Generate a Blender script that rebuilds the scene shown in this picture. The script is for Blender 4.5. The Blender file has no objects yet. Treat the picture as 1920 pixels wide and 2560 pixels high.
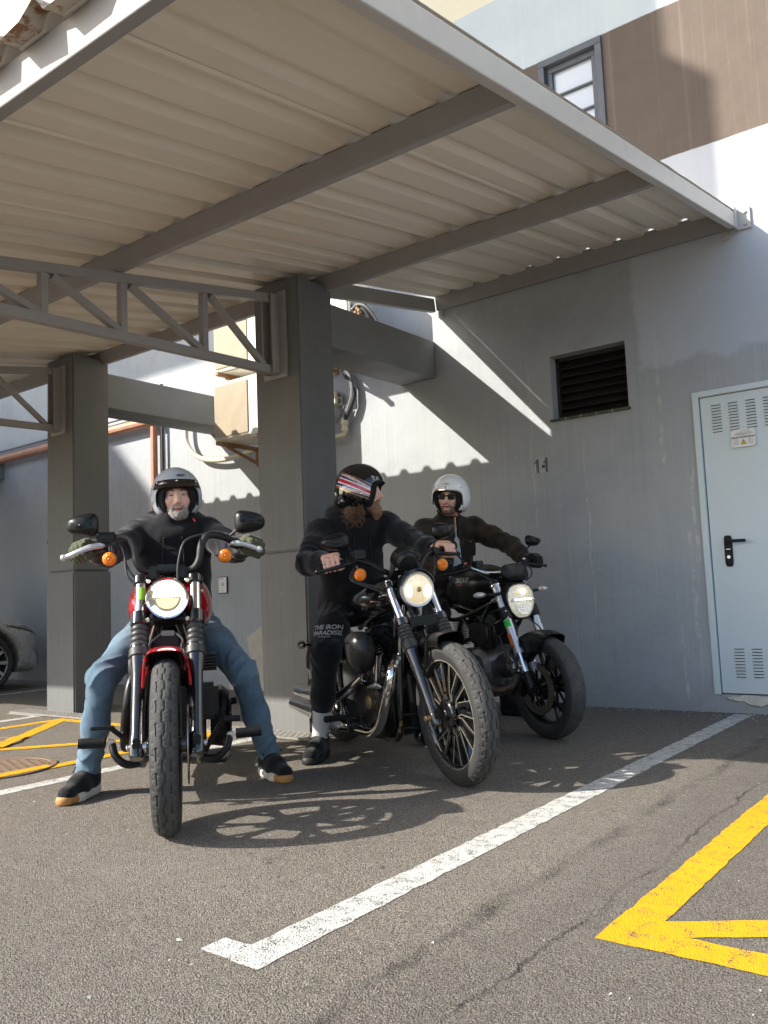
import bpy, bmesh, math, random
import numpy as np
from mathutils import Vector, Matrix, Euler, noise as mnoise
random.seed(7); np.random.seed(7)
scene = bpy.context.scene
COL = scene.collection
R = math.radians

# ------------------------------------------------------------------ camera, sky, sun, exposure
CAMH = 0.86
cam_d = bpy.data.cameras.new("camera"); cam = bpy.data.objects.new("camera", cam_d); COL.objects.link(cam)
cam_d.sensor_fit = 'HORIZONTAL'; cam_d.sensor_width = 36.0; cam_d.lens = 36.0*2140.897/1920.0
cam_d.clip_start = 0.05; cam_d.clip_end = 500
def cam_axes(pit=0.0990747313, roll=-0.040914961, yaw=-0.646877702):
    cy, sy = math.cos(yaw), math.sin(yaw)
    f = Vector((sy*math.cos(pit), cy*math.cos(pit), math.sin(pit))); r = Vector((cy, -sy, 0)); u = r.cross(f)
    return r*math.cos(roll)+u*math.sin(roll), -r*math.sin(roll)+u*math.cos(roll), f
_r, _u, _f = cam_axes()
cam.matrix_world = Matrix(((_r.x, _u.x, -_f.x, 0), (_r.y, _u.y, -_f.y, 0), (_r.z, _u.z, -_f.z, CAMH), (0, 0, 0, 1)))
scene.camera = cam

SUNDIR = Vector((0.87, 1.0, -0.84)).normalized()          # the way the light travels
SUN_EL = math.asin(-SUNDIR.z); SUN_ROT = math.atan2(-SUNDIR.x, -SUNDIR.y)
world = bpy.data.worlds.new("World"); scene.world = world; world.use_nodes = True
wn = world.node_tree; bg = wn.nodes['Background']
sky = wn.nodes.new('ShaderNodeTexSky'); sky.sky_type = 'NISHITA'; sky.sun_disc = False
sky.sun_elevation = SUN_EL; sky.sun_rotation = SUN_ROT; sky.dust_density = 1.5; sky.air_density = 1.0
wn.links.new(sky.outputs['Color'], bg.inputs['Color']); bg.inputs['Strength'].default_value = 0.15
sun_d = bpy.data.lights.new("sun", 'SUN'); sun_d.energy = 4.5; sun_d.angle = R(0.53); sun_d.color = (1.0, 0.95, 0.86)
sun = bpy.data.objects.new("sun", sun_d); COL.objects.link(sun)
sun.rotation_euler = SUNDIR.to_track_quat('-Z', 'Y').to_euler(); sun.location = (-8, -10, 12)
scene.view_settings.view_transform = 'Standard'; scene.view_settings.look = 'None'
scene.view_settings.exposure = 1.05; scene.view_settings.gamma = 1.0
scene.render.engine = 'CYCLES'; scene.cycles.use_denoising = True; scene.cycles.max_bounces = 8; scene.cycles.diffuse_bounces = 5

# ------------------------------------------------------------------ materials
def s2l(c):
    return tuple((x/12.92 if x <= 0.04045 else ((x+0.055)/1.055)**2.4) for x in c)
class Mat:
    """small helper round one Principled node tree (object coordinates)"""
    def __init__(self, name, col=(.5, .5, .5), rough=.6, metal=0., spec=.5, coat=0., coat_rough=.05):
        self.m = bpy.data.materials.new(name); self.m.use_nodes = True
        self.t = self.m.node_tree; self.n = self.t.nodes; self.b = self.n['Principled BSDF']
        self.b.inputs['Base Color'].default_value = (*col, 1); self.b.inputs['Roughness'].default_value = rough
        self.b.inputs['Metallic'].default_value = metal; self.b.inputs['Specular IOR Level'].default_value = spec
        self.b.inputs['Coat Weight'].default_value = coat; self.b.inputs['Coat Roughness'].default_value = coat_rough
        self.col = col; self._tc = None; self._h = None
    def tc(self):
        if not self._tc: self._tc = self.n.new('ShaderNodeTexCoord')
        return self._tc.outputs['Object']
    def mapped(self, scale=(1, 1, 1), loc=(0, 0, 0)):
        mp = self.n.new('ShaderNodeMapping'); self.t.links.new(self.tc(), mp.inputs['Vector'])
        mp.inputs['Scale'].default_value = scale; mp.inputs['Location'].default_value = loc
        return mp.outputs[0]
    def noise(self, scale=5, detail=4, rough=.55, vscale=(1, 1, 1), loc=(0, 0, 0), dist=0.):
        nz = self.n.new('ShaderNodeTexNoise'); self.t.links.new(self.mapped(vscale, loc), nz.inputs['Vector'])
        nz.inputs['Scale'].default_value = scale; nz.inputs['Detail'].default_value = detail
        nz.inputs['Roughness'].default_value = rough; nz.inputs['Distortion'].default_value = dist
        return nz.outputs['Fac']
    def vor(self, scale=50, feature='F1', vscale=(1, 1, 1), out='Distance'):
        v = self.n.new('ShaderNodeTexVoronoi'); v.feature = feature; v.inputs['Scale'].default_value = scale
        self.t.links.new(self.mapped(vscale), v.inputs['Vector']); return v.outputs[out]
    def ramp(self, fac, stops):
        r = self.n.new('ShaderNodeValToRGB'); e = r.color_ramp.elements
        while len(e) < len(stops): e.new(.5)
        for el, (p, c) in zip(e, stops):
            el.position = p; el.color = (*c, 1) if len(c) == 3 else c
        self.t.links.new(fac, r.inputs['Fac']); return r.outputs['Color']
    def fr(self, fac, a, b, lo=0., hi=1.):
        r = self.n.new('ShaderNodeMapRange'); r.inputs['From Min'].default_value = a; r.inputs['From Max'].default_value = b
        r.inputs['To Min'].default_value = lo; r.inputs['To Max'].default_value = hi
        self.t.links.new(fac, r.inputs['Value']); return r.outputs[0]
    def math(self, op, a, b=0.):
        q = self.n.new('ShaderNodeMath'); q.operation = op
        for i, v in enumerate((a, b)):
            if isinstance(v, (int, float)): q.inputs[i].default_value = v
            else: self.t.links.new(v, q.inputs[i])
        return q.outputs[0]
    def mix(self, fac, a, b, mode='MIX'):
        q = self.n.new('ShaderNodeMix'); q.data_type = 'RGBA'; q.blend_type = mode
        for sock, v in ((q.inputs['Factor'], fac), (q.inputs[6], a), (q.inputs[7], b)):
            if isinstance(v, (int, float)): sock.default_value = v
            elif isinstance(v, tuple): sock.default_value = (*v, 1) if len(v) == 3 else v
            else: self.t.links.new(v, sock)
        return q.outputs[2]
    def xyz(self, src=None):
        s = self.n.new('ShaderNodeSeparateXYZ'); self.t.links.new(src or self.tc(), s.inputs[0]); return s.outputs
    def base(self, c): self.t.links.new(c, self.b.inputs['Base Color']); return self
    def rough(self, v): self.t.links.new(v, self.b.inputs['Roughness']); return self
    def bump(self, h, strength=.3, dist=.01):
        bp = self.n.new('ShaderNodeBump'); bp.inputs['Strength'].default_value = strength; bp.inputs['Distance'].default_value = dist
        self.t.links.new(h, bp.inputs['Height'])
        if self._h: self.t.links.new(self._h, bp.inputs['Normal'])
        self._h = bp.outputs[0]; self.t.links.new(self._h, self.b.inputs['Normal']); return self
    def emit(self, col, s): 
        self.b.inputs['Emission Color'].default_value = (*col, 1); self.b.inputs['Emission Strength'].default_value = s; return self
M = {}
def simple(key, name, col, rough=.5, metal=0., var=.12, nscale=25, bump=0., bscale=200, coat=0., spec=.5, rvar=.12):
    m = Mat(name, col, rough, metal, spec, coat)
    nz = m.noise(nscale, 5, .6)
    m.base(m.mix(nz, tuple(c*(1-var) for c in col), tuple(min(1, c*(1+var)) for c in col)))
    m.rough(m.fr(m.noise(nscale*.6, 3, .6, loc=(3, 1, 2)), .3, .7, max(.02, rough-rvar), min(1, rough+rvar)))
    if bump: m.bump(m.noise(bscale, 3, .6), bump, .004)
    M[key] = m.m; return m

# ------------------------------------------------------------------ object helpers
def tag(o, label=None, cat=None, group=None, kind=None):
    if label: o['label'] = label
    if cat: o['category'] = cat
    if group: o['group'] = group
    if kind: o['kind'] = kind
    return o
def empty(name, loc=(0, 0, 0), rot=(0, 0, 0), parent=None):
    o = bpy.data.objects.new(name, None); COL.objects.link(o); o.location = loc; o.rotation_euler = rot
    o.empty_display_size = .1
    if parent: o.parent = parent
    return o
def link(name, me, mats=None, parent=None):
    o = bpy.data.objects.new(name, me); COL.objects.link(o)
    if mats:
        for m in (mats if isinstance(mats, (list, tuple)) else [mats]): me.materials.append(m)
    if parent: o.parent = parent
    return o
def V(*a): return np.array(a, float)
def nrm(v): v = np.asarray(v, float); return v/(np.linalg.norm(v)+1e-12)
def frame_for(d):
    d = nrm(d); a = V(0, 0, 1) if abs(d[2]) < .9 else V(1, 0, 0)
    x = nrm(np.cross(a, d)); return x, np.cross(d, x), d
def catmull(pts, n=8):
    P = [np.asarray(p, float) for p in pts]; P = [2*P[0]-P[1]] + P + [2*P[-1]-P[-2]]; out = []
    for i in range(1, len(P)-2):
        for k in range(n):
            t = k/n; a, b, c, d = P[i-1:i+3]
            out.append(.5*((2*b)+(-a+c)*t+(2*a-5*b+4*c-d)*t*t+(-a+3*b-3*c+d)*t**3))
    out.append(P[-2]); return out
class MB:
    """collects shapes and links them as one mesh object"""
    def __init__(self): self.v = []; self.f = []; self.mi = []; self.cur = 0
    def add(self, vs, fs):
        o = len(self.v); self.v.extend([tuple(map(float, p)) for p in vs])
        for f in fs: self.f.append(tuple(i+o for i in f)); self.mi.append(self.cur)
        return self
    def mat(self, i): self.cur = i; return self
    def quad(self, a, b, c, d): return self.add([a, b, c, d], [(0, 1, 2, 3)])
    def box(self, c, s, rot=None, bev=0.):
        x, y, z = [k/2 for k in s]; Rm = np.array(rot) if rot is not None else np.eye(3); c = np.asarray(c, float)
        if bev <= 0:
            P = [V(sx*x, sy*y, sz*z) for sx in (-1, 1) for sy in (-1, 1) for sz in (-1, 1)]
            return self.add([c+Rm@p for p in P], [(0, 1, 3, 2), (4, 6, 7, 5), (0, 4, 5, 1), (2, 3, 7, 6), (0, 2, 6, 4), (1, 5, 7, 3)])
        bm = bmesh.new(); bmesh.ops.create_cube(bm, size=1)
        for v in bm.verts: v.co = Vector((v.co.x*2*x, v.co.y*2*y, v.co.z*2*z))
        bmesh.ops.bevel(bm, geom=bm.edges[:], offset=min(bev, x*.95, y*.95, z*.95), segments=2, affect='EDGES')
        bm.verts.index_update(); vs = [c+Rm@np.array(v.co) for v in bm.verts]; fs = [tuple(v.index for v in f.verts) for f in bm.faces]
        bm.free(); return self.add(vs, fs)
    def beam(self, a, b, w, h, up=(0, 0, 1), bev=0.):
        a, b = np.asarray(a, float), np.asarray(b, float); d = nrm(b-a); s = nrm(np.cross(d, up)); u = np.cross(s, d)
        return self.box((a+b)/2, (np.linalg.norm(b-a), w, h), np.stack([d, s, u], 1), bev)
    def tube(self, pts, r, seg=10, smooth=0, caps=True):
        P = catmull(pts, smooth) if smooth else [np.asarray(p, float) for p in pts]; n = len(P)
        if np.isscalar(r): rr = [r]*n
        else: rr = np.interp(np.linspace(0, 1, n), np.linspace(0, 1, len(r)), r)
        x, y, _ = frame_for(P[1]-P[0]); vs = []; fs = []
        for i in range(n):
            d = nrm(P[min(i+1, n-1)]-P[max(i-1, 0)]); x = nrm(x-d*np.dot(x, d)); y = np.cross(d, x)
            for k in range(seg):
                a = 2*math.pi*k/seg; vs.append(P[i]+rr[i]*(math.cos(a)*x+math.sin(a)*y))
        for i in range(n-1):
            for k in range(seg):
                k2 = (k+1) % seg; fs.append((i*seg+k, i*seg+k2, (i+1)*seg+k2, (i+1)*seg+k))
        if caps: fs.append(tuple(range(seg))[::-1]); fs.append(tuple((n-1)*seg+k for k in range(seg)))
        return self.add(vs, fs)
    def lathe(self, prof, o, axis, seg=32, arc=None, start=0., xdir=None):
        """prof: list of (radius, along)"""
        x, y, d = frame_for(axis)
        if xdir is not None: x = nrm(np.asarray(xdir, float)-d*np.dot(xdir, d)); y = np.cross(d, x)
        o = np.asarray(o, float); full = arc is None; n = seg if full else seg+1; vs = []; fs = []
        for k in range(n):
            a = start+(2*math.pi if full else arc)*k/seg; e = math.cos(a)*x+math.sin(a)*y
            for r, t in prof: vs.append(o+e*r+d*t)
        m = len(prof)
        for k in range(seg):
            k2 = (k+1) % n
            for j in range(m-1): fs.append((k*m+j, k2*m+j, k2*m+j+1, k*m+j+1))
        return self.add(vs, fs)
    def cyl(self, a, b, r, seg=20, r2=None, bev=0.):
        a, b = np.asarray(a, float), np.asarray(b, float); L = np.linalg.norm(b-a); r2 = r if r2 is None else r2
        e = min(bev, L*.4, r*.5)
        return self.lathe([(1e-4, 0), (r-e, 0), (r, e), (r2, L-e), (r2-e, L), (1e-4, L)] if e > 0 else [(1e-4, 0), (r, 0), (r, 1e-5), (r2, L-1e-5), (r2, L), (1e-4, L)], a, b-a, seg)
    def ell(self, c, s, rot=None, u=20, w=12):
        vs = []; fs = []; Rm = np.array(rot) if rot is not None else np.eye(3); c = np.asarray(c, float)
        for j in range(w+1):
            t = math.pi*j/w
            for k in range(u):
                p = 2*math.pi*k/u; vs.append(c+Rm@V(s[0]*math.sin(t)*math.cos(p), s[1]*math.sin(t)*math.sin(p), s[2]*math.cos(t)))
        for j in range(w):
            for k in range(u): fs.append((j*u+k, (j+1)*u+k, (j+1)*u+(k+1) % u, j*u+(k+1) % u))
        return self.add(vs, fs)
    def loft(self, secs, seg=24, ax=(1, 0, 0), caps=True):
        """secs: (centre, half width, half height, exponent[, lower half height]); section plane is y-z for ax=x"""
        vs = []; fs = []
        for s in secs:
            c, w, h, e = s[:4]; hl = s[4] if len(s) > 4 else h; c = np.asarray(c, float)
            for k in range(seg):
                a = 2*math.pi*k/seg; ca, sa = math.cos(a), math.sin(a)
                py = w*math.copysign(abs(ca)**(2/e), ca); pz = (h if sa >= 0 else hl)*math.copysign(abs(sa)**(2/e), sa)
                vs.append(c+(V(0, py, pz) if ax[0] else (V(py, 0, pz) if ax[1] else V(py, pz, 0))))
        for i in range(len(secs)-1):
            for k in range(seg):
                k2 = (k+1) % seg; fs.append((i*seg+k, i*seg+k2, (i+1)*seg+k2, (i+1)*seg+k))
        if caps: fs.append(tuple(range(seg))[::-1]); fs.append(tuple((len(secs)-1)*seg+k for k in range(seg)))
        return self.add(vs, fs)
    def prism(self, poly, o, ex, ey, depth):
        """polygon in plane (ex, ey) at o, extruded both ways along the normal by depth/2"""
        o, ex, ey = np.asarray(o, float), nrm(ex), nrm(ey); nn = np.cross(ex, ey); n = len(poly); vs = []
        for s in (-.5, .5):
            for a, b in poly: vs.append(o+ex*a+ey*b+nn*depth*s)
        fs = [tuple(range(n))[::-1], tuple(range(n, 2*n))]
        for k in range(n): fs.append((k, (k+1) % n, n+(k+1) % n, n+k))
        return self.add(vs, fs)
    def xform(self, Rm, t=(0, 0, 0), start=0):
        A = np.array(self.v[start:]); A = A@np.array(Rm).T+np.asarray(t, float)
        self.v[start:] = [tuple(p) for p in A]; return self
    def mirror(self, axis=1):
        n = len(self.v); vs = [tuple(-c if i == axis else c for i, c in enumerate(p)) for p in self.v]
        fs = [tuple(reversed(f)) for f in self.f]; mi = list(self.mi); self.v += vs; self.f += [tuple(i+n for i in f) for f in fs]; self.mi += mi
        return self
    def build(self, name, mats, parent=None, smooth=35, bevel=0., weld=True, sub=0):
        me = bpy.data.meshes.new(name); me.from_pydata(self.v, [], self.f)
        if any(self.mi): me.polygons.foreach_set('material_index', self.mi)
        bm = bmesh.new(); bm.from_mesh(me)
        if weld: bmesh.ops.remove_doubles(bm, verts=bm.verts[:], dist=2e-5)
        bmesh.ops.recalc_face_normals(bm, faces=bm.faces[:]); bm.to_mesh(me)
        bm.free()
        if smooth:
            me.polygons.foreach_set('use_smooth', [True]*len(me.polygons)); me.set_sharp_from_angle(angle=R(smooth))
        me.update(); o = link(name, me, mats, parent)
        if sub:
            md = o.modifiers.new('sub', 'SUBSURF'); md.levels = sub; md.render_levels = sub
        if bevel:
            md = o.modifiers.new('bevel', 'BEVEL'); md.width = bevel; md.segments = 2; md.limit_method = 'ANGLE'; md.angle_limit = R(40)
        return o
def copy_tree(o, parent=None):
    c = o.copy(); COL.objects.link(c)
    if parent: c.parent = parent
    for ch in list(o.children): copy_tree(ch, c)
    return c
def text_mesh(body, size, depth=.0006, bold=0.):
    cu = bpy.data.curves.new('text', 'FONT'); cu.body = body; cu.size = size; cu.extrude = depth; cu.align_x = 'CENTER'; cu.align_y = 'CENTER'
    cu.offset = bold; cu.resolution_u = 3
    o = bpy.data.objects.new('text', cu); COL.objects.link(o)
    dg = bpy.context.evaluated_depsgraph_get(); me = bpy.data.meshes.new_from_object(o.evaluated_get(dg))
    bpy.data.objects.remove(o); bpy.data.curves.remove(cu); return me
def text(name, body, size, o, ex, ey, mat, parent, depth=.0006, bold=0., shear=0., wid=1.):
    me = text_mesh(body, size, depth, bold); ex, ey = nrm(ex), nrm(ey); nn = np.cross(ex, ey); o = np.asarray(o, float)
    n = len(me.vertices); co = np.empty(n*3); me.vertices.foreach_get('co', co); co = co.reshape(-1, 3)
    P = o+(co[:, :1]*wid+shear*co[:, 1:2])*ex+co[:, 1:2]*ey+co[:, 2:3]*nn; me.vertices.foreach_set('co', P.ravel()); me.update()
    me.materials.clear(); ob = link(name, me, mat, parent); return ob

# ------------------------------------------------------------------ material library
def build_mats():
    # asphalt: dusty brown-grey, coarse aggregate
    m = Mat('asphalt', (.13, .12, .11), .9, spec=.25)
    big = m.noise(.9, 4, .6); mid = m.noise(14, 5, .65); grit = m.vor(270, out='Color'); pit = m.vor(215); fine = m.noise(420, 3, .7)
    gv = m.xyz(grit)[0]
    c = m.ramp(gv, [(.0, (.092, .076, .060)), (.45, (.20, .172, .14)), (.8, (.30, .262, .215)), (.93, (.34, .31, .275)), (1., (.5, .47, .42))])
    c = m.mix(m.fr(big, .35, .68), c, m.mix(.55, c, (.26, .235, .2)))
    c = m.mix(m.fr(mid, .3, .75, .0, .5), c, m.mix(.75, c, (.12, .106, .093)))
    c = m.mix(m.fr(m.noise(2.6, 5, .7, loc=(5, 3, 0)), .62, .78, 0, .4), c, (.32, .29, .25))
    # the darker resurfaced strip along the foreground and the ragged joints beside it
    x = m.xyz(); w = m.math('ADD', x[1], m.math('MULTIPLY', m.fr(m.noise(1.6, 5, .6), 0, 1, -1, 1), .10))
    ln = m.math('SUBTRACT', x[0], m.math('MULTIPLY', w, -.02))
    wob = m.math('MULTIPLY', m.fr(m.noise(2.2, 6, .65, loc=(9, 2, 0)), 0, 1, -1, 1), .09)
    oil = m.fr(m.noise(2.1, 5, .6, loc=(7, 7, 0)), .66, .76); c = m.mix(m.math('MULTIPLY', oil, .55), c, (.055, .05, .046))
    spot = m.fr(m.vor(7.), .10, .05); c = m.mix(m.math('MULTIPLY', spot, m.fr(m.noise(1.3, 3, .5, loc=(1, 8, 0)), .55, .62, 0, .7)), c, (.05, .046, .042))
    crack = None
    for cx, wid in ((-1.265, .020), (-1.02, .006)):
        dd = m.math('ABSOLUTE', m.math('ADD', m.math('SUBTRACT', x[0], cx), wob))
        k = m.math('MULTIPLY', m.fr(dd, wid*.4, wid*1.9, 1, 0), m.fr(m.noise(3.1, 4, .7, loc=(cx*7, 1, 0)), .34, .60, 0, 1))
        crack = k if crack is None else m.math('MAXIMUM', crack, k)
    c = m.mix(m.fr(pit, .52, .80, 0, .8), c, m.mix(.8, c, (.03, .027, .024)))
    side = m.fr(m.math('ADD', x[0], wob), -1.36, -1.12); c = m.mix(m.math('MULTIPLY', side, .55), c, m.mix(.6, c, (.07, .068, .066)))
    near = m.fr(m.math('ADD', x[1], m.math('MULTIPLY', big, .9)), 2.3, 1.1); c = m.mix(m.math('MULTIPLY', near, .6), c, m.mix(.6, c, (.08, .074, .065)))
    crack = m.math('MULTIPLY', crack, m.fr(m.vor(95), .15, .55, .25, 1))
    c = m.mix(m.math('MULTIPLY', crack, .75), c, (.035, .032, .03))
    m.base(c); m.rough(m.fr(fine, .2, .8, .78, .98))
    h = m.math('ADD', m.fr(pit, 0, .9, 1, 0), m.math('MULTIPLY', fine, .5)); h = m.math('SUBTRACT', h, m.math('MULTIPLY', crack, 1.6))
    m.bump(h, .75, .006); m.bump(m.noise(7, 4, .6), .25, .03); M['asphalt'] = m.m
    # road paint over coarse asphalt: worn through where stones stand proud
    def paint(key, name, col, wear):
        m = Mat(name, col, .75, spec=.3)
        pit = m.vor(215); fine = m.noise(420, 3, .7); mid = m.noise(20, 5, .7)
        k = m.math('ADD', m.fr(pit, .0, .75, 0, 1), m.math('MULTIPLY', m.fr(mid, .35, .75, -.5, .6), .8))
        c = m.mix(m.noise(45, 4, .6), tuple(q*.86 for q in col), tuple(min(1, q*1.1) for q in col))
        c = m.mix(m.fr(m.noise(3, 4, .6), .35, .7, 0, .25), c, tuple(q*.6 for q in col))
        c = m.mix(m.fr(k, wear, wear+.18), c, (.085, .078, .07))
        m.base(c); m.bump(m.math('ADD', m.fr(pit, 0, .9, 1, 0), m.math('MULTIPLY', fine, .4)), .6, .005); M[key] = m.m
    paint('white_paint', 'white road paint', (.58, .57, .535), .78)
    paint('yellow_paint', 'yellow road paint', (.74, .385, .006), .90)
    # rendered wall, painted in bands: grey, brown, grey-blue, cream
    m = Mat('painted render', (.4, .42, .43), .85, spec=.25)
    x = m.xyz(); wob = m.math('MULTIPLY', m.fr(m.noise(3, 5, .7), 0, 1, -1, 1), .012); z = m.math('ADD', x[2], wob)
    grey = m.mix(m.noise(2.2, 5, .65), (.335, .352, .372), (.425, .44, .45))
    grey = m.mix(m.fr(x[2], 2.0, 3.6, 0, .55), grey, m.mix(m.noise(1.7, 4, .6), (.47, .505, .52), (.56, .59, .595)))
    streak = m.noise(1., 6, .62, vscale=(26, 26, .35)); streak2 = m.noise(1., 5, .7, vscale=(70, 70, .8), loc=(4, 4, 1))
    grey = m.mix(m.fr(streak, .55, .85, 0, .4), grey, (.47, .48, .48))
    grey = m.mix(m.fr(streak, .45, .2, 0, .35), grey, (.22, .235, .25))
    grey = m.mix(m.math('MULTIPLY', m.fr(streak2, .57, .68, 0, .9), m.fr(m.noise(1.4, 3, .5, loc=(8, 0, 0)), .45, .7)), grey, (.66, .66, .64))
    grey = m.mix(m.fr(m.noise(1.1, 5, .7, loc=(2, 7, 4)), .5, .7, 0, .5), grey, (.30, .305, .345))
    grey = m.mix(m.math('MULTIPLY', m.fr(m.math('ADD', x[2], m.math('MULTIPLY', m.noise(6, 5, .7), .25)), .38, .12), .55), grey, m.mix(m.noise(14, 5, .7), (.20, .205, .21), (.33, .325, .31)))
    patch = m.math('MULTIPLY', m.fr(m.math('ADD', x[0], m.math('MULTIPLY', m.noise(2.5, 4, .6), .35)), .0, .04), m.fr(m.math('ADD', x[2], m.math('MULTIPLY', m.noise(3, 4, .6, loc=(3, 0, 1)), .3)), 2.55, 2.6))
    grey = m.mix(m.math('MULTIPLY', patch, .65), grey, (.55, .575, .62))
    sc = m.math('MULTIPLY', m.fr(m.noise(1., 6, .75, vscale=(16, 16, 1.1), loc=(1, 2, 9)), .66, .70), m.fr(m.noise(1.2, 3, .5, loc=(6, 1, 1)), .42, .6)); grey = m.mix(m.math('MULTIPLY', sc, .6), grey, (.60, .59, .54))
    for cx, za, zb, wd in ((-.03, 1.7, 2.75, .012), (.16, 1.0, 1.75, .010), (.12, .45, 1.25, .016), (-.62, .6, 2.0, .007), (-1.05, 1.1, 2.6, .006), (.02, .05, .6, .010)):
        dx = m.math('ABSOLUTE', m.math('SUBTRACT', m.math('ADD', x[0], m.math('MULTIPLY', m.fr(m.noise(3.5, 6, .75, loc=(cx*9, 0, za)), 0, 1, -1, 1), .06)), cx))
        k = m.math('MULTIPLY', m.fr(dx, wd*.3, wd*1.3, 1, 0), m.math('MULTIPLY', m.fr(x[2], za, za+.05), m.fr(x[2], zb, zb-.05))); k = m.math('MULTIPLY', k, m.fr(m.noise(9, 5, .75, loc=(cx*5, 3, 1)), .42, .58)); grey = m.mix(m.math('MULTIPLY', k, .75), grey, (.60, .58, .52))
    brown = m.mix(m.noise(4, 5, .65), (.112, .088, .071), (.155, .124, .102))
    brown = m.mix(m.fr(streak, .55, .75, 0, .45), brown, (.25, .215, .185))
    brown = m.mix(m.fr(streak2, .66, .75, 0, .35), brown, (.34, .3, .26))
    blue = m.mix(m.noise(3, 5, .6), (.46, .52, .545), (.58, .635, .65))
    blue = m.mix(m.fr(streak, .55, .8, 0, .3), blue, (.7, .73, .73))
    cream = m.mix(m.noise(2, 4, .6), (.72, .66, .48), (.8, .76, .6))
    def band(a, b, zz, t): return m.mix(m.fr(z, zz-.004, zz+.004), a, b)
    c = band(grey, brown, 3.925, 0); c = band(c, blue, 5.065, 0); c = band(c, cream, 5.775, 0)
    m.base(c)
    m.bump(m.noise(9, 6, .62), .22, .025); m.bump(m.noise(70, 4, .6), .16, .006); m.bump(streak, .04, .01)
    M['wall'] = m.m
    # column paint: mid grey brushed paint with scars
    m = Mat('grey masonry paint', (.3, .3, .29), .7, spec=.3); x = m.xyz()
    st = m.noise(1., 5, .6, vscale=(55, 55, .35)); c = m.mix(st, (.12, .122, .123), (.175, .177, .174))
    c = m.mix(m.fr(m.noise(40, 4, .7), .68, .74), c, m.mix(.6, c, (.55, .54, .5)))
    c = m.mix(m.fr(m.noise(2, 4, .6), .4, .7, 0, .4), c, (.21, .213, .215))
    m.base(c); m.bump(st, .25, .006); m.bump(m.noise(90, 4, .65), .2, .004); M['column'] = m.m
    simple('beam', 'grey beam paint', (.21, .214, .213), .75, var=.14, nscale=5, bump=.15, bscale=60)
    # canopy sheet: cream-grey lacquer, dusty
    m = Mat('lacquered roof sheet', (.55, .5, .43), .55, spec=.4)
    d = m.noise(1., 6, .6, vscale=(9, .7, 9)); c = m.mix(d, (.68, .62, .53), (.80, .74, .64))
    sc = m.noise(1., 3, .5, vscale=(160, .6, 160)); c = m.mix(m.fr(sc, .70, .73, 0, .5), c, (.78, .74, .66))
    m.base(c); m.rough(m.fr(d, .3, .7, .42, .62)); m.bump(m.noise(3, 3, .5, vscale=(1, .3, 1)), .12, .03); M['sheet'] = m.m
    m = Mat('rusty sheet edge', (.45, .41, .36), .7); k = m.fr(m.noise(16, 5, .7), .48, .58)
    m.base(m.mix(k, (.5, .45, .38), m.mix(m.noise(60, 4, .7), (.16, .07, .035), (.36, .19, .1)))); M['sheet_edge'] = m.m
    # painted steel
    m = Mat('grey painted steel', (.33, .31, .30), .5, spec=.45); n1 = m.noise(11, 5, .65)
    c = m.mix(n1, (.26, .25, .245), (.335, .325, .318)); c = m.mix(m.fr(m.noise(26, 5, .75, loc=(3, 3, 3)), .69, .74), c, (.16, .085, .05))
    m.base(c); m.rough(m.fr(n1, .3, .7, .38, .6)); m.bump(m.noise(60, 4, .6), .1, .004); M['steel'] = m.m
    m = Mat('pale painted steel', (.5, .48, .46), .45, spec=.4); c = m.mix(m.noise(9, 5, .6), (.44, .42, .405), (.53, .51, .49))
    c = m.mix(m.fr(m.noise(22, 5, .75), .70, .75), c, (.3, .16, .09)); m.base(c); m.bump(m.noise(40, 4, .6), .08, .004); M['steel_pale'] = m.m
    m = Mat('metallic purlin paint', (.5, .5, .53), .33, .55); m.base(m.mix(m.fr(m.noise(24, 5, .75), .66, .71), (.55, .55, .58), (.28, .17, .1))); M['steel_sheen'] = m.m
    # door lacquer
    m = Mat('blue-grey door lacquer', (.4, .46, .48), .5, spec=.45); c = m.mix(m.noise(3, 5, .6), (.58, .655, .68), (.66, .725, .745))
    c = m.mix(m.fr(m.noise(9, 5, .7, vscale=(1, 1, .4)), .6, .75, 0, .35), c, (.55, .57, .55)); c = m.mix(m.fr(m.xyz()[2], .5, .1, 0, .25), c, (.34, .35, .33))
    m.base(c); m.bump(m.noise(50, 3, .6), .05, .003); M['door'] = m.m
    simple('frame_dark', 'dark grey joinery', (.075, .085, .1), .45, bump=.06)
    simple('louvre', 'dark brown louvre', (.03, .024, .022), .5, bump=.05)
    simple('tile', 'green glazed tile', (.045, .075, .055), .25, var=.3)
    simple('grout', 'pale grout', (.5, .5, .46), .9)
    simple('black_hole', 'dark void', (.006, .006, .007), .9)
    simple('sign_white', 'white enamel', (.78, .77, .74), .4, var=.05)
    simple('ink', 'black ink', (.02, .02, .022), .6); simple('ink_grey', 'grey ink', (.2, .2, .21), .6); simple('ink_blue', 'dark blue frame', (.05, .06, .13), .5)
    simple('sign_yellow', 'yellow ink', (.8, .5, .02), .5, var=.05)
    simple('stencil', 'charcoal stencil paint', (.075, .085, .088), .85, var=.3, nscale=60); simple('stencil_bg', 'paler grey patch', (.42, .44, .45), .85)
    simple('plaster', 'crumbling pale plaster', (.55, .5, .42), .95, var=.3, nscale=12, bump=.9, bscale=30)
    simple('ac_cream', 'aged cream casing', (.80, .76, .65), .5, var=.08, nscale=8, bump=.04); simple('ac_grille', 'tan grille', (.58, .49, .36), .6, var=.12)
    simple('ac_dark', 'dark inner coil', (.10, .085, .07), .8); simple('badge', 'teal badge', (.03, .36, .30), .45)
    simple('rust', 'rusty bracket', (.32, .19, .09), .8, var=.45, nscale=20, bump=.4, bscale=80)
    simple('copper', 'weathered copper pipe', (.50, .25, .15), .6, .1, var=.35, nscale=9, bump=.15, bscale=70)
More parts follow.
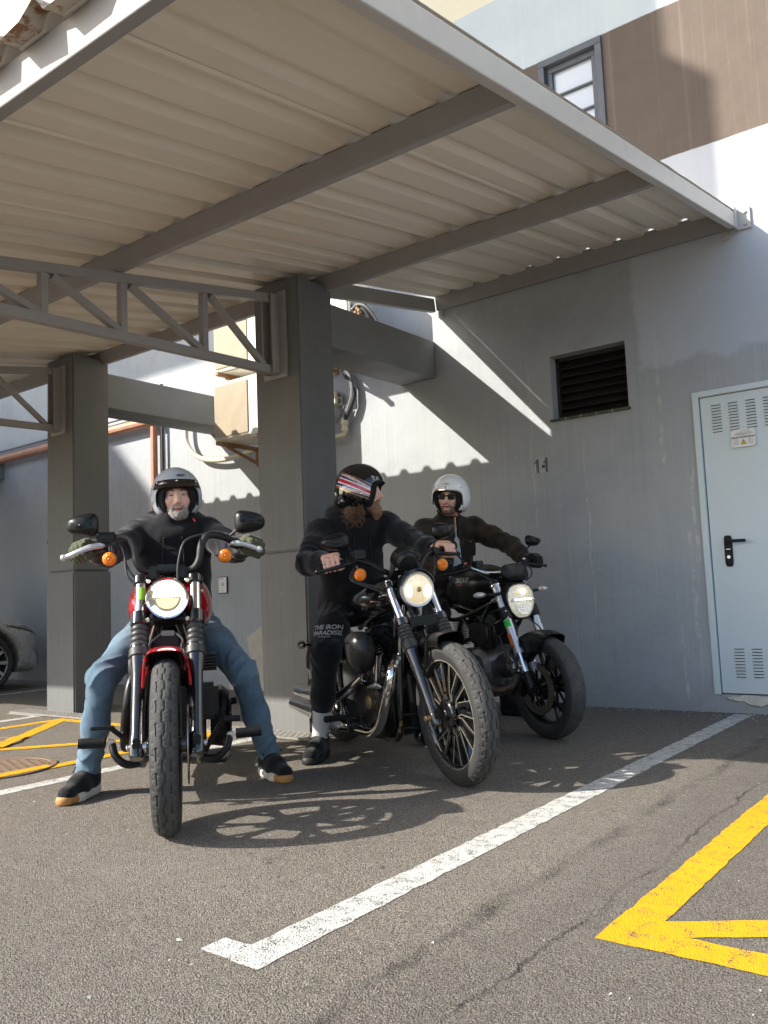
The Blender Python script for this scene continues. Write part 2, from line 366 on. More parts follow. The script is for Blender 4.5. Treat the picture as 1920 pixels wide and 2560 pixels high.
    simple('cable', 'grey cable', (.16, .16, .165), .6); simple('cable_dark', 'black hose', (.035, .035, .037), .6); simple('pvc', 'cream pvc', (.62, .56, .42), .5)
    simple('grate', 'galvanised grate', (.27, .26, .24), .55, .5, var=.3); simple('iron', 'rusted cast iron', (.21, .145, .10), .7, .15, var=.35, nscale=18, bump=.4, bscale=120)
    # glass
    m = Mat('window glass', (.55, .62, .7), .06, 0, .9); m.base(m.mix(m.noise(1.5, 3, .5), (.38, .44, .53), (.52, .58, .66))); M['pane'] = m.m
    # vehicle materials
    simple('gloss_black', 'gloss black enamel', (.008, .008, .009), .16, coat=1., var=.2, rvar=.05); simple('satin_black', 'satin black', (.007, .007, .0075), .36, var=.2, nscale=40, spec=.35)
    simple('matt_black', 'matt black plastic', (.009, .009, .0095), .6, var=.2, bump=.06, spec=.3); simple('wrinkle_black', 'wrinkle black', (.009, .009, .0095), .5, bump=.35, bscale=500)
    simple('chrome', 'chrome', (.82, .82, .83), .08, 1., var=.03, rvar=.04); simple('alu', 'satin aluminium', (.56, .56, .57), .3, 1., var=.08); simple('steel_dark', 'grey steel', (.2, .2, .21), .4, .9, var=.2)
    simple('silver', 'silver paint', (.62, .62, .63), .35, .6); simple('red', 'candy red', (.45, .003, .012), .16, .2, coat=.7, var=.1, nscale=3, rvar=.04)
    simple('rubber', 'tyre rubber', (.026, .0255, .025), .78, var=.35, nscale=14, bump=.25, bscale=260); simple('rubber_worn', 'dusty tread rubber', (.058, .056, .053), .85, var=.4, nscale=9, bump=.35, bscale=330)
    simple('gaiter', 'rubber gaiter', (.028, .028, .028), .5, var=.2); simple('tan_pipe', 'heat-stained pipe', (.11, .085, .07), .5, .6, var=.35, nscale=12)
    simple('disc', 'brake disc steel', (.34, .33, .31), .32, 1., var=.15); simple('brass', 'bronze', (.45, .33, .16), .35, .8); simple('machined', 'machined rim edge', (.62, .56, .45), .3, .8, var=.15)
    simple('orange', 'orange reflector', (.75, .16, .02), .25); simple('green_st', 'green sticker', (.02, .55, .06), .4); simple('lime_st', 'lime sticker', (.30, .55, .05), .4)
    simple('mirror_gl', 'mirror glass', (.3, .3, .32), .05, 1., var=.02, rvar=.02)
    m = Mat('amber lens', (.95, .25, .01), .12, 0, .6); m.base(m.mix(m.vor(160), (1., .33, .02), (.8, .14, .0))); m.b.inputs['Subsurface Weight'].default_value = .25; m.b.inputs['Subsurface Radius'].default_value = (.02, .008, .002); m.bump(m.vor(160), .5, .004); M['amber'] = m.m
    m = Mat('clear lens', (.75, .75, .74), .1, .3, .7); m.bump(m.vor(220), .5, .004); M['clear'] = m.m
    def lamp(key, col, s, vs): 
        m = Mat(key, (.75, .72, .6), .12, .4); f = m.noise(1, 2, .5, vscale=vs); m.base(m.mix(f, (.35, .33, .28), (.9, .87, .75)))
        m.emit(col, s); m.bump(f, .6, .01); M[key] = m.m
    lamp('lamp_led', (1., .93, .74), 9., (30, 30, 30)); lamp('lamp_warm', (1., .78, .42), .28, (10, 160, 10)); lamp('lamp_hot', (1., .88, .6), 3., (30, 30, 30)); lamp('lamp_pale', (1., .9, .7), .16, (40, 40, 120)); lamp('lamp_ring', (1., .97, .9), 3.2, (20, 20, 20)); lamp('lamp_dim', (1., .8, .3), .5, (20, 20, 60))
    simple('reflector', 'headlamp reflector', (.7, .68, .62), .18, .9, var=.2, nscale=60)
    simple('car_paint', 'warm silver paint', (.45, .42, .39), .3, .45, coat=.8, var=.04)
    # people
    m = Mat('skin', (.56, .31, .22), .5, spec=.4); c = m.mix(m.noise(38, 5, .6), (.68, .38, .285), (.82, .52, .40)); c = m.mix(m.fr(m.noise(14, 3, .5), .5, .7, 0, .45), c, (.78, .35, .27))
    m.base(c); m.b.inputs['Subsurface Weight'].default_value = .12; m.b.inputs['Subsurface Radius'].default_value = (.012, .005, .003); m.bump(m.noise(260, 3, .6), .12, .002); M['skin'] = m.m
    simple('lips', 'lips', (.56, .25, .20), .45); simple('mouth', 'open mouth', (.05, .012, .012), .6); simple('teeth', 'teeth', (.45, .41, .35), .4); simple('eye_white', 'eye white', (.62, .58, .54), .2); simple('iris', 'iris', (.06, .05, .045), .15)
    def hairm(key, a, b): 
        m = Mat(key, a, .7); m.base(m.mix(m.fr(m.noise(1, 5, .8, vscale=(230, 230, 70)), .3, .72), a, b)); m.bump(m.noise(1, 4, .8, vscale=(260, 260, 80)), .8, .006); M[key] = m.m
    hairm('beard_grey', (.07, .055, .048), (.62, .58, .53)); hairm('beard_ginger', (.12, .055, .028), (.40, .22, .12)); hairm('beard_dark', (.11, .06, .042), (.34, .2, .145)); hairm('brow', (.07, .045, .032), (.18, .12, .09)); hairm('hair_auburn', (.045, .022, .013), (.22, .115, .06))
    def cloth(key, col, wv=900, bs=.25, var=.25, sheen=.2):
        m = Mat(key, col, .92, spec=.15); n2 = m.noise(6, 5, .6); m.base(m.mix(n2, tuple(q*(1-var) for q in col), tuple(min(1, q*(1+var)) for q in col)))
        m.bump(m.noise(9, 3, .5, vscale=(1, 1, 1.3)), .08, .05); m.bump(m.noise(wv, 2, .5), bs, .002); m.b.inputs['Sheen Weight'].default_value = sheen; M[key] = m; return m
    cloth('hoodie', (.0085, .009, .0115)); cloth('jogger', (.009, .0095, .0135)); cloth('knit', (.016, .016, .017)); cloth('sock', (.6, .6, .6)); cloth('tee', (.42, .43, .46))
    m = cloth('wax_jacket', (.028, .019, .0125), 500, .2, .3, .1); m.base(m.mix(m.fr(m.noise(9, 5, .7), .4, .7), (.014, .010, .0075), (.055, .036, .022))); m.b.inputs['Roughness'].default_value = .62
    m = cloth('denim', (.06, .095, .135), 1200, .35); m.base(m.mix(m.fr(m.noise(5, 5, .65, vscale=(1, 1, .6)), .32, .7), (.062, .108, .155), (.15, .225, .29)))
    cloth('glove_green', (.075, .085, .05), 500, .3); cloth('glove_black', (.010, .010, .011), 500, .3); cloth('shoe_knit', (.010, .010, .011), 600, .5)
    for k in ('hoodie', 'jogger', 'knit', 'sock', 'tee', 'wax_jacket', 'denim', 'glove_green', 'glove_black', 'shoe_knit'): M[k] = M[k].m
    simple('sole_white', 'off-white sole', (.66, .63, .58), .6, bump=.1); simple('sole_gum', 'gum rubber', (.42, .2, .06), .6, var=.2); simple('sole_black', 'black sole', (.013, .013, .014), .6); simple('lace', 'laces', (.015, .015, .016), .8)
    simple('white_print', 'white print', (.72, .72, .7), .7, var=.08, nscale=80)
    simple('helmet_silver', 'brushed silver helmet', (.43, .465, .505), .35, .0, var=.12, nscale=10, coat=.4); simple('helmet_white', 'pearl white helmet', (.90, .90, .90), .15, coat=1., var=.02, rvar=.04); simple('helmet_black', 'gloss black helmet', (.006, .006, .007), .1, coat=1., rvar=.04)
    simple('lining', 'helmet lining', (.007, .007, .008), .95); simple('flag_blue', 'navy', (.015, .03, .12), .15, coat=1.); simple('flag_red', 'flag red', (.55, .015, .03), .15, coat=1.); simple('flag_white', 'flag white', (.72, .72, .72), .15, coat=1.); simple('gold', 'gold line', (.6, .42, .12), .25, .7)
    simple('shades', 'dark sunglass lens', (.004, .003, .0025), .3, spec=.12); simple('tattoo', 'tattoo ink', (.12, .09, .09), .6)
build_mats()

# ------------------------------------------------------------------ ground and markings
WY = 6.0                                                   # wall plane
def build_ground():
    b = MB(); b.quad((-60, -50, 0), (40, -50, 0), (40, 30, 0), (-60, 30, 0))
    tag(b.build('ground', M['asphalt'], smooth=0), kind='structure')
    def strip(name, polys, mat, z, seed=0):
        """flat painted shapes with slightly ragged edges"""
        rnd = random.Random(seed); b = MB()
        for j, poly in enumerate(polys):
            out = []; n = len(poly)
            for i in range(n):
                a, c = V(*poly[i]), V(*poly[(i+1) % n]); L = np.linalg.norm(c-a); k = max(1, int(L/.035)); nn = V(-(c-a)[1], (c-a)[0])/max(L, 1e-6)
                for q in range(k): out.append(a+(c-a)*q/k+nn*(rnd.uniform(-.0035, .0035) if q else 0))
            b.add([(p[0], p[1], z+.0005*j) for p in out], [tuple(range(len(out)))])
        bm = b.build(name, mat, smooth=0, weld=False); tag(bm, kind='structure'); return bm
    def ln(pts, w):
        polys = []
        for a, c in zip(pts[:-1], pts[1:]):
            a, c = V(*a), V(*c); d = (c-a)/np.linalg.norm(c-a); n = V(-d[1], d[0])*w/2; polys.append([a-n, c-n, c+n, a+n])
        return polys
    strip('parking_line', [[(-1.543, 1.474), (-1.553, 5.955), (-1.667, 5.94), (-1.663, 1.573), (-1.757, 1.571), (-1.757, 1.487)]], M['white_paint'], .0018, 1)
    strip('parking_line', ln([(-4.055, 1.2), (-4.05, 3.93)], .105), M['white_paint'], .0018, 2)
    strip('parking_line', ln([(-6.66, 2.6), (-6.66, 3.985)], .10)+ln([(-6.61, 3.99), (-7.10, 3.99)], .085), M['white_paint'], .0018, 3)
    strip('parking_line', ln([(-8.81, 3.0), (-8.80, 5.9)], .09), M['white_paint'], .0018, 4)
    strip('hatched_marking', [[(-.953, 2.052), (-.954, 5.6), (-.848, 5.6), (-.843, 2.27), (-.843, 2.17), (-.843, 2.052)]]+ln([(-.87, 2.165), (-.2, 2.585)], .105)+[[(-.843, 2.165), (-.843, 2.052), (.9, 2.04), (.9, 2.165)]], M['yellow_paint'], .0018, 5)
    strip('hatched_marking', ln([(-6.26, 2.2), (-6.26, 3.97)], .095)+ln([(-6.215, 3.92), (-4.41, 3.94)], .10)+ln([(-6.22, 3.9), (-4.46, 1.85)], .105)+ln([(-4.45, 3.9), (-6.22, 1.85)], .10)+ln([(-4.43, 3.9), (-4.43, 1.8)], .095), M['yellow_paint'], .0018, 6)
    # drain grates at the feet of the columns
    def grate(x0, x1, y0, y1, label):
        r = empty('drain_grate', ((x0+x1)/2, (y0+y1)/2, 0)); tag(r, label, 'drain grate', 'drain grates at the column feet'); ox, oy = (x0+x1)/2, (y0+y1)/2
        b = MB(); b.quad((x0-ox, y0-oy, .0045), (x1-ox, y0-oy, .0045), (x1-ox, y1-oy, .0045), (x0-ox, y1-oy, .0045)); b.build('channel', M['black_hole'], r, smooth=0)
        b = MB(); nx = int((x1-x0)/.046); ny = int((y1-y0)/.034)
        for j in range(ny+1):
            y = y0-oy+(y1-y0)*j/ny; b.box((0, y, .012), (x1-x0, .011, .014))
        for j in range(ny):
            for i in range(nx+1):
                x = x0-ox+(x1-x0)*(i+(.5 if j % 2 else 0))/nx
                if x < x1-ox: b.box((x, y0-oy+(y1-y0)*(j+.5)/ny, .0115), (.012, (y1-y0)/ny-.012, .012))
        b.build('grid', M['grate'], r, smooth=0)
    grate(-7.12, -5.95, 3.985, 4.142, 'perforated steel drain grate at the foot of the column nearest the car'); grate(-4.62, -3.62, 3.955, 4.142, 'perforated steel drain grate at the foot of the column behind the middle bike')
    def manhole(x, y, r, label, ang):
        e = empty('manhole_cover', (x, y, 0)); tag(e, label, 'manhole cover', 'round iron manhole covers')
        b = MB(); b.lathe([(r+.045, .0045), (r+.04, .009), (r+.006, .010), (r+.004, .0045)], (0, 0, 0), (0, 0, 1), 64); b.build('rim', M['iron'], e)
        b = MB(); b.lathe([(1e-4, .0085), (r, .0085), (r-.002, .0045)], (0, 0, 0), (0, 0, 1), 64)
        c, s = math.cos(ang), math.sin(ang); st = len(b.v)
        for j in range(-9, 10):
            for i in range(-5, 6):
                px, py = i*.07+(.035 if j % 2 else 0), j*.031
                if math.hypot(px, py) < r-.035: b.box((px, py, .0088), (.05, .02, .003))
        b.xform([[c, -s, 0], [s, c, 0], [0, 0, 1]], start=st); b.build('lid', M['iron'], e, smooth=0)
        return e
    manhole(-4.69, 2.53, .29, 'round rusty manhole cover with slotted lid and a yellow line along its edge', .4); manhole(-5.66, 2.96, .22, 'smaller round manhole cover crossed by the yellow diagonal', .4)
    # yellow paint where the lines run over the lids
    b = MB(); pts = [(-.02+.0475, q) for q in np.linspace(-.28, .28, 9)]
    cx, cy = -4.69, 2.53; pol = []
    for s, xs in ((1, .2125), (-1, .3075)):
        for q in np.linspace(-.19, .19, 13)[::s]:
            xx = min(xs, math.sqrt(max(0, .33**2-q*q))) if xs > .25 else xs; pol.append((cx+xx, cy+q, .0115))
    b.add(pol, [tuple(range(len(pol)))]); cx, cy = -5.66, 2.96; d = nrm(V(1.76, -2.05)); n = V(-d[1], d[0])*.052; c0 = V(-6.22, 3.9)+d*np.dot(V(cx, cy)-V(-6.22, 3.9), d)
    pol = [(*(c0+d*s*.235+n*t), .0115) for s, t in ((-1, -1), (1, -1), (1, 1), (-1, 1))]; b.add(pol, [(0, 1, 2, 3)])
    tag(b.build('hatched_marking', M['yellow_paint'], smooth=0, weld=False), kind='structure')
build_ground()
def build_grit():
    b = MB(); rnd = random.Random(21)
    for k in range(900):
        if k < 520: x = rnd.uniform(-3.6, -.7); y = WY-abs(rnd.gauss(0, .09))-.012
        elif k < 640: x = -1.45+rnd.gauss(0, .25); y = 5.8+rnd.gauss(0, .08)
        else: x = rnd.uniform(-6, .5); y = rnd.uniform(.9, 5.9)
        if y > WY-.006: continue
        s = rnd.uniform(.0022, .0062)*(1 if k < 640 else .8); b.mat(k % 3); p = [V(x, y, s*.35)+V(rnd.gauss(0, 1), rnd.gauss(0, 1), rnd.gauss(0, .6))*s*.8 for _ in range(4)]
        b.add(p, [(0, 1, 2), (0, 2, 3), (0, 3, 1), (1, 3, 2)])
    o = b.build('loose_grit', [M['plaster'], M['stencil_bg'], M['grout']], None, smooth=0, weld=False); tag(o, 'loose grit and crumbs of render scattered on the asphalt along the wall base', 'grit', kind='stuff')
build_grit()

# ------------------------------------------------------------------ the building behind
def build_building():
    r = empty('building', (-2, WY, 0)); tag(r, 'tall rendered building painted grey with brown and cream bands behind the bikes', 'building'); O = V(-2, WY, 0)
    X0, X1, Z1 = -26., 7., 11.
    LV = (-2.86, -2.255, 2.165, 2.665); DR = (-1.80, -.86, .12, 2.185); WI = (-2.80, -2.275, 4.06, 5.05)     # louvre, door, window: x0 x1 z0 z1
    xs = sorted({X0, X1, *[v for h in (LV, DR, WI) for v in h[:2]]}); zs = sorted({0., Z1, *[v for h in (LV, DR, WI) for v in h[2:]]})
    b = MB(); P = lambda x, y, z: (x-O[0], y-O[1], z)
    for i in range(len(xs)-1):
        for j in range(len(zs)-1):
            cx, cz = (xs[i]+xs[i+1])/2, (zs[j]+zs[j+1])/2
            if any(h[0] < cx < h[1] and h[2] < cz < h[3] for h in (LV, DR, WI)): continue
            b.quad(P(xs[i], WY, zs[j]), P(xs[i+1], WY, zs[j]), P(xs[i+1], WY, zs[j+1]), P(xs[i], WY, zs[j+1]))
    for (x0, x1, z0, z1), d in ((LV, .17), (DR, .06), (WI, .10)):
        a = [(x0, z0), (x1, z0), (x1, z1), (x0, z1)]
        for k in range(4):
            (xa, za), (xb, zb) = a[k], a[(k+1) % 4]; b.quad(P(xa, WY, za), P(xb, WY, zb), P(xb, WY+d, zb), P(xa, WY+d, za))
    b.quad(P(X0, WY, Z1), P(X1, WY, Z1), P(X1, WY+8, Z1), P(X0, WY+8, Z1)); b.quad(P(X1, WY, 0), P(X1, WY+8, 0), P(X1, WY+8, Z1), P(X1, WY, Z1)); b.quad(P(X0, WY, 0), P(X0, WY+8, 0), P(X0, WY+8, Z1), P(X0, WY, Z1))
    b.build('wall', M['wall'], r, smooth=0)
    # louvred vent with tiled sill
    lv = empty('vent', (0, 0, 0), parent=r)
    b = MB(); x0, x1, z0, z1 = LV; cx = (x0+x1)/2
    b.quad(P(x0, WY+.169, z0), P(x1, WY+.169, z0), P(x1, WY+.169, z1), P(x0, WY+.169, z1)); b.build('backing', M['black_hole'], lv, smooth=0)
    b = MB()
    for a, c in (((x0+.012, z0), (x0+.012, z1)), ((x1-.012, z0), (x1-.012, z1))): b.beam(P(a[0], WY+.125, a[1]), P(c[0], WY+.125, c[1]), .024, .05, (0, 1, 0))
    b.beam(P(x0, WY+.125, z1-.015), P(x1, WY+.125, z1-.015), .05, .03); b.beam(P(x0, WY+.125, z0+.012), P(x1, WY+.125, z0+.012), .05, .024); b.build('frame', M['louvre'], lv, smooth=0)
    for k in range(7):
        z = z0+.05+k*.063; t = R(40); b = MB(); b.box(P(cx, WY+.12, z), (x1-x0-.05, .075, .007), [[1, 0, 0], [0, math.cos(t), -math.sin(t)], [0, math.sin(t), math.cos(t)]]); b.build('slat', M['louvre'], lv, smooth=0)
    b = MB(); b.box(P(cx, WY+.035, z0-.008), (x1-x0+.03, .13, .018), bev=.004); b.mat(1)
    for k in range(1, 5): b.box(P(x0-.01+k*.125, WY+.035, z0-.0075), (.004, .132, .0195))
    b.build('sill', [M['tile'], M['grout']], lv)
    # metal service door
    x0, x1, z0, z1 = DR; d = empty('door', (0, 0, 0), parent=r); b = MB()
    b.box(P(x0+.021, WY+.01, (z0+z1)/2), (.042, .055, z1-z0), bev=.004); b.box(P((x0+x1)/2, WY+.01, z1-.02), (x1-x0-.085, .0545, .040), bev=.004); b.box(P(x1-.021, WY+.01, (z0+z1)/2), (.042, .055, z1-z0), bev=.004)
    b.build('frame', M['door'], d); b = MB(); b.box(P((x0+x1)/2, WY+.020, (z0+z1)/2-.018), (x1-x0-.098, .035, z1-z0-.052), bev=.003); b.build('leaf', M['door'], d)
    b = MB(); b.quad(P(x0, WY+.058, z0), P(x1, WY+.058, z0), P(x1, WY+.058, z1), P(x0, WY+.058, z1)); b.build('backing', M['black_hole'], d, smooth=0)
    for zt in (2.075, .42):
        for i in range(5):
            b = MB(); n = len(b.v); xx = x0+.153+i*.112+(.025 if zt < 1 else 0)
            for k in range(10):
                z = zt-k*.0205; b.mat(1); b.box(P(xx, WY+.001, z), (.062, .004, .004)); b.mat(0); b.box(P(xx, WY-.0005, z+.0065), (.066, .0055, .006), bev=.002)
            b.build('vent_slots', [M['door'], M['ink']], d, smooth=0)
    b = MB(); hx, hz = x0+.163, 1.075
    b.loft([(P(hx, WY+.003, hz), .026, .105, 5), (P(hx, WY-.008, hz), .026, .105, 5), (P(hx, WY-.011, hz), .021, .10, 5)], 28, (0, 1, 0)); b.build('lock_plate', M['matt_black'], d)
    b = MB(); b.tube([P(hx, WY-.008, hz+.068), P(hx, WY-.05, hz+.068), P(hx+.02, WY-.058, hz+.066), P(hx+.125, WY-.055, hz+.062)], .0105, 10, 4); b.build('handle', M['matt_black'], d)
    b = MB(); b.cyl(P(hx, WY-.008, hz-.04), P(hx, WY-.014, hz-.04), .011); b.box(P(hx, WY-.0115, hz+.012), (.028, .003, .004)); b.build('keyhole', M['alu'], d)
    # crumbling threshold under the door
    b = MB(); rnd = random.Random(4); n = 26; top = []; bot = []
    for k in range(n+1):
        x = -1.72+k*.036; top.append((x, .118-.012*math.exp(-k/2)+rnd.uniform(-.006, .006))); bot.append((x, .052+.06*math.exp(-k/3.)+rnd.uniform(-.012, .012)))
    for k in range(n):
        y1 = WY-.012-rnd.uniform(0, .016); b.add([P(top[k][0], WY-.004, top[k][1]), P(top[k+1][0], WY-.004, top[k+1][1]), P(bot[k+1][0], y1, bot[k+1][1]), P(bot[k][0], y1, bot[k][1]), P(bot[k][0], WY-.001, bot[k][1]-.01), P(bot[k+1][0], WY-.001, bot[k+1][1]-.01)], [(0, 1, 2, 3), (3, 2, 5, 4)])
    b.build('threshold', M['plaster'], r, smooth=0)
    b = MB(); pol = [(-6.55, .0), (-6.6, .12), (-6.42, .22), (-6.25, .30), (-6.3, .52), (-6.1, .62), (-5.9, .50), (-5.95, .3), (-5.6, .2), (-5.4, .1), (-5.3, .0)]; b.add([P(x, WY-.004, z+.0) for x, z in pol], [tuple(range(len(pol)))]); b.build('bare_patch', M['plaster'], r, smooth=0)
    # window
    x0, x1, z0, z1 = WI; w = empty('window', (0, 0, 0), parent=r)
    b = MB()
    def ring(xa, xb, za, zb, t, y, dep):
        b.box(P((xa+xb)/2, y, zb-t/2), (xb-xa, dep, t)); b.box(P((xa+xb)/2, y, za+t/2), (xb-xa, dep, t)); b.box(P(xa+t/2, y, (za+zb)/2), (t, dep-.002, zb-za-2*t)); b.box(P(xb-t/2, y, (za+zb)/2), (t, dep-.002, zb-za-2*t))
    ring(x0-.005, x1+.005, z0, z1+.005, .055, WY+.01, .06); b.build('surround', M['frame_dark'], w, bevel=.004); b = MB(); ring(x0+.053, x1-.053, z0+.055, z1-.053, .045, WY+.05, .05)
    for k in range(1, 4): b.box(P((x0+x1)/2, WY+.05, z0+.1+(z1-z0-.2)*k/4), (x1-x0-.19, .03, .016))
    b.build('frame', M['frame_dark'], w, bevel=.003); b = MB(); b.quad(P(x0+.09, WY+.06, z0+.09), P(x1-.09, WY+.06, z0+.09), P(x1-.09, WY+.06, z1-.09), P(x0+.09, WY+.06, z1-.09)); b.build('pane', M['pane'], w, smooth=0)
    # stencilled numbers
    def poly(name, polys, o, mat, y=WY-.002):
        b = MB()
        for p in polys: b.add([P(o[0]+a, y, o[1]+c) for a, c in p], [tuple(range(len(p)))])
        return b.build(name, mat, r, smooth=0, weld=False)
    s = .108; o = (-3.045, 1.775); poly('number_patch', [[(-.005, -.003), (.127, -.003), (.122, .116), (.008, .114)]], o, M['stencil_bg'])
    poly('painted_number', [[(.0, .06), (.018, .085), (.018, .095), (.0, .075)], [(.021, 0), (.028, 0), (.028, .105), (.019, .098)], [(.031, .0), (.041, 0), (.041, .106), (.031, .106)], [(.014, -.004), (.05, -.004), (.05, -.001), (.014, -.001)],
         [(.064, .03), (.094, .03), (.094, .055), (.070, .055)], [(.080, .065), (.093, .095), (.095, .065)], [(.098, 0), (.113, 0), (.113, .11), (.098, .11)], [(.116, 0), (.119, 0), (.119, .11), (.116, .11)], [(.09, -.004), (.127, -.004), (.127, -.001), (.09, -.001)]], o, M['stencil'], WY-.003)
    text('painted_letter', 'A', .14, P(-9.80, WY-.003, 1.74), (1, 0, 0), (0, 0, 1), M['stencil'], r, bold=.004)
build_building()
def build_signs():
    s = empty('warning_sign', (-1.482, WY-.013, 1.825)); tag(s, 'small white danger sign with yellow triangle screwed to the metal door', 'sign')
    b = MB(); b.box((0, 0, 0), (.155, .003, .122), bev=.001); b.build('plate', M['sign_white'], s)
    ex, ey = (1, 0, 0), (0, 0, 1)
    text('lettering', '-PELIGRO-DANGER-GEFAHR-', .0145, (0, -.0025, .004), ex, ey, M['ink'], s, .0003, .0004, wid=.82)
    for i, (t, z, w) in enumerate((('A ELECTRIC POWER PLANT', .035, .0075), ('LIMITE DE SEGURIDAD DEL CENTRO', .027, .0075), ('VIA DE PELIGRO Y ACCESO', .019, .0075))): text('lettering', t, w, (.005, -.0025, z), ex, ey, M['ink_grey'], s, .0003)
    text('lettering', 'ELECTRICIDAD', .009, (.012, -.0025, .048), ex, ey, M['ink_grey'], s, .0003)
    for sx in (-1, 1):
        for k in range(6): text('lettering', 'xxxxxxxxxxxxx', .005, (sx*.047, -.0025, -.009-k*.0066), ex, ey, M['ink_grey'], s, .0003)
    b = MB(); b.add([(-.019, -.0022, -.043), (.019, -.0022, -.043), (0, -.0022, -.009)], [(0, 1, 2)]); b.build('triangle_border', M['ink'], s, smooth=0); b = MB(); b.add([(-.0145, -.0027, -.0405), (.0145, -.0027, -.0405), (0, -.0027, -.0145)], [(0, 1, 2)]); b.build('triangle', M['sign_yellow'], s, smooth=0)
    b = MB(); b.add([(.002, -.0031, -.02), (-.004, -.0031, -.031), (-.0005, -.0031, -.031), (-.003, -.0031, -.0385), (.0045, -.0031, -.0285), (.001, -.0031, -.0285), (.004, -.0031, -.02)], [tuple(range(7))]); b.build('bolt_symbol', M['ink'], s, smooth=0)
    for x in (-.07, .07):
        for z in (-.053, .053): b = MB(); b.cyl((x, -.001, z), (x, -.0035, z), .0028, 10); b.build('screw', M['steel_dark'], s)
    n = empty('notice', (-6.62, WY-.012, 1.05)); tag(n, 'small white notice in a dark blue frame on the wall between the columns', 'notice')
    b = MB(); b.box((0, 0, 0), (.135, .014, .172), bev=.002); b.build('frame', M['ink_blue'], n); b = MB(); b.box((0, -.0065, 0), (.118, .004, .155)); b.build('sheet', M['sign_white'], n)
    text('lettering', '41', .06, (.012, -.009, .005), ex, ey, M['ink'], n, .0003, wid=.7); text('lettering', 'NORMAS', .018, (-.02, -.009, .06), ex, ey, M['ink_grey'], n, .0003)
    for k in range(3): text('lettering', 'xxxxxx', .012, (-.03, -.009, .025-k*.028), ex, ey, M['ink_grey'], n, .0003)
    text('lettering', 'xxxxxxxxxx', .012, (0, -.009, -.055), ex, ey, M['ink_grey'], n, .0003)
build_signs()

# ------------------------------------------------------------------ columns with their concrete beams
def build_column(x0, x1, label, beam_skew=0.):
    y0, y1 = 4.145, 4.50; cx = (x0+x1)/2
    r = empty('concrete_column', (cx, y0, 0)); tag(r, label, 'column', 'square grey columns under the carport'); w = (x1-x0)/2
    b = MB(); b.box((0, .1775, .592), (2*w+.012, .367, 1.184), bev=.012); b.build('base', M['column'], r)
    b = MB(); b.box((0, .1775, (1.188+3.05)/2), (2*w, .355, 3.05-1.188), bev=.01); b.build('shaft', M['column'], r)
    b = MB(); xr0, xr1 = w-.018, w-.018-beam_skew; xl0, xl1 = -w+.03, -w+.03-beam_skew; ya, yb = .35, WY-y0+.02; dz = .075 if beam_skew else 0
    b.add([(xl0, ya, 2.63), (xr0, ya, 2.63), (xr0, ya, 2.945), (xl0, ya, 2.945), (xl1, yb, 2.63+dz*.9), (xr1, yb, 2.63+dz*.9), (xr1, yb, 2.945+dz), (xl1, yb, 2.945+dz)], [(0, 1, 2, 3), (4, 7, 6, 5), (0, 4, 5, 1), (1, 5, 6, 2), (2, 6, 7, 3), (3, 7, 4, 0)])
    b.build('beam', M['beam'], r, smooth=0, bevel=.012)
    if beam_skew: b = MB(); b.box((0, .1775, 3.52), (2*w, .355, .5), bev=.012); b.build('shade_stub', M['column'], r)  # unseen stub added above the roof to cut off the sun strip
    return r
build_column(-4.205, -3.787, 'square grey concrete column between the red bike and the middle bike', .115)
build_column(-6.805, -6.405, 'square grey concrete column left of the red bike with truss above')
build_column(-11.27, -10.85, 'concrete column at the left edge, mostly hidden beyond the parked car')

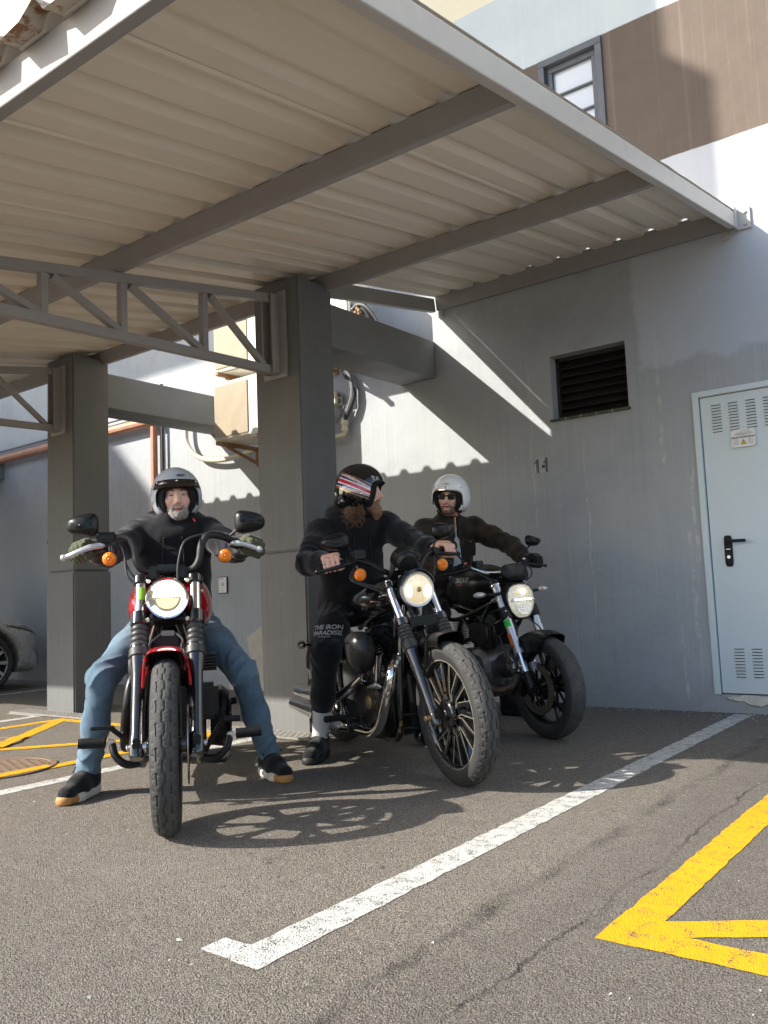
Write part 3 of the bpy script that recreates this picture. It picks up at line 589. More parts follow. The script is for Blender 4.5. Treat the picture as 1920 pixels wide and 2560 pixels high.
# ------------------------------------------------------------------ the carport roof
SL = .1637
def zc(y): return 2.285+SL*y                               # underside of the purlins
def build_canopy():
    r = empty('carport_canopy', (-1.45, 1.4, 0)); tag(r, 'corrugated metal carport roof on steel purlins and trusses', 'carport'); O = V(-1.45, 1.4, 0)
    P = lambda x, y, z: V(x, y, z)-O
    H = .115; XL, XR = -16.0, -1.43
    def sheet(name, x0, x1, ya, yb, seed):
        b = MB(); rnd = random.Random(seed); prof = []; x = -1.311; k = 0; p = .24
        while x > x0-1e-6:
            for dx, dz in ((0, 0), (.136, 0), (.163, .043), (.211, .043)):
                if x-dx >= x0: prof.append((x-dx, dz))
            x -= p
        prof = [(a, c) for a, c in prof if a <= XR+.019]; prof.append((x0, prof[-1][1])); prof.insert(0, (XR+.02, 0.)); ys = np.linspace(ya, yb, 15); rows = []
        for q in ys:
            sag = rnd.uniform(-.002, .002); rows.append([P(a, q, zc(q)+H+.004+c+sag+.003*math.sin(a*2.1)) for a, c in prof])
        n = len(prof)
        for t in (0, .004): b.add([v+V(0, 0, t) for rw in rows for v in rw], [(i*n+j, i*n+j+1, (i+1)*n+j+1, (i+1)*n+j) for i in range(len(rows)-1) for j in range(n-1)])
        return b.build(name, M['sheet'], r, smooth=20, weld=False)
    sheet('roof_sheet', XL, XR, 1.37, 4.53, 1); sheet('roof_sheet', -3.90, XR, 4.53, WY-.03, 2)
    for j in range(9):
        b = MB(); x = -2.128-.72*j-.003*(j % 3); k = .5
        b.add([P(x, 1.38, zc(1.38)+H+.004), P(x-.016, 1.38, zc(1.38)+H-.004), P(x-.016, 4.52, zc(4.52)+H-.004), P(x, 4.52, zc(4.52)+H+.004)], [(0, 1, 2, 3)]); b.build('sheet_lap', M['sheet'], r, smooth=0)
    # rusty, dented front lip
    b = MB(); rnd = random.Random(3); x = -1.551; top = []
    while x > XL:
        for dx, dz in ((0, 0), (.136, 0), (.163, .043), (.211, .043)): top.append((x-dx, dz+rnd.uniform(-.003, .003), rnd.uniform(-.012, .012)))
        x -= .24
    y0 = 1.372
    for (xa, da, ja), (xb, db, jb) in zip(top[:-1], top[1:]):
        b.add([P(xa, y0, zc(y0)+H+.006+da), P(xb, y0, zc(y0)+H+.006+db), P(xb, y0-.068+jb, zc(y0-.068)+H+.004+db), P(xa, y0-.068+ja, zc(y0-.068)+H+.004+da)], [(0, 1, 2, 3)])
    b.build('front_lip', M['sheet_edge'], r, smooth=0, weld=True)
    def purlin(y, x0, x1, mat='steel', h=H, w=.055):
        b = MB(); b.beam(P(x0, y, zc(y)+h/2), P(x1, y, zc(y)+h/2), w, h, (0, -SL, 1)); b.build('purlin', M[mat], r, smooth=0, bevel=.005)
    purlin(1.42, XL, XR-.03); purlin(2.87, XL, XR-.03); purlin(4.46, XL, XR-.03); purlin(WY-.035, -3.85, XR-.03, w=.05, h=H+.028)
    b = MB(); b.beam(P(XR, 1.2, zc(1.2)+H/2-.008), P(XR, WY-.06, zc(WY-.06)+H/2-.008), .05, .108, (0, 0, 1)); b.build('fascia', M['steel_pale'], r, smooth=0, bevel=.006)
    b = MB(); b.beam(P(-3.875, 4.52, zc(4.52)+H/2-.01), P(-3.875, WY-.06, zc(WY-.06)+H/2-.01), .045, .115, (0, 0, 1)); b.build('edge_rail', M['steel'], r, smooth=0, bevel=.005)
    for bx in (XR+.055,):
        k = MB(); zz = zc(WY)+.05; k.box(P(bx+.01, WY-.012, zz), (.095, .014, .15), bev=.003); k.box(P(bx-.03, WY-.05, zz), (.012, .08, .15), bev=.003)
        for dz in (-.042, .042): k.cyl(P(bx+.022, WY-.018, zz+dz), P(bx+.022, WY-.032, zz+dz), .011, 6)
        k.build('bracket', M['steel_pale'], r, smooth=30)
    for bx in (XR-.06, -3.83):
        k = MB(); zz = zc(WY)-.032; k.box(P(bx, WY-.010, zz), (.05, .012, .07), bev=.003); k.cyl(P(bx, WY-.016, zz-.008), P(bx, WY-.026, zz-.008), .009, 6); k.build('bracket', M['steel_pale'], r, smooth=30)
    # trusses cantilevered from the columns
    for xt in (-3.995, -6.605, -11.06):
        t = empty('truss', (0, 0, 0), parent=r); zb = 2.378; yb0, yb1 = 1.42, 4.115
        b = MB(); b.beam(P(xt, yb0, zc(yb0)-.033), P(xt, yb1, zc(yb1)-.033), .055, .055); b.build('top_chord', M['steel'], t, smooth=0, bevel=.004)
        b = MB(); b.beam(P(xt, yb0+.03, zb-.03), P(xt, yb1, zb+.042), .055, .055); b.build('bottom_chord', M['steel'], t, smooth=0, bevel=.004)
        ys = [4.02, 3.50, 2.90, 2.41, 1.92, 1.5]
        for i, y in enumerate(ys):
            zt = zc(y)-.06; zl = zb+.0+.07*(y-yb0)/2.7-.01
            if i: b = MB(); b.beam(P(xt, y, zl), P(xt, y, zt), .045, .042, (0, 1, 0)); b.build('upright', M['steel'], t, smooth=0, bevel=.003)
            if i < len(ys)-1:
                y2 = ys[i+1]; b = MB(); b.beam(P(xt+.001, y-.0, zl+.0), P(xt+.001, y2+.05, zc(y2)-.06), .038, .04, (1, 0, 0)); b.build('diagonal', M['steel'], t, smooth=0, bevel=.003)
        b = MB(); b.box(P(xt, 4.135, 2.665), (.22, .018, .60), bev=.003); b.box(P(xt-.045, 4.095, 2.665), (.012, .07, .55)); b.box(P(xt+.045, 4.095, 2.665), (.012, .07, .55)); b.build('end_plate', M['steel'], t, smooth=0)
build_canopy()

# ------------------------------------------------------------------ air conditioners, pipes and cables on the wall
def ac_unit(x, y, z, w, h, d, label):
    r = empty('air_conditioner', (x+w/2, y+d/2, z)); tag(r, label, 'air conditioner', 'outdoor air conditioning units')
    b = MB(); b.box((0, 0, h/2), (w, d, h), bev=.018); b.build('casing', M['ac_cream'], r); gw = w*.52; gx = -w/2+.03+gw/2
    b = MB(); b.quad((gx-gw/2, -d/2-.002, .05), (gx+gw/2, -d/2-.002, .05), (gx+gw/2, -d/2-.002, h-.035), (gx-gw/2, -d/2-.002, h-.035)); b.build('backing', M['ac_dark'], r, smooth=0)
    b = MB(); n = int(gw/.014)
    for k in range(n+1): b.box((gx-gw/2+gw*k/n, -d/2-.008, h/2+.006), (.0075, .012, h-.085))
    for k in range(9): b.box((gx, -d/2-.0035, .06+(h-.11)*k/8), (gw, .003, .005))
    b.build('grille', M['ac_grille'], r, smooth=0)
    b = MB(); b.box((w*.29, -d/2-.003, h*.86), (.11, .006, .042), bev=.003); b.build('badge', M['badge'], r); text('badge_lettering', 'climaterra', .018, (w*.29, -d/2-.0068, h*.86), (1, 0, 0), (0, 0, 1), M['sign_white'], r, .0003)
    b = MB()
    for k in range(22): b.box((gx-gw/2+gw*k/21, -d/2-.004, .024), (.006, .01, .022))
    b.build('drip_slots', M['ac_cream'], r, smooth=0)
    for sx in (-w*.36, w*.3):
        k = MB(); k.box((sx, .06, -.018), (.045, d+.26, .035), bev=.004); k.beam((sx, d/2+.15, -.16), (sx, -d/2+.05, -.035), .035, .02); k.box((sx, d/2+.155, -.10), (.045, .03, .17), bev=.004); k.build('bracket', M['rust'], r)
ac_unit(-6.065, 5.42, 2.365, .82, .575, .30, 'lower cream air conditioner with tan grille bracketed to the wall behind the columns'); ac_unit(-6.075, 5.44, 3.03, .82, .575, .30, 'upper cream air conditioner with tan grille, hung above another unit'); ac_unit(-5.02, 5.44, 3.09, .62, .62, .30, 'cream air conditioner half hidden by the beam, pipes coming out of its side')
def pipe(name, pts, r, mat, label, cat, group=None, smooth=8):
    b = MB(); b.tube(pts, r, 10, smooth); o = b.build(name, M[mat], None); tag(o, label, cat, group); return o
pipe('copper_pipe', [(-20, 5.90, 2.80), (-10.9, 5.90, 2.875), (-9.6, 5.90, 2.885), (-7.58, 5.90, 2.90)], .052, 'copper', 'long horizontal copper-coloured pipe along the wall behind the columns', 'pipe', smooth=0)
pipe('copper_pipe', [(-7.62, 5.93, 2.95), (-7.62, 5.93, 1.82)], .038, 'copper', 'short vertical copper-coloured pipe behind the silver helmet', 'pipe', smooth=0)
pipe('conduit', [(-20, 5.93, 2.93), (-10.9, 5.95, 3.0), (-9.6, 5.95, 3.01), (-7.7, 5.95, 3.03)], .014, 'cable', 'thin grey conduit running just above the long copper pipe', 'conduit', smooth=0)
pipe('conduit', [(-7.50, 5.95, 3.3), (-7.50, 5.95, 1.0)], .018, 'cable_dark', 'thin dark conduit beside the vertical copper pipe', 'conduit', smooth=0)
pipe('hose', [(-7.07, 5.94, 3.1), (-7.08, 5.93, 2.75), (-7.05, 5.92, 2.56), (-6.88, 5.92, 2.40), (-6.6, 5.92, 2.33), (-6.25, 5.92, 2.33), (-5.9, 5.93, 2.39), (-5.3, 5.95, 2.5)], .026, 'pvc', 'cream hose sagging in a curve below the lower air conditioner', 'hose')
def build_cables():
    r = empty('cable_bundle', (-4.85, 5.93, 2.7)); tag(r, 'bundle of grey cables and hoses hanging on the wall under the beam', 'cables'); rnd = random.Random(5)
    for k in range(9):
        b = MB(); j = lambda s=.018: rnd.uniform(-s, s); rr = (.022, .019, .012, .012, .008, .008, .008, .007, .006)[k]
        b.tube([(-.22+j(), j()*.5, .27+j()), (-.06+j(), j()*.5, .28+j()), (.03+j(.03), j()*.6, .18), (.055+j(.03), j()*.6, .02), (.02+j(.025), j()*.6, -.12), (-.03+j(.015), j()*.5, -.22)], rr, 8, 6); b.build('cable', M['cable' if k % 3 else 'cable_dark'], r)
    for k in range(3):
        b = MB(); b.tube([(-.03, 0, -.08), (-.09-.02*k, 0, -.19-.02*k), (-.16-.02*k, 0, -.17), (-.2, 0, -.09)], .006, 6, 6); b.build('cable', M['cable'], r)
    b = MB(); b.cyl((-.035, 0, -.2), (-.04, 0, -.33), .028, 14); b.cyl((-.036, 0, -.235), (-.037, 0, -.26), .036, 14); b.cyl((-.039, 0, -.3), (-.04, 0, -.32), .034, 14); b.tube([(-.04, 0, -.32), (-.06, 0, -.355), (-.12, 0, -.36), (-.4, 0, -.36)], .022, 10, 5); b.build('pipe_coupling', M['pvc'], r)
    j = empty('junction_box', (-4.98, 5.93, 2.69)); tag(j, 'small cream junction box beside the hanging cables', 'junction box'); b = MB(); b.box((0, 0, 0), (.085, .11, .125), bev=.008); b.build('casing', M['pvc'], j)
    for dz in (-.028, .028): b = MB(); b.cyl((.042, -.01, dz), (.056, -.01, dz), .02, 14); b.build('gland', M['cable'], j)
    r = empty('pipe_bundle', (-4.33, 5.60, 3.2)); tag(r, 'tangle of insulated pipes at the side of the air conditioner above the beam', 'pipes')
    for k, (pts, rr, m) in enumerate((([(-.06, -.08, .12), (.02, -.1, .12), (.09, -.06, -.02), (.12, .05, -.2), (.14, .2, -.35)], .038, 'cable_dark'), ([(-.06, -.02, .05), (.03, -.04, .03), (.08, .0, -.1), (.08, .1, -.3)], .022, 'cable'), ([(-.06, -.14, .02), (.0, -.15, 0), (.05, -.12, -.07), (.07, 0, -.25)], .018, 'rust'), ([(-.3, -.13, .2), (-.2, -.17, .05), (-.08, -.16, -.08), (.06, -.1, -.14), (.1, .1, -.3)], .014, 'cable'), ([(-.06, -.13, .08), (.04, -.14, .1), (.13, -.1, .02), (.18, .05, -.2), (.2, .25, -.4)], .012, 'cable'))):
        b = MB(); b.tube(pts, rr, 9, 6); b.build('insulated_pipe', M[m], r)
    b = MB(); b.cyl((.075, .0, -.12), (.078, .04, -.2), .032, 12); b.build('coupling', M['rust'], r); b = MB(); rnd = random.Random(2)
    for k in range(14): b.ell((rnd.uniform(-.03, .06), rnd.uniform(-.16, -.1), rnd.uniform(-.06, .12)), (.016, .014, .018), u=8, w=6)
    b.build('valves', M['rust'], r)
build_cables()
# unseen block added off frame; its jutting slab is shaped to shade the wall
def build_shade_block():
    r = empty('shade_block', (-24, -4, 0)); tag(r, 'unseen block added off to the side, its jutting slab shading the upper wall', 'building')
    b = MB(); b.box((0, 0, 6.5), (10, 6, 13), bev=.03); b.build('wall', M['column'], r)
    b = MB(); b.box((10.9, 4.0, 9.45), (11.8, 1.2, 1.0), bev=.03); b.box((10.74, 4.0, 10.8), (11.48, 1.2, 1.7), bev=.03); b.build('shade_slab', M['column'], r)
build_shade_block()

# ------------------------------------------------------------------ rounded solids: smooth-blended primitives meshed by sparse surface nets
class SDF:
    def __init__(self): self.p = []                        # (fn, centre, radius, op, k)
    def _a(self, fn, c, r, op, k): self.p.append((fn, np.asarray(c, float), float(r), op, k)); return self
    def cap(self, a, b, r1, r2=None, k=.02, op='+'):
        a, b = np.asarray(a, float), np.asarray(b, float); r2 = r1 if r2 is None else r2; ab = b-a; L2 = max(1e-9, ab@ab)
        def fn(p):
            t = np.clip(((p-a)@ab)/L2, 0, 1); return np.sqrt((((p-a)-t[:, None]*ab)**2).sum(1))-(r1+(r2-r1)*t)
        return self._a(fn, (a+b)/2, math.sqrt(L2)/2+max(r1, r2), op, k)
    def chain(self, pts, rr, k=.015, op='+'):
        for i in range(len(pts)-1): self.cap(pts[i], pts[i+1], rr[i], rr[i+1], k, op)
        return self
    def ell(self, c, s, rot=None, k=.02, op='+'):
        c = np.asarray(c, float); s = np.asarray(s, float); Rm = np.eye(3) if rot is None else np.asarray(rot, float)
        def fn(p):
            q = (p-c)@Rm; k0 = np.sqrt(((q/s)**2).sum(1)); k1 = np.sqrt(((q/(s*s))**2).sum(1)); return k0*(k0-1)/np.maximum(k1, 1e-6)
        return self._a(fn, c, s.max(), op, k)
    def box(self, c, h, rad=.01, rot=None, k=.01, op='+'):
        c = np.asarray(c, float); h = np.asarray(h, float)-rad; Rm = np.eye(3) if rot is None else np.asarray(rot, float)
        def fn(p):
            q = np.abs((p-c)@Rm)-h; return np.sqrt((np.maximum(q, 0)**2).sum(1))+np.minimum(q.max(1), 0)-rad
        return self._a(fn, c, np.linalg.norm(h)+rad*2, op, k)
    def __call__(self, p, sel=None):
        d = np.full(len(p), 1e3)
        for i in (range(len(self.p)) if sel is None else sel):
            fn, c, r, op, k = self.p[i]; e = fn(p)
            if op == '+':
                h = np.maximum(k-np.abs(d-e), 0)/k; d = np.minimum(d, e)-h*h*k*.25
            else:
                e = -e; h = np.maximum(k-np.abs(d-e), 0)/k; d = np.maximum(d, e)+h*h*k*.25
        return d
    def mesh(self, h=.006, B=12):
        adds = [q for q in self.p if q[3] == '+']; lo = np.min([q[1]-q[2] for q in adds], 0)-.03; hi = np.max([q[1]+q[2] for q in adds], 0)+.03
        nb = np.ceil((hi-lo)/(h*B)).astype(int); off = np.stack(np.meshgrid(*[np.arange(B+1)]*3, indexing='ij'), -1).reshape(-1, 3)
        C = np.array([q[1] for q in self.p]); RR = np.array([q[2]+q[4] for q in self.p]); hb = h*B*.87+.012; NN = (nb*B+2).astype(np.int64)
        verts = []; ids = []; edges = []
        ce = off.reshape(B+1, B+1, B+1, 3)
        for bx in range(nb[0]):
            for by in range(nb[1]):
                for bz in range(nb[2]):
                    b0 = np.array([bx, by, bz])*B; cen = lo+(b0+B/2)*h; sel = np.nonzero(((C-cen)**2).sum(1) < (RR+hb)**2)[0]
                    if not any(self.p[i][3] == '+' for i in sel): continue
                    if abs(self(cen[None], sel)[0]) > hb*1.5: continue
                    P = lo+(off+b0)*h; f = self(P, sel).reshape(B+1, B+1, B+1); s = f < 0
                    if s.all() or not s.any(): continue
                    acc = np.zeros((B, B, B, 3)); cnt = np.zeros((B, B, B))
                    for ax in range(3):
                        sl0 = [slice(None)]*3; sl1 = [slice(None)]*3; sl0[ax] = slice(0, B); sl1[ax] = slice(1, B+1)
                        f0, f1 = f[tuple(sl0)], f[tuple(sl1)]; cr = (f0 < 0) != (f1 < 0)
                        with np.errstate(divide='ignore', invalid='ignore'): t = np.where(cr, f0/(f0-f1), 0)
                        pos = ce[tuple(sl0)].astype(float).copy(); pos[..., ax] += t; o1, o2 = [a for a in range(3) if a != ax]
                        for d1 in (0, 1):
                            for d2 in (0, 1):
                                q = [slice(0, B)]*3; q[o1] = slice(d1, B+d1); q[o2] = slice(d2, B+d2); m = cr[tuple(q)]
                                acc += np.where(m[..., None], pos[tuple(q)], 0); cnt += m
                        q = [slice(0, B)]*3; i = np.argwhere(cr[tuple(q)]); sg = (f0[tuple(q)] < 0)[tuple(i.T)]
                        edges.append((ax, i+b0, sg))
                    i = np.argwhere(cnt > 0); v = acc[tuple(i.T)]/cnt[tuple(i.T)][:, None]; g = i+b0
                    verts.append(lo+(v+b0)*h); ids.append((g[:, 0]*NN[1]+g[:, 1])*NN[2]+g[:, 2])
        v = np.concatenate(verts); ids = np.concatenate(ids); o = np.argsort(ids); ids = ids[o]; v = v[o]; F = []
        for ax, g, sg in edges:
            if not len(g): continue
            o1, o2 = [(1, 2), (2, 0), (0, 1)][ax]; q = []; ok = np.ones(len(g), bool)
            for d1, d2 in ((1, 1), (0, 1), (0, 0), (1, 0)):
                c = g.astype(np.int64).copy(); c[:, o1] -= d1; c[:, o2] -= d2; k = (c[:, 0]*NN[1]+c[:, 1])*NN[2]+c[:, 2]
                j = np.clip(np.searchsorted(ids, k), 0, len(ids)-1); ok &= (ids[j] == k) & (c.min(1) >= 0); q.append(j)
            q = np.stack(q, 1)[ok]; s2 = sg[ok]; q[~s2] = q[~s2][:, ::-1]; F.append(q)
        return v, np.concatenate(F)
    def grad(self, p, e=1e-3):
        g = np.stack([self(p+e*a)-self(p-e*a) for a in np.eye(3)], 1); return g/(np.linalg.norm(g, axis=1, keepdims=True)+1e-9)
def wrinkle(v, scale=(9, 9, 14), amp=.006, seed=0., octv=3):
    s = np.asarray(scale, float); return np.array([mnoise.fractal(Vector(tuple(p*s+seed)), .6, 2.1, octv) for p in v])*amp
def sdf_obj(name, f, h, mats, parent, disp=None, matfn=None, relax=1, keep=None, cache=None):
    v, q = cache if cache else f.mesh(h)
    def normals():
        n = np.zeros_like(v); a = np.cross(v[q[:, 2]]-v[q[:, 0]], v[q[:, 3]]-v[q[:, 1]])
        for k in range(4): np.add.at(n, q[:, k], a)
        return n/(np.linalg.norm(n, axis=1, keepdims=True)+1e-12)
    for _ in range(relax):                                  # even the net out
        m = np.zeros_like(v); c = np.zeros(len(v))
        for k in range(4): np.add.at(m, q[:, k], v[q[:, (k+1) % 4]]+v[q[:, (k-1) % 4]]); np.add.at(c, q[:, k], 2)
        v = v*.5+.5*m/np.maximum(c, 1)[:, None]
    n = normals()
    if disp is not None: v = v+n*disp(v, n)[:, None]
    if keep is not None:
        q = q[keep(v[q].mean(1))]; used, inv = np.unique(q, return_inverse=True); v = v[used]; q = inv.reshape(-1, 4)
    me = bpy.data.meshes.new(name); me.vertices.add(len(v)); me.vertices.foreach_set('co', v.ravel())
    me.loops.add(len(q)*4); me.loops.foreach_set('vertex_index', q.ravel()); me.polygons.add(len(q)); me.polygons.foreach_set('loop_start', np.arange(0, len(q)*4, 4)); me.polygons.foreach_set('loop_total', np.full(len(q), 4))
    me.update(calc_edges=True); me.validate()
    me.polygons.foreach_set('use_smooth', np.ones(len(me.polygons), bool))
    if matfn is not None: me.polygons.foreach_set('material_index', matfn(v[q].mean(1)).astype(np.int32))
    return link(name, me, mats, parent)

# ------------------------------------------------------------------ motorcycles (local frame: x forward, y to the rider's left, z up, origin under the front axle)
def bike_root(name, x, y, th, lean, label):
    r = empty(name, (x, y, 0), (R(-lean), 0, R(th))); tag(r, label, 'motorcycle'); return r
def tyre(c, r, rim, w, parent, tread=None, worn=True, seed=0, na=None):
    rnd = np.random.RandomState(seed); na = na or (640 if tread else 120); hh = r-rim; a = hh*.5
    ph = np.radians(np.linspace(-90, 90, 41 if tread else 17)); lat = w/2*np.sign(np.sin(ph))*np.abs(np.sin(ph))**.92; rad = (r-a)+a*np.cos(ph)**.85 if False else (r-a)+a*np.cos(ph)
    lat = np.concatenate([[-w*.33, -w*.40, -w*.47], lat, [w*.47, w*.40, w*.33]]); rad = np.concatenate([[rim-.004, rim+.008, rim+hh*.30], rad, [rim+hh*.30, rim+.008, rim-.004]])
    A = np.linspace(0, 2*np.pi, na, endpoint=False); n = len(lat); D = np.zeros((na, n)); s = lat/w; arc = np.linspace(-.5, .5, n)
    T = A[:, None]/(2*np.pi); S = s[None, :]+0*T; top = (np.abs(S) < .47)
    if tread == 'cruiser':
        N = 24; f = (T*N) % 1; z0 = np.where(f < .5, .055, -.055); z0 = np.where((f > .44) & (f < .56), .055-(f-.44)/.12*.11, z0); z0 = np.where(f > .94, -.055+(f-.94)/.06*.055, np.where(f < .06, f/.06*.055, z0))
        cgr = np.abs(S-z0) < .024
        g = (T*N*1.0+.25) % 1
        for sg in (-1, 1):
            q = S*sg; rowm = ((np.abs(q-.235) < .022) & ((f*sg+.5) % 1 < .55)) | ((q > .18) & (q < .30) & (np.abs(((f*sg+.5) % 1)-.06) < .05))
            sh = (q > .33) & (q < .45) & (((T*N*2+.3*sg) % 1) < .2); sh2 = (np.abs(q-.365) < .016) & (((T*N*2+.3*sg) % 1) < .62)
            cgr = cgr | rowm | sh | sh2
        D = np.where(cgr, np.where(np.abs(S) > .3, .0022, .0042), 0)
    elif tread == 'sport':
        cgr = np.zeros_like(S, bool)
        for sg in (-1, 1):
            q = S*sg; cgr |= (q > .08) & (q < .43) & (np.abs(((T*17+q*1.15+(.5 if sg < 0 else 0)) % 1)-.5) < .022) & (((T*17/2) % 1) < .85)
        D = np.where(cgr, .0035, 0)
    D = D*top
    RR = rad[None, :]-D+(.0006*rnd.randn(na, n) if tread else 0)*(D == 0)*top
    X = RR*np.cos(A)[:, None]; Z = RR*np.sin(A)[:, None]; Y = lat[None, :]+0*X
    v = np.stack([X+c[0], Y+c[1], Z+c[2]], -1).reshape(-1, 3); i, j = np.meshgrid(np.arange(na), np.arange(n-1), indexing='ij'); i2 = (i+1) % na
    q = np.stack([i*n+j, i*n+j+1, i2*n+j+1, i2*n+j], -1).reshape(-1, 4); mi = ((np.abs(s[:-1]+s[1:])/2 < .42)[None, :] & (D[:, :-1] < .001)).reshape(-1).astype(np.int32) if worn else np.zeros(len(q), np.int32)
    me = bpy.data.meshes.new('tyre'); me.from_pydata(v, [], q.tolist()); me.polygons.foreach_set('material_index', mi); me.polygons.foreach_set('use_smooth', np.ones(len(q), bool)); me.update()
    me.set_sharp_from_angle(angle=R(50)); return link('tyre', me, [M['rubber'], M['rubber_worn']], parent)
def rim_obj(c, r, w, parent, mat='gloss_black', lip=None):
    b = MB(); b.lathe([(r+.002, -w/2), (r+.008, -w/2+.003), (r-.004, -w/2+.008), (r-.016, -w*.22), (r-.018, 0), (r-.016, w*.22), (r-.004, w/2-.008), (r+.008, w/2-.003), (r+.002, w/2)], c, (0, 1, 0), 72)
    return b.build('rim', M[mat], parent, smooth=50)
def disc_obj(c, y, r, parent, mat='disc', arms=5, name='brake_disc'):
    b = MB(); o = (c[0], y, c[2]); b.lathe([(r*.68, -.0025), (r, -.0025), (r, .0025), (r*.68, .0025), (r*.68, -.0025)], o, (0, 1, 0), 64)
    d = b.build(name, M[mat], parent, smooth=30); b = MB()
    for k in range(arms):
        a = 2*math.pi*k/arms; b.beam(V(c[0]+.03*math.cos(a), y, c[2]+.03*math.sin(a)), V(c[0]+r*.71*math.cos(a+.25), y, c[2]+r*.71*math.sin(a+.25)), .02, .005, (0, 1, 0))
    b.lathe([(.02, -.004), (.045, -.004), (.045, .004), (.02, .004)], o, (0, 1, 0), 32); b.build('carrier', M['satin_black'], d, smooth=0); return d
def gaiter(a, b_, r0, r1, n, parent, mat='gaiter'):
    a, b_ = V(*a), V(*b_); L = np.linalg.norm(b_-a); prof = [(r0*.6, 0)]; m = n*8
    for i in range(m+1):
        t = i/m; r = r0+(r1-r0)*t; prof.append((r*(.86+.16*abs(math.sin(math.pi*n*t))**.7), L*t))
    prof.append((r1*.5, L)); b = MB(); b.lathe(prof, a, b_-a, 28); return b.build('fork_gaiter', M[mat], parent, smooth=60)
def mirror(c, s, face, parent, stem, mat='satin_black', rot=0., shape=3.0):
    """housing seen from the front; face = direction of the glass (backwards)"""
    m = empty('mirror', (0, 0, 0), parent=parent); f = nrm(face); side = nrm(np.cross((0, 0, 1), f)); up = np.cross(f, side)
    side, up = side*math.cos(rot)+up*math.sin(rot), up*math.cos(rot)-side*math.sin(rot); c = V(*c); b = MB(); secs = []
    for t, k in ((-.036, .05), (-.034, .35), (-.028, .62), (-.015, .88), (0, 1.), (.006, 1.), (.008, .93)): secs.append((V(t, 0, 0), s[0]/2*k, s[1]/2*k, shape))
    b.loft(secs, 36); Rm = np.stack([f, side, up], 1)
    # taper one end like a cat's eye
    A = np.array(b.v); A[:, 2] *= 1-.28*(A[:, 1]/(s[0]/2)); b.v = [tuple(p) for p in A]; b.xform(Rm, c); b.build('housing', M[mat], m, smooth=45)
    b = MB(); b.loft([(V(.0085, 0, 0), s[0]*.455, s[1]*.44, shape), (V(.0095, 0, 0), s[0]*.45, s[1]*.435, shape)], 36); A = np.array(b.v); A[:, 2] *= 1-.28*(A[:, 1]/(s[0]/2)); b.v = [tuple(p) for p in A]; b.xform(Rm, c); b.build('glass', M['mirror_gl'], m, smooth=30)
    if mat != 'plain':
        b = MB(); b.loft([(V(-.0335, 0, 0), s[0]*.30, s[1]*.17, 3), (V(-.029, 0, 0), s[0]*.38, s[1]*.24, 3)], 28); b.xform(Rm, c-up*s[1]*.12); b.build('ridge', M[mat], m)
    b = MB(); b.tube([c-f*.025-up*s[1]*.05]+[V(*p) for p in stem], [.0065, .0055, .006], 8, 5); b.ell(c-f*.028-up*s[1]*.05, (.011, .011, .011), u=10, w=8); b.build('stem', M[mat], m)
    return m
def turn_signal(c, r, d, parent, bullet=True, stem=None):
    t = empty('turn_signal', parent=parent); d = nrm(d); c = V(*c); b = MB()
    b.lathe([(1e-4, -.05), (r*.45, -.045), (r*.85, -.025), (r*1.04, -.004), (r*1.04, .004), (r*.9, .004)], c, d, 28); b.build('housing', M['gloss_black'], t); b = MB(); b.lathe([(r*.97, .0), (r*.95, .008), (r*.75, .016), (r*.45, .020), (r*.3, .0175), (r*.12, .022), (1e-4, .0225)], c, d, 28); b.build('lens', M['amber'], t)
    if stem: b = MB(); b.tube([c-d*.02]+[V(*p) for p in stem], .008, 8, 4); b.build('stem', M['gloss_black'], t)
    return t
def fender(c, r, w, a0, a1, parent, mat, name='front_fender', thick=.004, lip=.02, n=28):
    """arc over a wheel, angles from straight ahead (0) through up (90) to back (180)"""
    b = MB(); prof = []
    for k in range(17):
        t = math.pi*(k/16); prof.append((w/2*math.cos(t), (math.sin(t)**.6)*.03))
    prof = [(w/2, -lip)]+prof+[(-w/2, -lip)]; rows = []
    for t0 in (0, thick):
        rows = []
        for i in range(n+1):
            a = R(a0+(a1-a0)*i/n); e = V(math.cos(a), 0, math.sin(a)); rows.append([V(*c)+e*(r+h+t0)+V(0, y, 0) for y, h in prof])
        m = len(prof); b.add([p for rw in rows for p in rw], [(i*m+j, i*m+j+1, (i+1)*m+j+1, (i+1)*m+j) for i in range(n) for j in range(m-1)])
    o = b.build(name, M[mat], parent, smooth=50, weld=False); return o
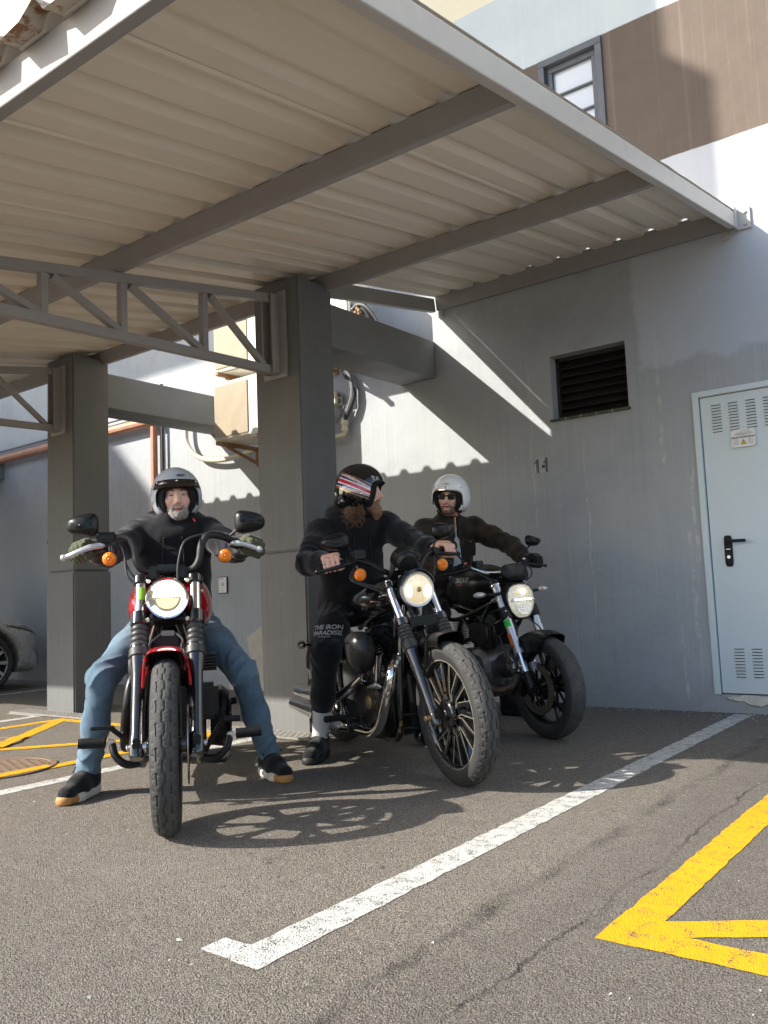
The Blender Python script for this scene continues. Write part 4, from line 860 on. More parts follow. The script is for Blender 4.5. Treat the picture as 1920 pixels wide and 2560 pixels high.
def vtwin(root, x, z, mats, ycov=.17, fin=.085, tilt=22.5, h=.27, rad=.07):
    e = empty('engine', parent=root); b = MB()
    b.loft([(V(x, -.15, z), .15, .13, 3.2), (V(x, -.12, z), .19, .16, 3.2), (V(x, .12, z), .19, .16, 3.2), (V(x, .15, z), .15, .13, 3.2)], 32, (0, 1, 0)); b.build('crankcase', M[mats[0]], e, bevel=.004)
    for s, nm in ((1, 'cylinder'), (-1, 'cylinder')):
        d = V(math.sin(R(tilt))*s, 0, math.cos(R(tilt))); o = V(x+.02*s, 0, z+.10); b = MB(); prof = [(rad*.8, 0)]; n = 13
        for i in range(n):
            t = h*.66*i/n; k = fin*(1 if i < n-3 else 1.06); prof += [(rad*.86, t+.004), (k, t+.006), (k, t+.011), (rad*.86, t+.013)]
        prof.append((1e-4, h*.68)); b.lathe(prof, o, d, 32); cy = b.build(nm, M[mats[1]], e, smooth=30)
        b = MB(); q = nrm(np.cross(V(0, 1, 0), d)); Rm = np.stack([q, V(0, 1, 0), d], 1)
        for i in range(5): b.box(o+d*(h*.69+i*.012), (.175-.006*i, .19, .006), Rm, .002)
        b.box(o+d*(h*.69+.055), (.15, .165, .075), Rm, .02); b.box(o+d*(h*.69+.012), (.182, .20, .008), Rm, .003); b.build('cylinder_head', M[mats[1]], e, smooth=40)
        b = MB(); b.box(o+d*(h*.69+.102), (.145, .16, .034), Rm, .015)
        for sx in (-1, 1):
            for sy in (-1, 1): b.cyl(o+d*(h*.69+.117)+Rm@V(sx*.05, sy*.06, 0), o+d*(h*.69+.123)+Rm@V(sx*.05, sy*.06, 0), .009, 6)
        b.build('rocker_cover', M[mats[2]], e, smooth=40)
        for yy in (-.155, -.185) if False else (-.13, -.155): b = MB(); b.cyl(V(x+.055*s+(.02 if yy < -.14 else -.02), yy, z+.09), o+d*(h*.60)+V(-.0*s, yy+.02, 0), .0105, 12); b.build('pushrod_tube', M['chrome'], e)
    return e
def fork_pair(root, r, rake, half, z_low, z_g0, z_g1, z_top, slider, tube_m, rs=.030, rt=.0245):
    u = V(-math.sin(R(rake)), 0, math.cos(R(rake))); pt = lambda z, y, dx=0.: V(0, y, r)+u*((z-r)/u[2])+V(dx, 0, 0)
    for sy in (1, -1):
        f = empty('fork_leg', parent=root); y = half*sy; b = MB(); prof = []; a, c = pt(z_low, y), pt(z_g0+.03, y); L = np.linalg.norm(c-a)
        b.lathe([(1e-4, -.012), (rs*.75, -.012), (rs*.95, 0), (rs*.95, .05), (rs*.86, .09), (rs*.9, L*.72), (rs*1.12, L*.86), (rs*1.22, L*.95), (rs*1.22, L), (1e-4, L)], a, c-a, 28); b.ell(pt(r, y), (rs*.95, rs*1.0, rs*1.15), u=16, w=10); b.build('slider', M[slider], f)
        b = MB(); b.cyl(pt(z_g0+.02, y), pt(z_top, y), rt, 24); b.build('stanchion', M[tube_m], f)
        if z_g1: gaiter(pt(z_g0, y), pt(z_g1, y), rs*1.28, rs*1.12, 6, f); b = MB(); b.cyl(pt(z_g0-.012, y), pt(z_g0+.022, y), rs*1.36, 24, bev=.004); b.build('collar', M['gaiter'], f)
        b = MB(); s = 1 if y > 0 else -1; b.cyl(pt(r, y)+V(0, s*.02, 0), pt(r, y)+V(0, s*.038, 0), .012, 14, bev=.002); b.cyl(pt(r, y)+V(0, s*.030, 0), pt(r, y)+V(0, s*.0395, 0), .006, 6); b.build('axle_end', M['alu'], f)
        if sy > 0 or True: b = MB(); b.box(pt(r+.012, y)+V(.034, 0, 0), (.012, .03, .05), bev=.004); b.cyl(pt(r+.012, y)+V(.038, 0, 0), pt(r+.012, y)+V(.045, 0, 0), .009, 12); b.build('axle_clamp', M['satin_black' if slider != 'alu' else slider], f)
    return pt, u
def triple(pt, u, z, half, root, mat, th=.035, name='triple_clamp', rc=.038, bolts=True, cap=False):
    t = empty(name, parent=root); b = MB(); o = pt(z, 0, -.045); Rm = np.stack([nrm(np.cross(V(0, 1, 0), u)), V(0, 1, 0), u], 1)
    b.box((pt(z, 0, -.02)), (.055, half*2-.02, th*.75), Rm, .01)
    for sy in (-1, 1): b.cyl(pt(z, half*sy)-u*th*.6, pt(z, half*sy)+u*th*.6, rc, 24, bev=.005)
    b.cyl(o-u*th*.4, o+u*th*.6, .03, 20, bev=.004); b.build('clamp', M[mat], t, smooth=40)
    if bolts:
        for sy in (-1, 1): b = MB(); q = pt(z, half*sy*.72)+Rm@V(.0, 0, 0); b.cyl(q+V(.022, 0, 0), q+V(.036, 0, 0), .010, 14, bev=.002); b.build('pinch_bolt', M['chrome'], t)
    return t
def grip_controls(root, a, d, lever_pts, lever_mat, parent_name, housing=True, lever_w=.016):
    """grip from a along d, switch housing inboard and a lever in front"""
    a = V(*a); d = nrm(d); h = empty(parent_name, parent=root); b = MB()
    prof = [(.012, 0), (.0165, .002)]+[(.0165+(.0012 if k % 2 else 0), .006+.007*k) for k in range(17)]+[(.0185, .128), (.018, .134), (1e-4, .136)]
    b.lathe(prof, a, d, 20); b.build('grip', M['matt_black'], h)
    if housing: b = MB(); b.loft([(V(0, 0, 0)-V(.0, 0, 0), .001, .001, 3)], 4) if False else None; b.tube([a-d*.055, a-d*.05, a-d*.01, a-d*.003], [.018, .024, .024, .019], 18); b.box(a-d*.03+V(.012, 0, .006), (.045, .04, .034), bev=.008); b.build('switch_housing', M['satin_black'], h)
    if lever_pts is not None: b = MB(); b.tube(lever_pts, [lever_w*.55, lever_w*.6, lever_w*.5, lever_w*.45, lever_w*.42], 10, 6); b.ell(lever_pts[-1], (lever_w*.62,)*3, u=12, w=8); b.ell(lever_pts[0], (.016, .02, .012), u=12, w=8); b.build('lever', M[lever_mat], h)
    return h
def seat_loft(root, secs, mat='matt_black', name='seat'):
    b = MB(); b.loft([(V(x, 0, z), w, h, 2.6) for x, z, w, h in secs], 28); return b.build(name, M[mat], root, smooth=60, sub=1)
def rear_end(root, x, r, w, rim, mats, fend_mat, a0, a1):
    e = empty('rear_wheel', parent=root); tyre((x, 0, r), r, rim, w, e, None); rim_obj((x, 0, r), rim, w*.75, e); b = MB()
    b.cyl((x, -.09, r), (x, .09, r), .035, 24)
    for k in range(9):
        a = 2*math.pi*k/9; b.beam((x, 0, r), (x+rim*math.cos(a), 0, r+rim*math.sin(a)), .035, .02, (0, 1, 0))
    b.build('hub', M['gloss_black'], e, smooth=30); disc_obj((x, 0, r), -.085, .145, e)
    fender((x, 0, r), r+.012, w+.05, a0, a1, root, fend_mat, 'rear_fender', lip=.05)
    return e

# ---- the red one
def build_red():
    root = bike_root('motorcycle', -2.71, 2.15, -40.8, 0, 'red cruiser motorcycle with its bright round headlight on, pointing at the camera'); r = .33; ct = V(0, 0, r)
    fw = empty('front_wheel', parent=root); tyre(ct, r, .245, .100, fw, 'cruiser', seed=1); rim_obj(ct, .245, .085, fw); b = MB(); b.cyl((0, -.075, r), (0, .075, r), .034, 24, bev=.004); b.build('hub', M['gloss_black'], fw)
    for k in range(7):
        a = 2*math.pi*k/7; b = MB()
        b.beam(V(.03*math.cos(a), 0, r+.03*math.sin(a)), V(.15*math.cos(a), 0, r+.15*math.sin(a)), .034, .03, (0, 1, 0), .006)
        for s in (-1, 1): b.beam(V(.14*math.cos(a), 0, r+.14*math.sin(a)), V(.238*math.cos(a+s*.13), 0, r+.238*math.sin(a+s*.13)), .026, .026, (0, 1, 0), .005)
        b.build('spoke', M['gloss_black'], fw, smooth=30)
    disc_obj(ct, .080, .15, fw); b = MB(); b.cyl((0, -.115, r), (0, -.065, r), .021, 20); b.build('axle_spacer', M['alu'], fw)
    pt, u = fork_pair(root, r, 30, .112, r-.03, .665, .80, .965, 'gloss_black', 'chrome', .031, .0255)
    triple(pt, u, .805, .112, root, 'gloss_black', .05, rc=.040); triple(pt, u, .968, .112, root, 'gloss_black', .035, rc=.034)
    b = MB(); b.cyl(pt(.78, 0, -.045), pt(.99, 0, -.045), .026, 20); b.build('steering_head', M['satin_black'], root)
    b = MB(); b.box(pt(.748, 0, .012), (.012, .055, .022), bev=.003); b.build('brake_junction', M['steel_dark'], root); b = MB(); b.box(pt(.71, 0, -.02), (.03, .11, .08), bev=.012); b.build('fork_bridge', M['matt_black'], root)
    for pts in ([pt(.75, .03, .01), pt(.72, .06, .02), pt(.69, .055, .02), pt(.63, .085, .0)], [pt(.75, -.02, .01), pt(.71, -.07, .03), pt(.68, -.07, .02)]): b = MB(); b.tube(pts, .004, 6, 5); b.build('brake_line', M['cable_dark'], root)
    b = MB(); b.cyl(pt(.93, -.1115, .0)+V(.0275, 0, 0), pt(.87, -.1115, 0)+V(.0275, 0, 0), .0215, 16); b.build('sticker', M['lime_st'], root) if False else None
    b = MB(); o = pt(.905, -.112); b.lathe([(.0258, -.03), (.0262, -.03), (.0262, .03), (.0258, .03)], o, u, 10, arc=R(70), start=R(-35), xdir=(1, .25, 0)); b.build('sticker', M['lime_st'], root)
    fender(ct, r+.010, .140, 76, 132, root, 'red', lip=.022, thick=.006); fender(ct, r+.004, .125, 80, 130, root, 'satin_black', 'fender_liner', lip=.045)
    for s in (-1, 1):
        b = MB(); b.tube([V(.04, s*.074, r+.335), V(-.03, s*.084, r+.29), V(-.055, s*.09, r+.22)], .0065, 8, 4); b.tube([V(-.19, s*.074, r+.30), V(-.12, s*.084, r+.26), V(-.055, s*.09, r+.22)], .0065, 8, 4); b.build('fender_stay', M['red'], root)
    # headlight
    h = empty('headlight', parent=root); c = V(-.235, 0, .893); d = nrm(V(1, 0, -.06)); b = MB(); b.lathe([(1e-4, -.11), (.045, -.10), (.075, -.06), (.086, -.015), (.0865, .002), (.084, .012)], c, d, 48); b.build('shell', M['gloss_black'], h)
    b = MB(); b.lathe([(.086, -.004), (.0875, .006), (.083, .016), (.075, .012), (.0735, .006)], c, d, 56); b.build('bezel', M['chrome'], h)
    b = MB(); b.lathe([(.0745, .004), (.066, .010), (.058, .0105), (.0575, .004)], c, d, 56, arc=R(300), start=R(120), xdir=(0, 0, 1)); b.build('halo_ring', M['lamp_ring'], h)
    fx = nrm(np.cross((0, 1, 0), d)); ux = np.cross(d, V(0, 1, 0)); ez = np.cross(d, nrm(np.cross(d, (0, 0, 1))))*-1
    b = MB(); pr = [(.056*math.cos(t), .006+.046*math.sin(t)) for t in np.linspace(0, math.pi, 20)]; b.prism(pr, c+d*.008, (0, 1, 0), (0, 0, 1), .006); b.build('high_beam', M['lamp_led'], h)
    b = MB(); pr = [(.046*math.cos(t), -.002-.042*abs(math.sin(t))) for t in np.linspace(0, -math.pi, 20)]; b.prism(pr, c+d*.008, (0, 1, 0), (0, 0, 1), .005); b.build('low_beam', M['lamp_dim'], h)
    b = MB(); b.lathe([(1e-4, .002), (.074, .002)], c, d, 40); b.build('inner_plate', M['reflector'], h)
    # tank
    S = SDF(); S.ell((-.63, .085, .855), (.31, .102, .135), k=.09); S.ell((-.63, -.085, .855), (.31, .102, .135), k=.09); S.ell((-.42, 0, .875), (.14, .06, .085), k=.1); S.ell((-.66, 0, .915), (.27, .10, .085), k=.08); S.box((-.68, 0, .72), (.4, .05, .09), .02, k=.05, op='-')
    sdf_obj('fuel_tank', S, .009, M['red'], root)
    for s in (-1, 1): b = MB(); b.tube([V(-.37, s*.08, .79), V(-.5, s*.148, .772), V(-.66, s*.165, .768), V(-.82, s*.145, .775), V(-.93, s*.08, .80)], .005, 8, 5); b.build('tank_seam', M['satin_black'], root)
    b = MB(); b.cyl((-.6, 0, .985), (-.6, 0, 1.0), .04, 28, bev=.004); b.build('filler_cap', M['gloss_black'], root)
    # frame, engine, exhaust and the rest of the running gear
    f = empty('frame', parent=root)
    for s in (-1, 1):
        b = MB(); b.tube([V(-.32, s*.02, .86), V(-.36, s*.075, .68), V(-.41, s*.115, .42), V(-.47, s*.125, .22), V(-.6, s*.125, .17), V(-1.15, s*.125, .17), V(-1.35, s*.11, .34)], .019, 12, 6); b.build('downtube', M['gloss_black'], f)
    b = MB(); b.tube([V(-.34, 0, .86), V(-.8, 0, .82), V(-1.1, 0, .62), V(-1.35, 0, .4)], .022, 12, 4); b.build('backbone', M['gloss_black'], f)
    vtwin(root, -.70, .34, ('satin_black', 'satin_black', 'gloss_black'))
    for s in (-1, 1): b = MB(); b.box((-.385, s*.118, .345), (.008, .018, .17), bev=.002); b.build('reflector', M['orange'], root)
    b = MB(); b.box((-.40, 0, .40), (.035, .14, .22), bev=.006)
    for k in range(12): b.box((-.381, 0, .31+k*.017), (.006, .13, .004))
    b.build('oil_cooler', M['matt_black'], root, smooth=0)
    b = MB(); b.loft([(V(-.82, .17, .33), .22, .13, 2.6), (V(-.82, .225, .33), .23, .14, 2.6), (V(-.82, .255, .33), .20, .115, 2.6)], 32, (0, 1, 0)); b.build('primary_cover', M['satin_black'], root); b = MB(); b.lathe([(1e-4, .012), (.07, .012), (.085, 0)], (-.68, .253, .34), (0, 1, 0), 32); b.build('alternator_cover', M['gloss_black'], root)
    for k in range(8): b = MB(); a = 2*math.pi*k/8; b.cyl((-.82+.19*math.cos(a), .25, .33+.105*math.sin(a)), (-.82+.19*math.cos(a), .262, .33+.105*math.sin(a)), .008, 8); b.build('cover_bolt', M['steel_dark'], root)
    b = MB(); b.box((-.55, .155, .43), (.10, .10, .16), bev=.02)
    for k in range(6): b.box((-.55, .155, .57+k*.014), (.12, .09, .006), bev=.002)
    b.build('horn_cover', M['satin_black'], root, smooth=40)
    b = MB(); b.loft([(V(-.68, -.12, .58), .08, .075, 2.4), (V(-.68, -.17, .58), .085, .08, 2.4), (V(-.68, -.19, .58), .07, .065, 2.4)], 32, (0, 1, 0)); b.build('air_cleaner', M['wrinkle_black'], root)
    for k in range(9): b = MB(); b.box((-.68, -.193, .52+k*.014), (.11, .008, .006)); b.build('air_cleaner_rib', M['satin_black'], root, smooth=0)
    for pts in ([V(-.58, -.10, .58), V(-.50, -.16, .55), V(-.47, -.185, .42), V(-.54, -.20, .27), V(-.72, -.205, .23), V(-1.0, -.205, .23)], [V(-.90, -.10, .58), V(-.93, -.17, .52), V(-.95, -.2, .38), V(-1.05, -.21, .33)]): b = MB(); b.tube(pts, .023, 14, 6); b.build('exhaust_pipe', M['satin_black'], root)
    for z, x0 in ((.235, -1.0), (.335, -1.04)): b = MB(); b.tube([V(x0, -.215, z), V(x0-.08, -.22, z), V(x0-.62, -.22, z+.03), V(x0-.66, -.22, z+.032)], [.025, .044, .044, .034], 20); b.build('muffler', M['gloss_black'], root)
    # forward pegs, pedal, shifter
    for s, nm in ((-1, 'brake_pedal'), (1, 'shift_lever')):
        p = empty('foot_control', parent=root); b = MB(); b.tube([V(-.50, s*.12, .19), V(-.47, s*.19, .19), V(-.47, s*.235, .23), V(-.49, s*.25, .275)], [.02, .017, .016, .016], 12, 6); b.build('mount', M['satin_black'], p)
        b = MB(); b.lathe([(1e-4, 0), (.022, .003)]+[(.0235-(.002 if k % 2 else 0), .008+.0065*k) for k in range(16)]+[(.022, .115), (1e-4, .117)], (-.50, s*.275, .283), (0, s, .03), 20); b.build('peg', M['matt_black'], p); b = MB(); b.box((-.495, s*.255, .28), (.035, .035, .03), bev=.006); b.build('clevis', M['alu'], p)
        b = MB(); top = V(-.40, s*.245, .355) if s < 0 else V(-.42, s*.22, .36)
        b.tube([V(-.48, s*.145, .22), V(-.44, s*.17, .28), top], .011, 10, 5); b.build(nm, M['satin_black'], p); b = MB(); b.box(top+V(0, s*.035, .004), (.028, .10, .014), bev=.005) if s < 0 else b.cyl(top, top+V(0, .075, 0), .0135, 14, bev=.003); b.build('pad', M['matt_black'], p)
    b = MB(); b.tube([V(-.95, -.19, .36), V(-.95, -.215, .38), V(-.95, -.22, .49)], [.02, .019, .017], 12); b.build('passenger_peg', M['matt_black'], root); b = MB(); b.tube([V(-.95, .16, .36), V(-.95, .24, .37), V(-.95, .30, .38)], [.016, .017, .017], 12); b.build('passenger_peg', M['matt_black'], root)
    b = MB(); b.tube([V(-.72, .14, .14), V(-.78, .22, .12), V(-.9, .26, .13)], .012, 8, 4); b.build('side_stand', M['gloss_black'], root)
    seat_loft(root, [(-.86, .74, .06, .03), (-.95, .715, .12, .045), (-1.1, .695, .165, .055), (-1.25, .72, .15, .06), (-1.38, .77, .11, .05), (-1.46, .79, .05, .02)])
    rear_end(root, -1.63, .325, .15, .205, None, 'red', 40, 150)
    t = empty('tail_light', parent=root); b = MB(); b.ell((-1.93, 0, .56), (.03, .05, .03)); b.build('lens', M['red'], t)
    # handlebar
    hb = empty('handlebar', parent=root); b = MB()
    for s in (-1, 1):
        b = MB(); b.tube([V(-.40, 0, 1.012), V(-.40, s*.06, 1.012), V(-.395, s*.105, 1.018), V(-.392, s*.132, 1.055), V(-.40, s*.143, 1.12), V(-.42, s*.172, 1.165), V(-.46, s*.235, 1.162), V(-.50, s*.29, 1.137)], .0165, 14, 6); b.build('bar', M['wrinkle_black'], hb)
        b = MB(); b.box((-.395, s*.06, 1.0), (.05, .045, .07), bev=.01); b.build('riser', M['wrinkle_black'], hb)
    b = MB(); b.box((-.375, 0, 1.025), (.03, .10, .03), bev=.006); b.build('instrument', M['wrinkle_black'], hb)
    for s in (-1, 1):
        a = V(-.516, s*.316, 1.125); d = nrm(V(-.10, s*.15, -.045)); lp = [V(-.455, s*.285, 1.135), V(-.437, s*.325, 1.128), V(-.435, s*.38, 1.108), V(-.445, s*.418, 1.093), V(-.45, s*.44, 1.086)]
        if s > 0: lp = [V(-.46, s*.29, 1.13), V(-.455, s*.31, 1.128), V(-.455, s*.33, 1.125)]+[V(-.46, s*.36, 1.115), V(-.465, s*.40, 1.10)]
        grip_controls(hb, a, d, lp, 'silver', 'hand_control', lever_w=.024)
        b = MB(); b.box((-.462, s*.262, 1.168), (.06, .082, .036), bev=.008); b.box((-.455, s*.262, 1.188), (.05, .072, .008), bev=.003)
        if s < 0: b.build('brake_reservoir', M['satin_black'], hb)
        mirror((-.42, s*.358, 1.222), (.135, .083), nrm(V(-1, s*-.12, 0)), hb, [V(-.425, s*.325, 1.195), V(-.44, s*.282, 1.158)], 'satin_black', rot=0 if s > 0 else math.pi) if False else None
        mirror((-.42, s*.358, 1.222), (.137, .097), nrm(V(-1, -s*.15, -.02)), hb, [V(-.432, s*.31, 1.196), V(-.445, s*.272, 1.165)], 'satin_black', rot=(math.pi if s > 0 else 0))
        turn_signal((-.40, s*.245, 1.072), .031, (1, 0, -.05), hb, stem=[V(-.44, s*.245, 1.10), V(-.452, s*.25, 1.13)])
    for pts in ([V(-.45, -.21, 1.14), V(-.40, -.185, 1.10), V(-.37, -.17, 1.0), V(-.36, -.13, .95)], [V(-.45, .24, 1.16), V(-.42, .16, 1.17), V(-.37, .075, 1.14), V(-.345, .045, 1.05), V(-.34, .04, .96)], [V(-.45, -.2, 1.13), V(-.38, -.168, 1.03), V(-.37, -.12, .96)]): b = MB(); b.tube(pts, .0048, 8, 8); b.build('control_cable', M['cable_dark'], hb)
    return root
build_red()

# ---- the middle one
def build_middle():
    root = bike_root('motorcycle', -2.152, 3.368, -29.4, -5.1, 'black cruiser motorcycle with chrome exhaust pipes and nine-spoke front wheel, between the other two bikes'); r = .325; ct = V(0, 0, r)
    fw = empty('front_wheel', parent=root); ty = tyre(ct, r, .243, .105, fw, 'cruiser', seed=2); rim_obj(ct, .243, .078, fw)
    b = MB(); b.lathe([(.2435, -.0395), (.2465, -.0405), (.2425, -.041)], ct, (0, 1, 0), 80); b.build('rim_edge', M['machined'], fw)
    b = MB(); b.cyl((0, -.062, r), (0, .07, r), .03, 28, bev=.003); b.lathe([(1e-4, -.05), (.062, -.05), (.068, -.044), (.068, -.03), (.03, -.03)], ct, (0, 1, 0), 40)
    for k in range(5): a = 2*math.pi*k/5; b.cyl((.052*math.cos(a), -.049, r+.052*math.sin(a)), (.052*math.cos(a), -.056, r+.052*math.sin(a)), .008, 8)
    b.build('hub', M['gloss_black'], fw, smooth=40)
    for k in range(9):
        a = 2*math.pi*k/9+.17; sp = empty('spoke', parent=fw); e = lambda rr, t: V(rr*math.cos(a+t), 0, r+rr*math.sin(a+t))
        for sg in (-1, 1):
            pts = [e(.05, sg*.10-.10), e(.098, sg*.16+.16), e(.238, sg*.135)]; b = MB()
            for p, q in zip(pts[:-1], pts[1:]): b.beam(p, q, .025, .040, (0, 1, 0), .004)
            b.build('arm', M['gloss_black'], sp, smooth=30); b = MB()
            for p, q in zip(pts[:-1], pts[1:]): n_ = nrm(np.cross(q-p, V(0, 1, 0)))*.0105*sg; b.beam(p+V(0, -.0205, 0)+n_, q+V(0, -.0205, 0)+n_, .004, .003, (0, 1, 0))
            b.build('machined_edge', M['machined'], sp, smooth=0)
    disc_obj(ct, .074, .14, fw)
    b = MB(); word = 'DUNLOP  D401F   100/90B19   '
    mes = []
    for rep, a0 in ((0, -2.35), (1, .9)):
        for i, chh in enumerate(word):
            if chh == ' ': continue
            me = text_mesh(chh, .021, .0004); aa = a0+i*.062; ex = V(-math.sin(aa), 0, math.cos(aa)); er = V(math.cos(aa), 0, math.sin(aa)); o = ct+er*.279+V(0, -.0515, 0)
            co = np.array([q.co for q in me.vertices]); P = o+co[:, :1]*ex+co[:, 1:2]*er+V(0, -.0015, 0)*1; b.add(P, [tuple(p.vertices) for p in me.polygons]); bpy.data.meshes.remove(me)
    b.build('sidewall_lettering', M['rubber_worn'], fw, smooth=0, weld=False)
    pt, u = fork_pair(root, r, 29, .103, r-.03, .63, .73, .93, 'gloss_black', 'chrome', .029, .0215)
    triple(pt, u, .745, .103, root, 'gloss_black', .035, rc=.034, bolts=False); triple(pt, u, .925, .103, root, 'gloss_black', .03, rc=.031, bolts=False)
    b = MB(); b.box(pt(.745, 0, .022), (.03, .17, .045), bev=.01); b.build('clamp_cover', M['satin_black'], root)
    for s in (-1, 1): b = MB(); b.cyl(pt(.925, s*.103)+u*.018, pt(.925, s*.103)+u*.03, .018, 16, bev=.004); b.build('fork_cap', M['chrome'], root)
    b = MB(); b.cyl(pt(.70, 0, -.05), pt(.95, 0, -.05), .026, 20); b.build('steering_head', M['satin_black'], root)
    b = MB(); b.cyl((0, -.125, r), (0, -.155, r), .0125, 14, bev=.002); b.build('axle_nut', M['brass'], root)
    fender(ct, r+.014, .135, 82, 152, root, 'satin_black', lip=.03)
    for s in (-1, 1): b = MB(); b.tube([V(-.06, s*.068, r+.325), V(-.085, s*.072, r+.25), V(-.098, s*.082, r+.18)], [.011, .008, .008], 8, 4); b.build('fender_stay', M['satin_black'], root)
    # headlight with eyebrow and instrument pod
    h = empty('headlight', parent=root); c = V(-.235, 0, .895); d = nrm(V(1, 0, -.05)); b = MB(); b.lathe([(1e-4, -.12), (.05, -.11), (.078, -.06), (.084, -.01), (.085, .0)], c, d, 44); b.build('shell', M['satin_black'], h)
    b = MB(); b.lathe([(.0845, -.022), (.088, -.01), (.088, .004), (.083, .014), (.074, .012), (.072, .006)], c, d, 56); b.build('bezel', M['silver'], h)
    b = MB(); b.lathe([(.0725, .006), (.06, .014), (.04, .019), (.02, .0215), (1e-4, .022)], c, d, 48); b.build('lens', M['lamp_warm'], h)
    b = MB(); b.ell(c+d*.018+V(0, .045, -.012), (.006, .022, .03), u=16, w=10); b.build('hot_spot', M['lamp_hot'], h); b = MB(); b.ell(c+d*.016+V(0, -.05, .0), (.006, .016, .03), u=16, w=10); b.build('hot_spot', M['lamp_hot'], h)
    b = MB(); b.lathe([(1e-4, .0265), (.010, .026), (.013, .022)], c, d, 24); b.build('bulb_shield', M['brass'], h)
    b = MB(); b.lathe([(.086, -.06), (.095, -.02), (.097, .012), (.094, .013), (.09, -.02), (.082, -.058)], c+V(0, 0, .004), d, 30, arc=R(150), start=R(-75), xdir=(0, 0, 1)); b.box(c+V(-.05, 0, .085), (.07, .10, .02), bev=.008); b.build('eyebrow', M['gloss_black'], h)
    g = empty('speedometer', parent=root); c = V(-.345, 0, 1.05); d = nrm(V(-.82, 0, .57)); b = MB(); b.lathe([(1e-4, -.05), (.045, -.046), (.056, -.03), (.058, .02), (.055, .026)], c, d, 36); b.build('pod', M['wrinkle_black'], g); b = MB(); b.lathe([(1e-4, .022), (.054, .022)], c, d, 32); b.build('dial', M['ink'], g)
    b = MB(); b.lathe([(.0595, -.028), (.066, -.02), (.067, .02), (.06, .024)], c, d, 30, arc=R(230), start=R(-115), xdir=(.4, 0, 1)); b.tube([c+V(0, -.06, -.02), V(-.35, -.075, .985), V(-.37, -.08, .96)], .016, 8, 4); b.tube([c+V(0, .06, -.02), V(-.35, .075, .985), V(-.37, .08, .96)], .016, 8, 4); b.build('pod_bracket', M['satin_black'], g)
    # tank, seat, side covers, oil tank
    S = SDF(); S.ell((-.70, 0, .855), (.27, .135, .10), k=.06); S.ell((-.56, 0, .87), (.17, .10, .085), k=.08); S.ell((-.88, 0, .82), (.14, .09, .07), k=.06); S.box((-.7, 0, .73), (.4, .04, .06), .02, k=.04, op='-'); sdf_obj('fuel_tank', S, .009, M['gloss_black'], root)
    seat_loft(root, [(-.90, .80, .05, .02), (-.98, .765, .11, .035), (-1.1, .74, .145, .045), (-1.22, .755, .13, .05), (-1.33, .80, .09, .03), (-1.38, .81, .03, .01)])
    b = MB(); b.box((-1.07, -.13, .60), (.22, .05, .17), bev=.03); b.build('side_cover', M['satin_black'], root); b = MB(); b.box((-1.07, .13, .60), (.22, .05, .17), bev=.03); b.build('side_cover', M['satin_black'], root)
    f = empty('frame', parent=root)
    for s in (-1, 1):
        b = MB(); b.tube([V(-.36, s*.02, .82), V(-.36, s*.06, .68), V(-.36, s*.10, .40), V(-.40, s*.11, .20), V(-.55, s*.115, .16), V(-1.05, s*.12, .17), V(-1.15, s*.12, .4), V(-1.12, s*.1, .66)], .017, 12, 6); b.build('downtube', M['gloss_black'], f)
        b = MB(); b.tube([V(-1.05, s*.13, .34), V(-1.3, s*.135, .32), V(-1.515, s*.13, .32)], .02, 10, 3); b.build('swingarm', M['gloss_black'], f)
        k = empty('shock_absorber', parent=root); b = MB(); b.cyl((-1.42, s*.15, .36), (-1.25, s*.15, .62), .016, 12); b.build('damper', M['satin_black'], k); b = MB(); n = 60
        b.tube([V(-1.40+.13*t, s*.15, .39+.2*t)+.026*V(math.cos(t*2*math.pi*8)*.83, math.sin(t*2*math.pi*8)*1, -math.cos(t*2*math.pi*8)*.55) for t in np.linspace(0, 1, 100)], .0045, 6); b.build('spring', M['chrome'], k)
    b = MB(); b.tube([V(-.36, 0, .86), V(-.8, 0, .78), V(-1.05, 0, .70)], .02, 10, 4); b.build('backbone', M['gloss_black'], f)
    vtwin(root, -.615, .315, ('satin_black', 'satin_black', 'gloss_black'), h=.30, rad=.068)
    b = MB(); b.box((-.345, 0, .36), (.04, .13, .26), bev=.006)
    for k in range(20): b.box((-.322, 0, .245+k*.012), (.008, .12, .003))
    b.build('oil_cooler', M['matt_black'], root, smooth=0); b = MB(); b.cyl((-.40, 0, .17), (-.34, 0, .17), .04, 20, bev=.006); b.build('oil_filter', M['gloss_black'], root)
    for z in (.235, .30): b = MB(); b.tube([V(-.33, -.11, z), V(-.31, -.03, z-.005), V(-.31, .1, z)], .007, 8, 4); b.build('oil_line', M['satin_black'], root)
    for p in ((-.355, -.13, .235), (-.35, -.12, .265)): b = MB(); b.cyl(p, V(*p)+V(.02, -.012, -.01), .009, 6); b.build('fitting', M['brass'], root)
    b = MB(); b.loft([(V(-.60, -.145, .335), .165, .115, 2.3, .125), (V(-.60, -.175, .335), .165, .115, 2.3, .125), (V(-.60, -.19, .335), .15, .10, 2.3, .11)], 36, (0, 1, 0)); b.build('cam_cover', M['satin_black'], root)
    b = MB(); b.lathe([(1e-4, .008), (.030, .008), (.036, .004), (.036, 0)], (-.565, -.189, .35), (0, -1, 0), 28); b.build('timer_cover', M['brass'], root); b = MB(); b.lathe([(.018, .0095), (.022, .0095), (.022, .0075), (.018, .0075)], (-.565, -.189, .35), (0, -1, 0), 24); b.build('timer_ring', M['steel_dark'], root)
    for k in range(7): a = 2*math.pi*k/7+.3; b = MB(); b.cyl((-.60+.14*math.cos(a), -.186, .335+.098*math.sin(a)), (-.60+.14*math.cos(a), -.196, .335+.098*math.sin(a)), .008, 8); b.build('cover_bolt', M['steel_dark'], root)
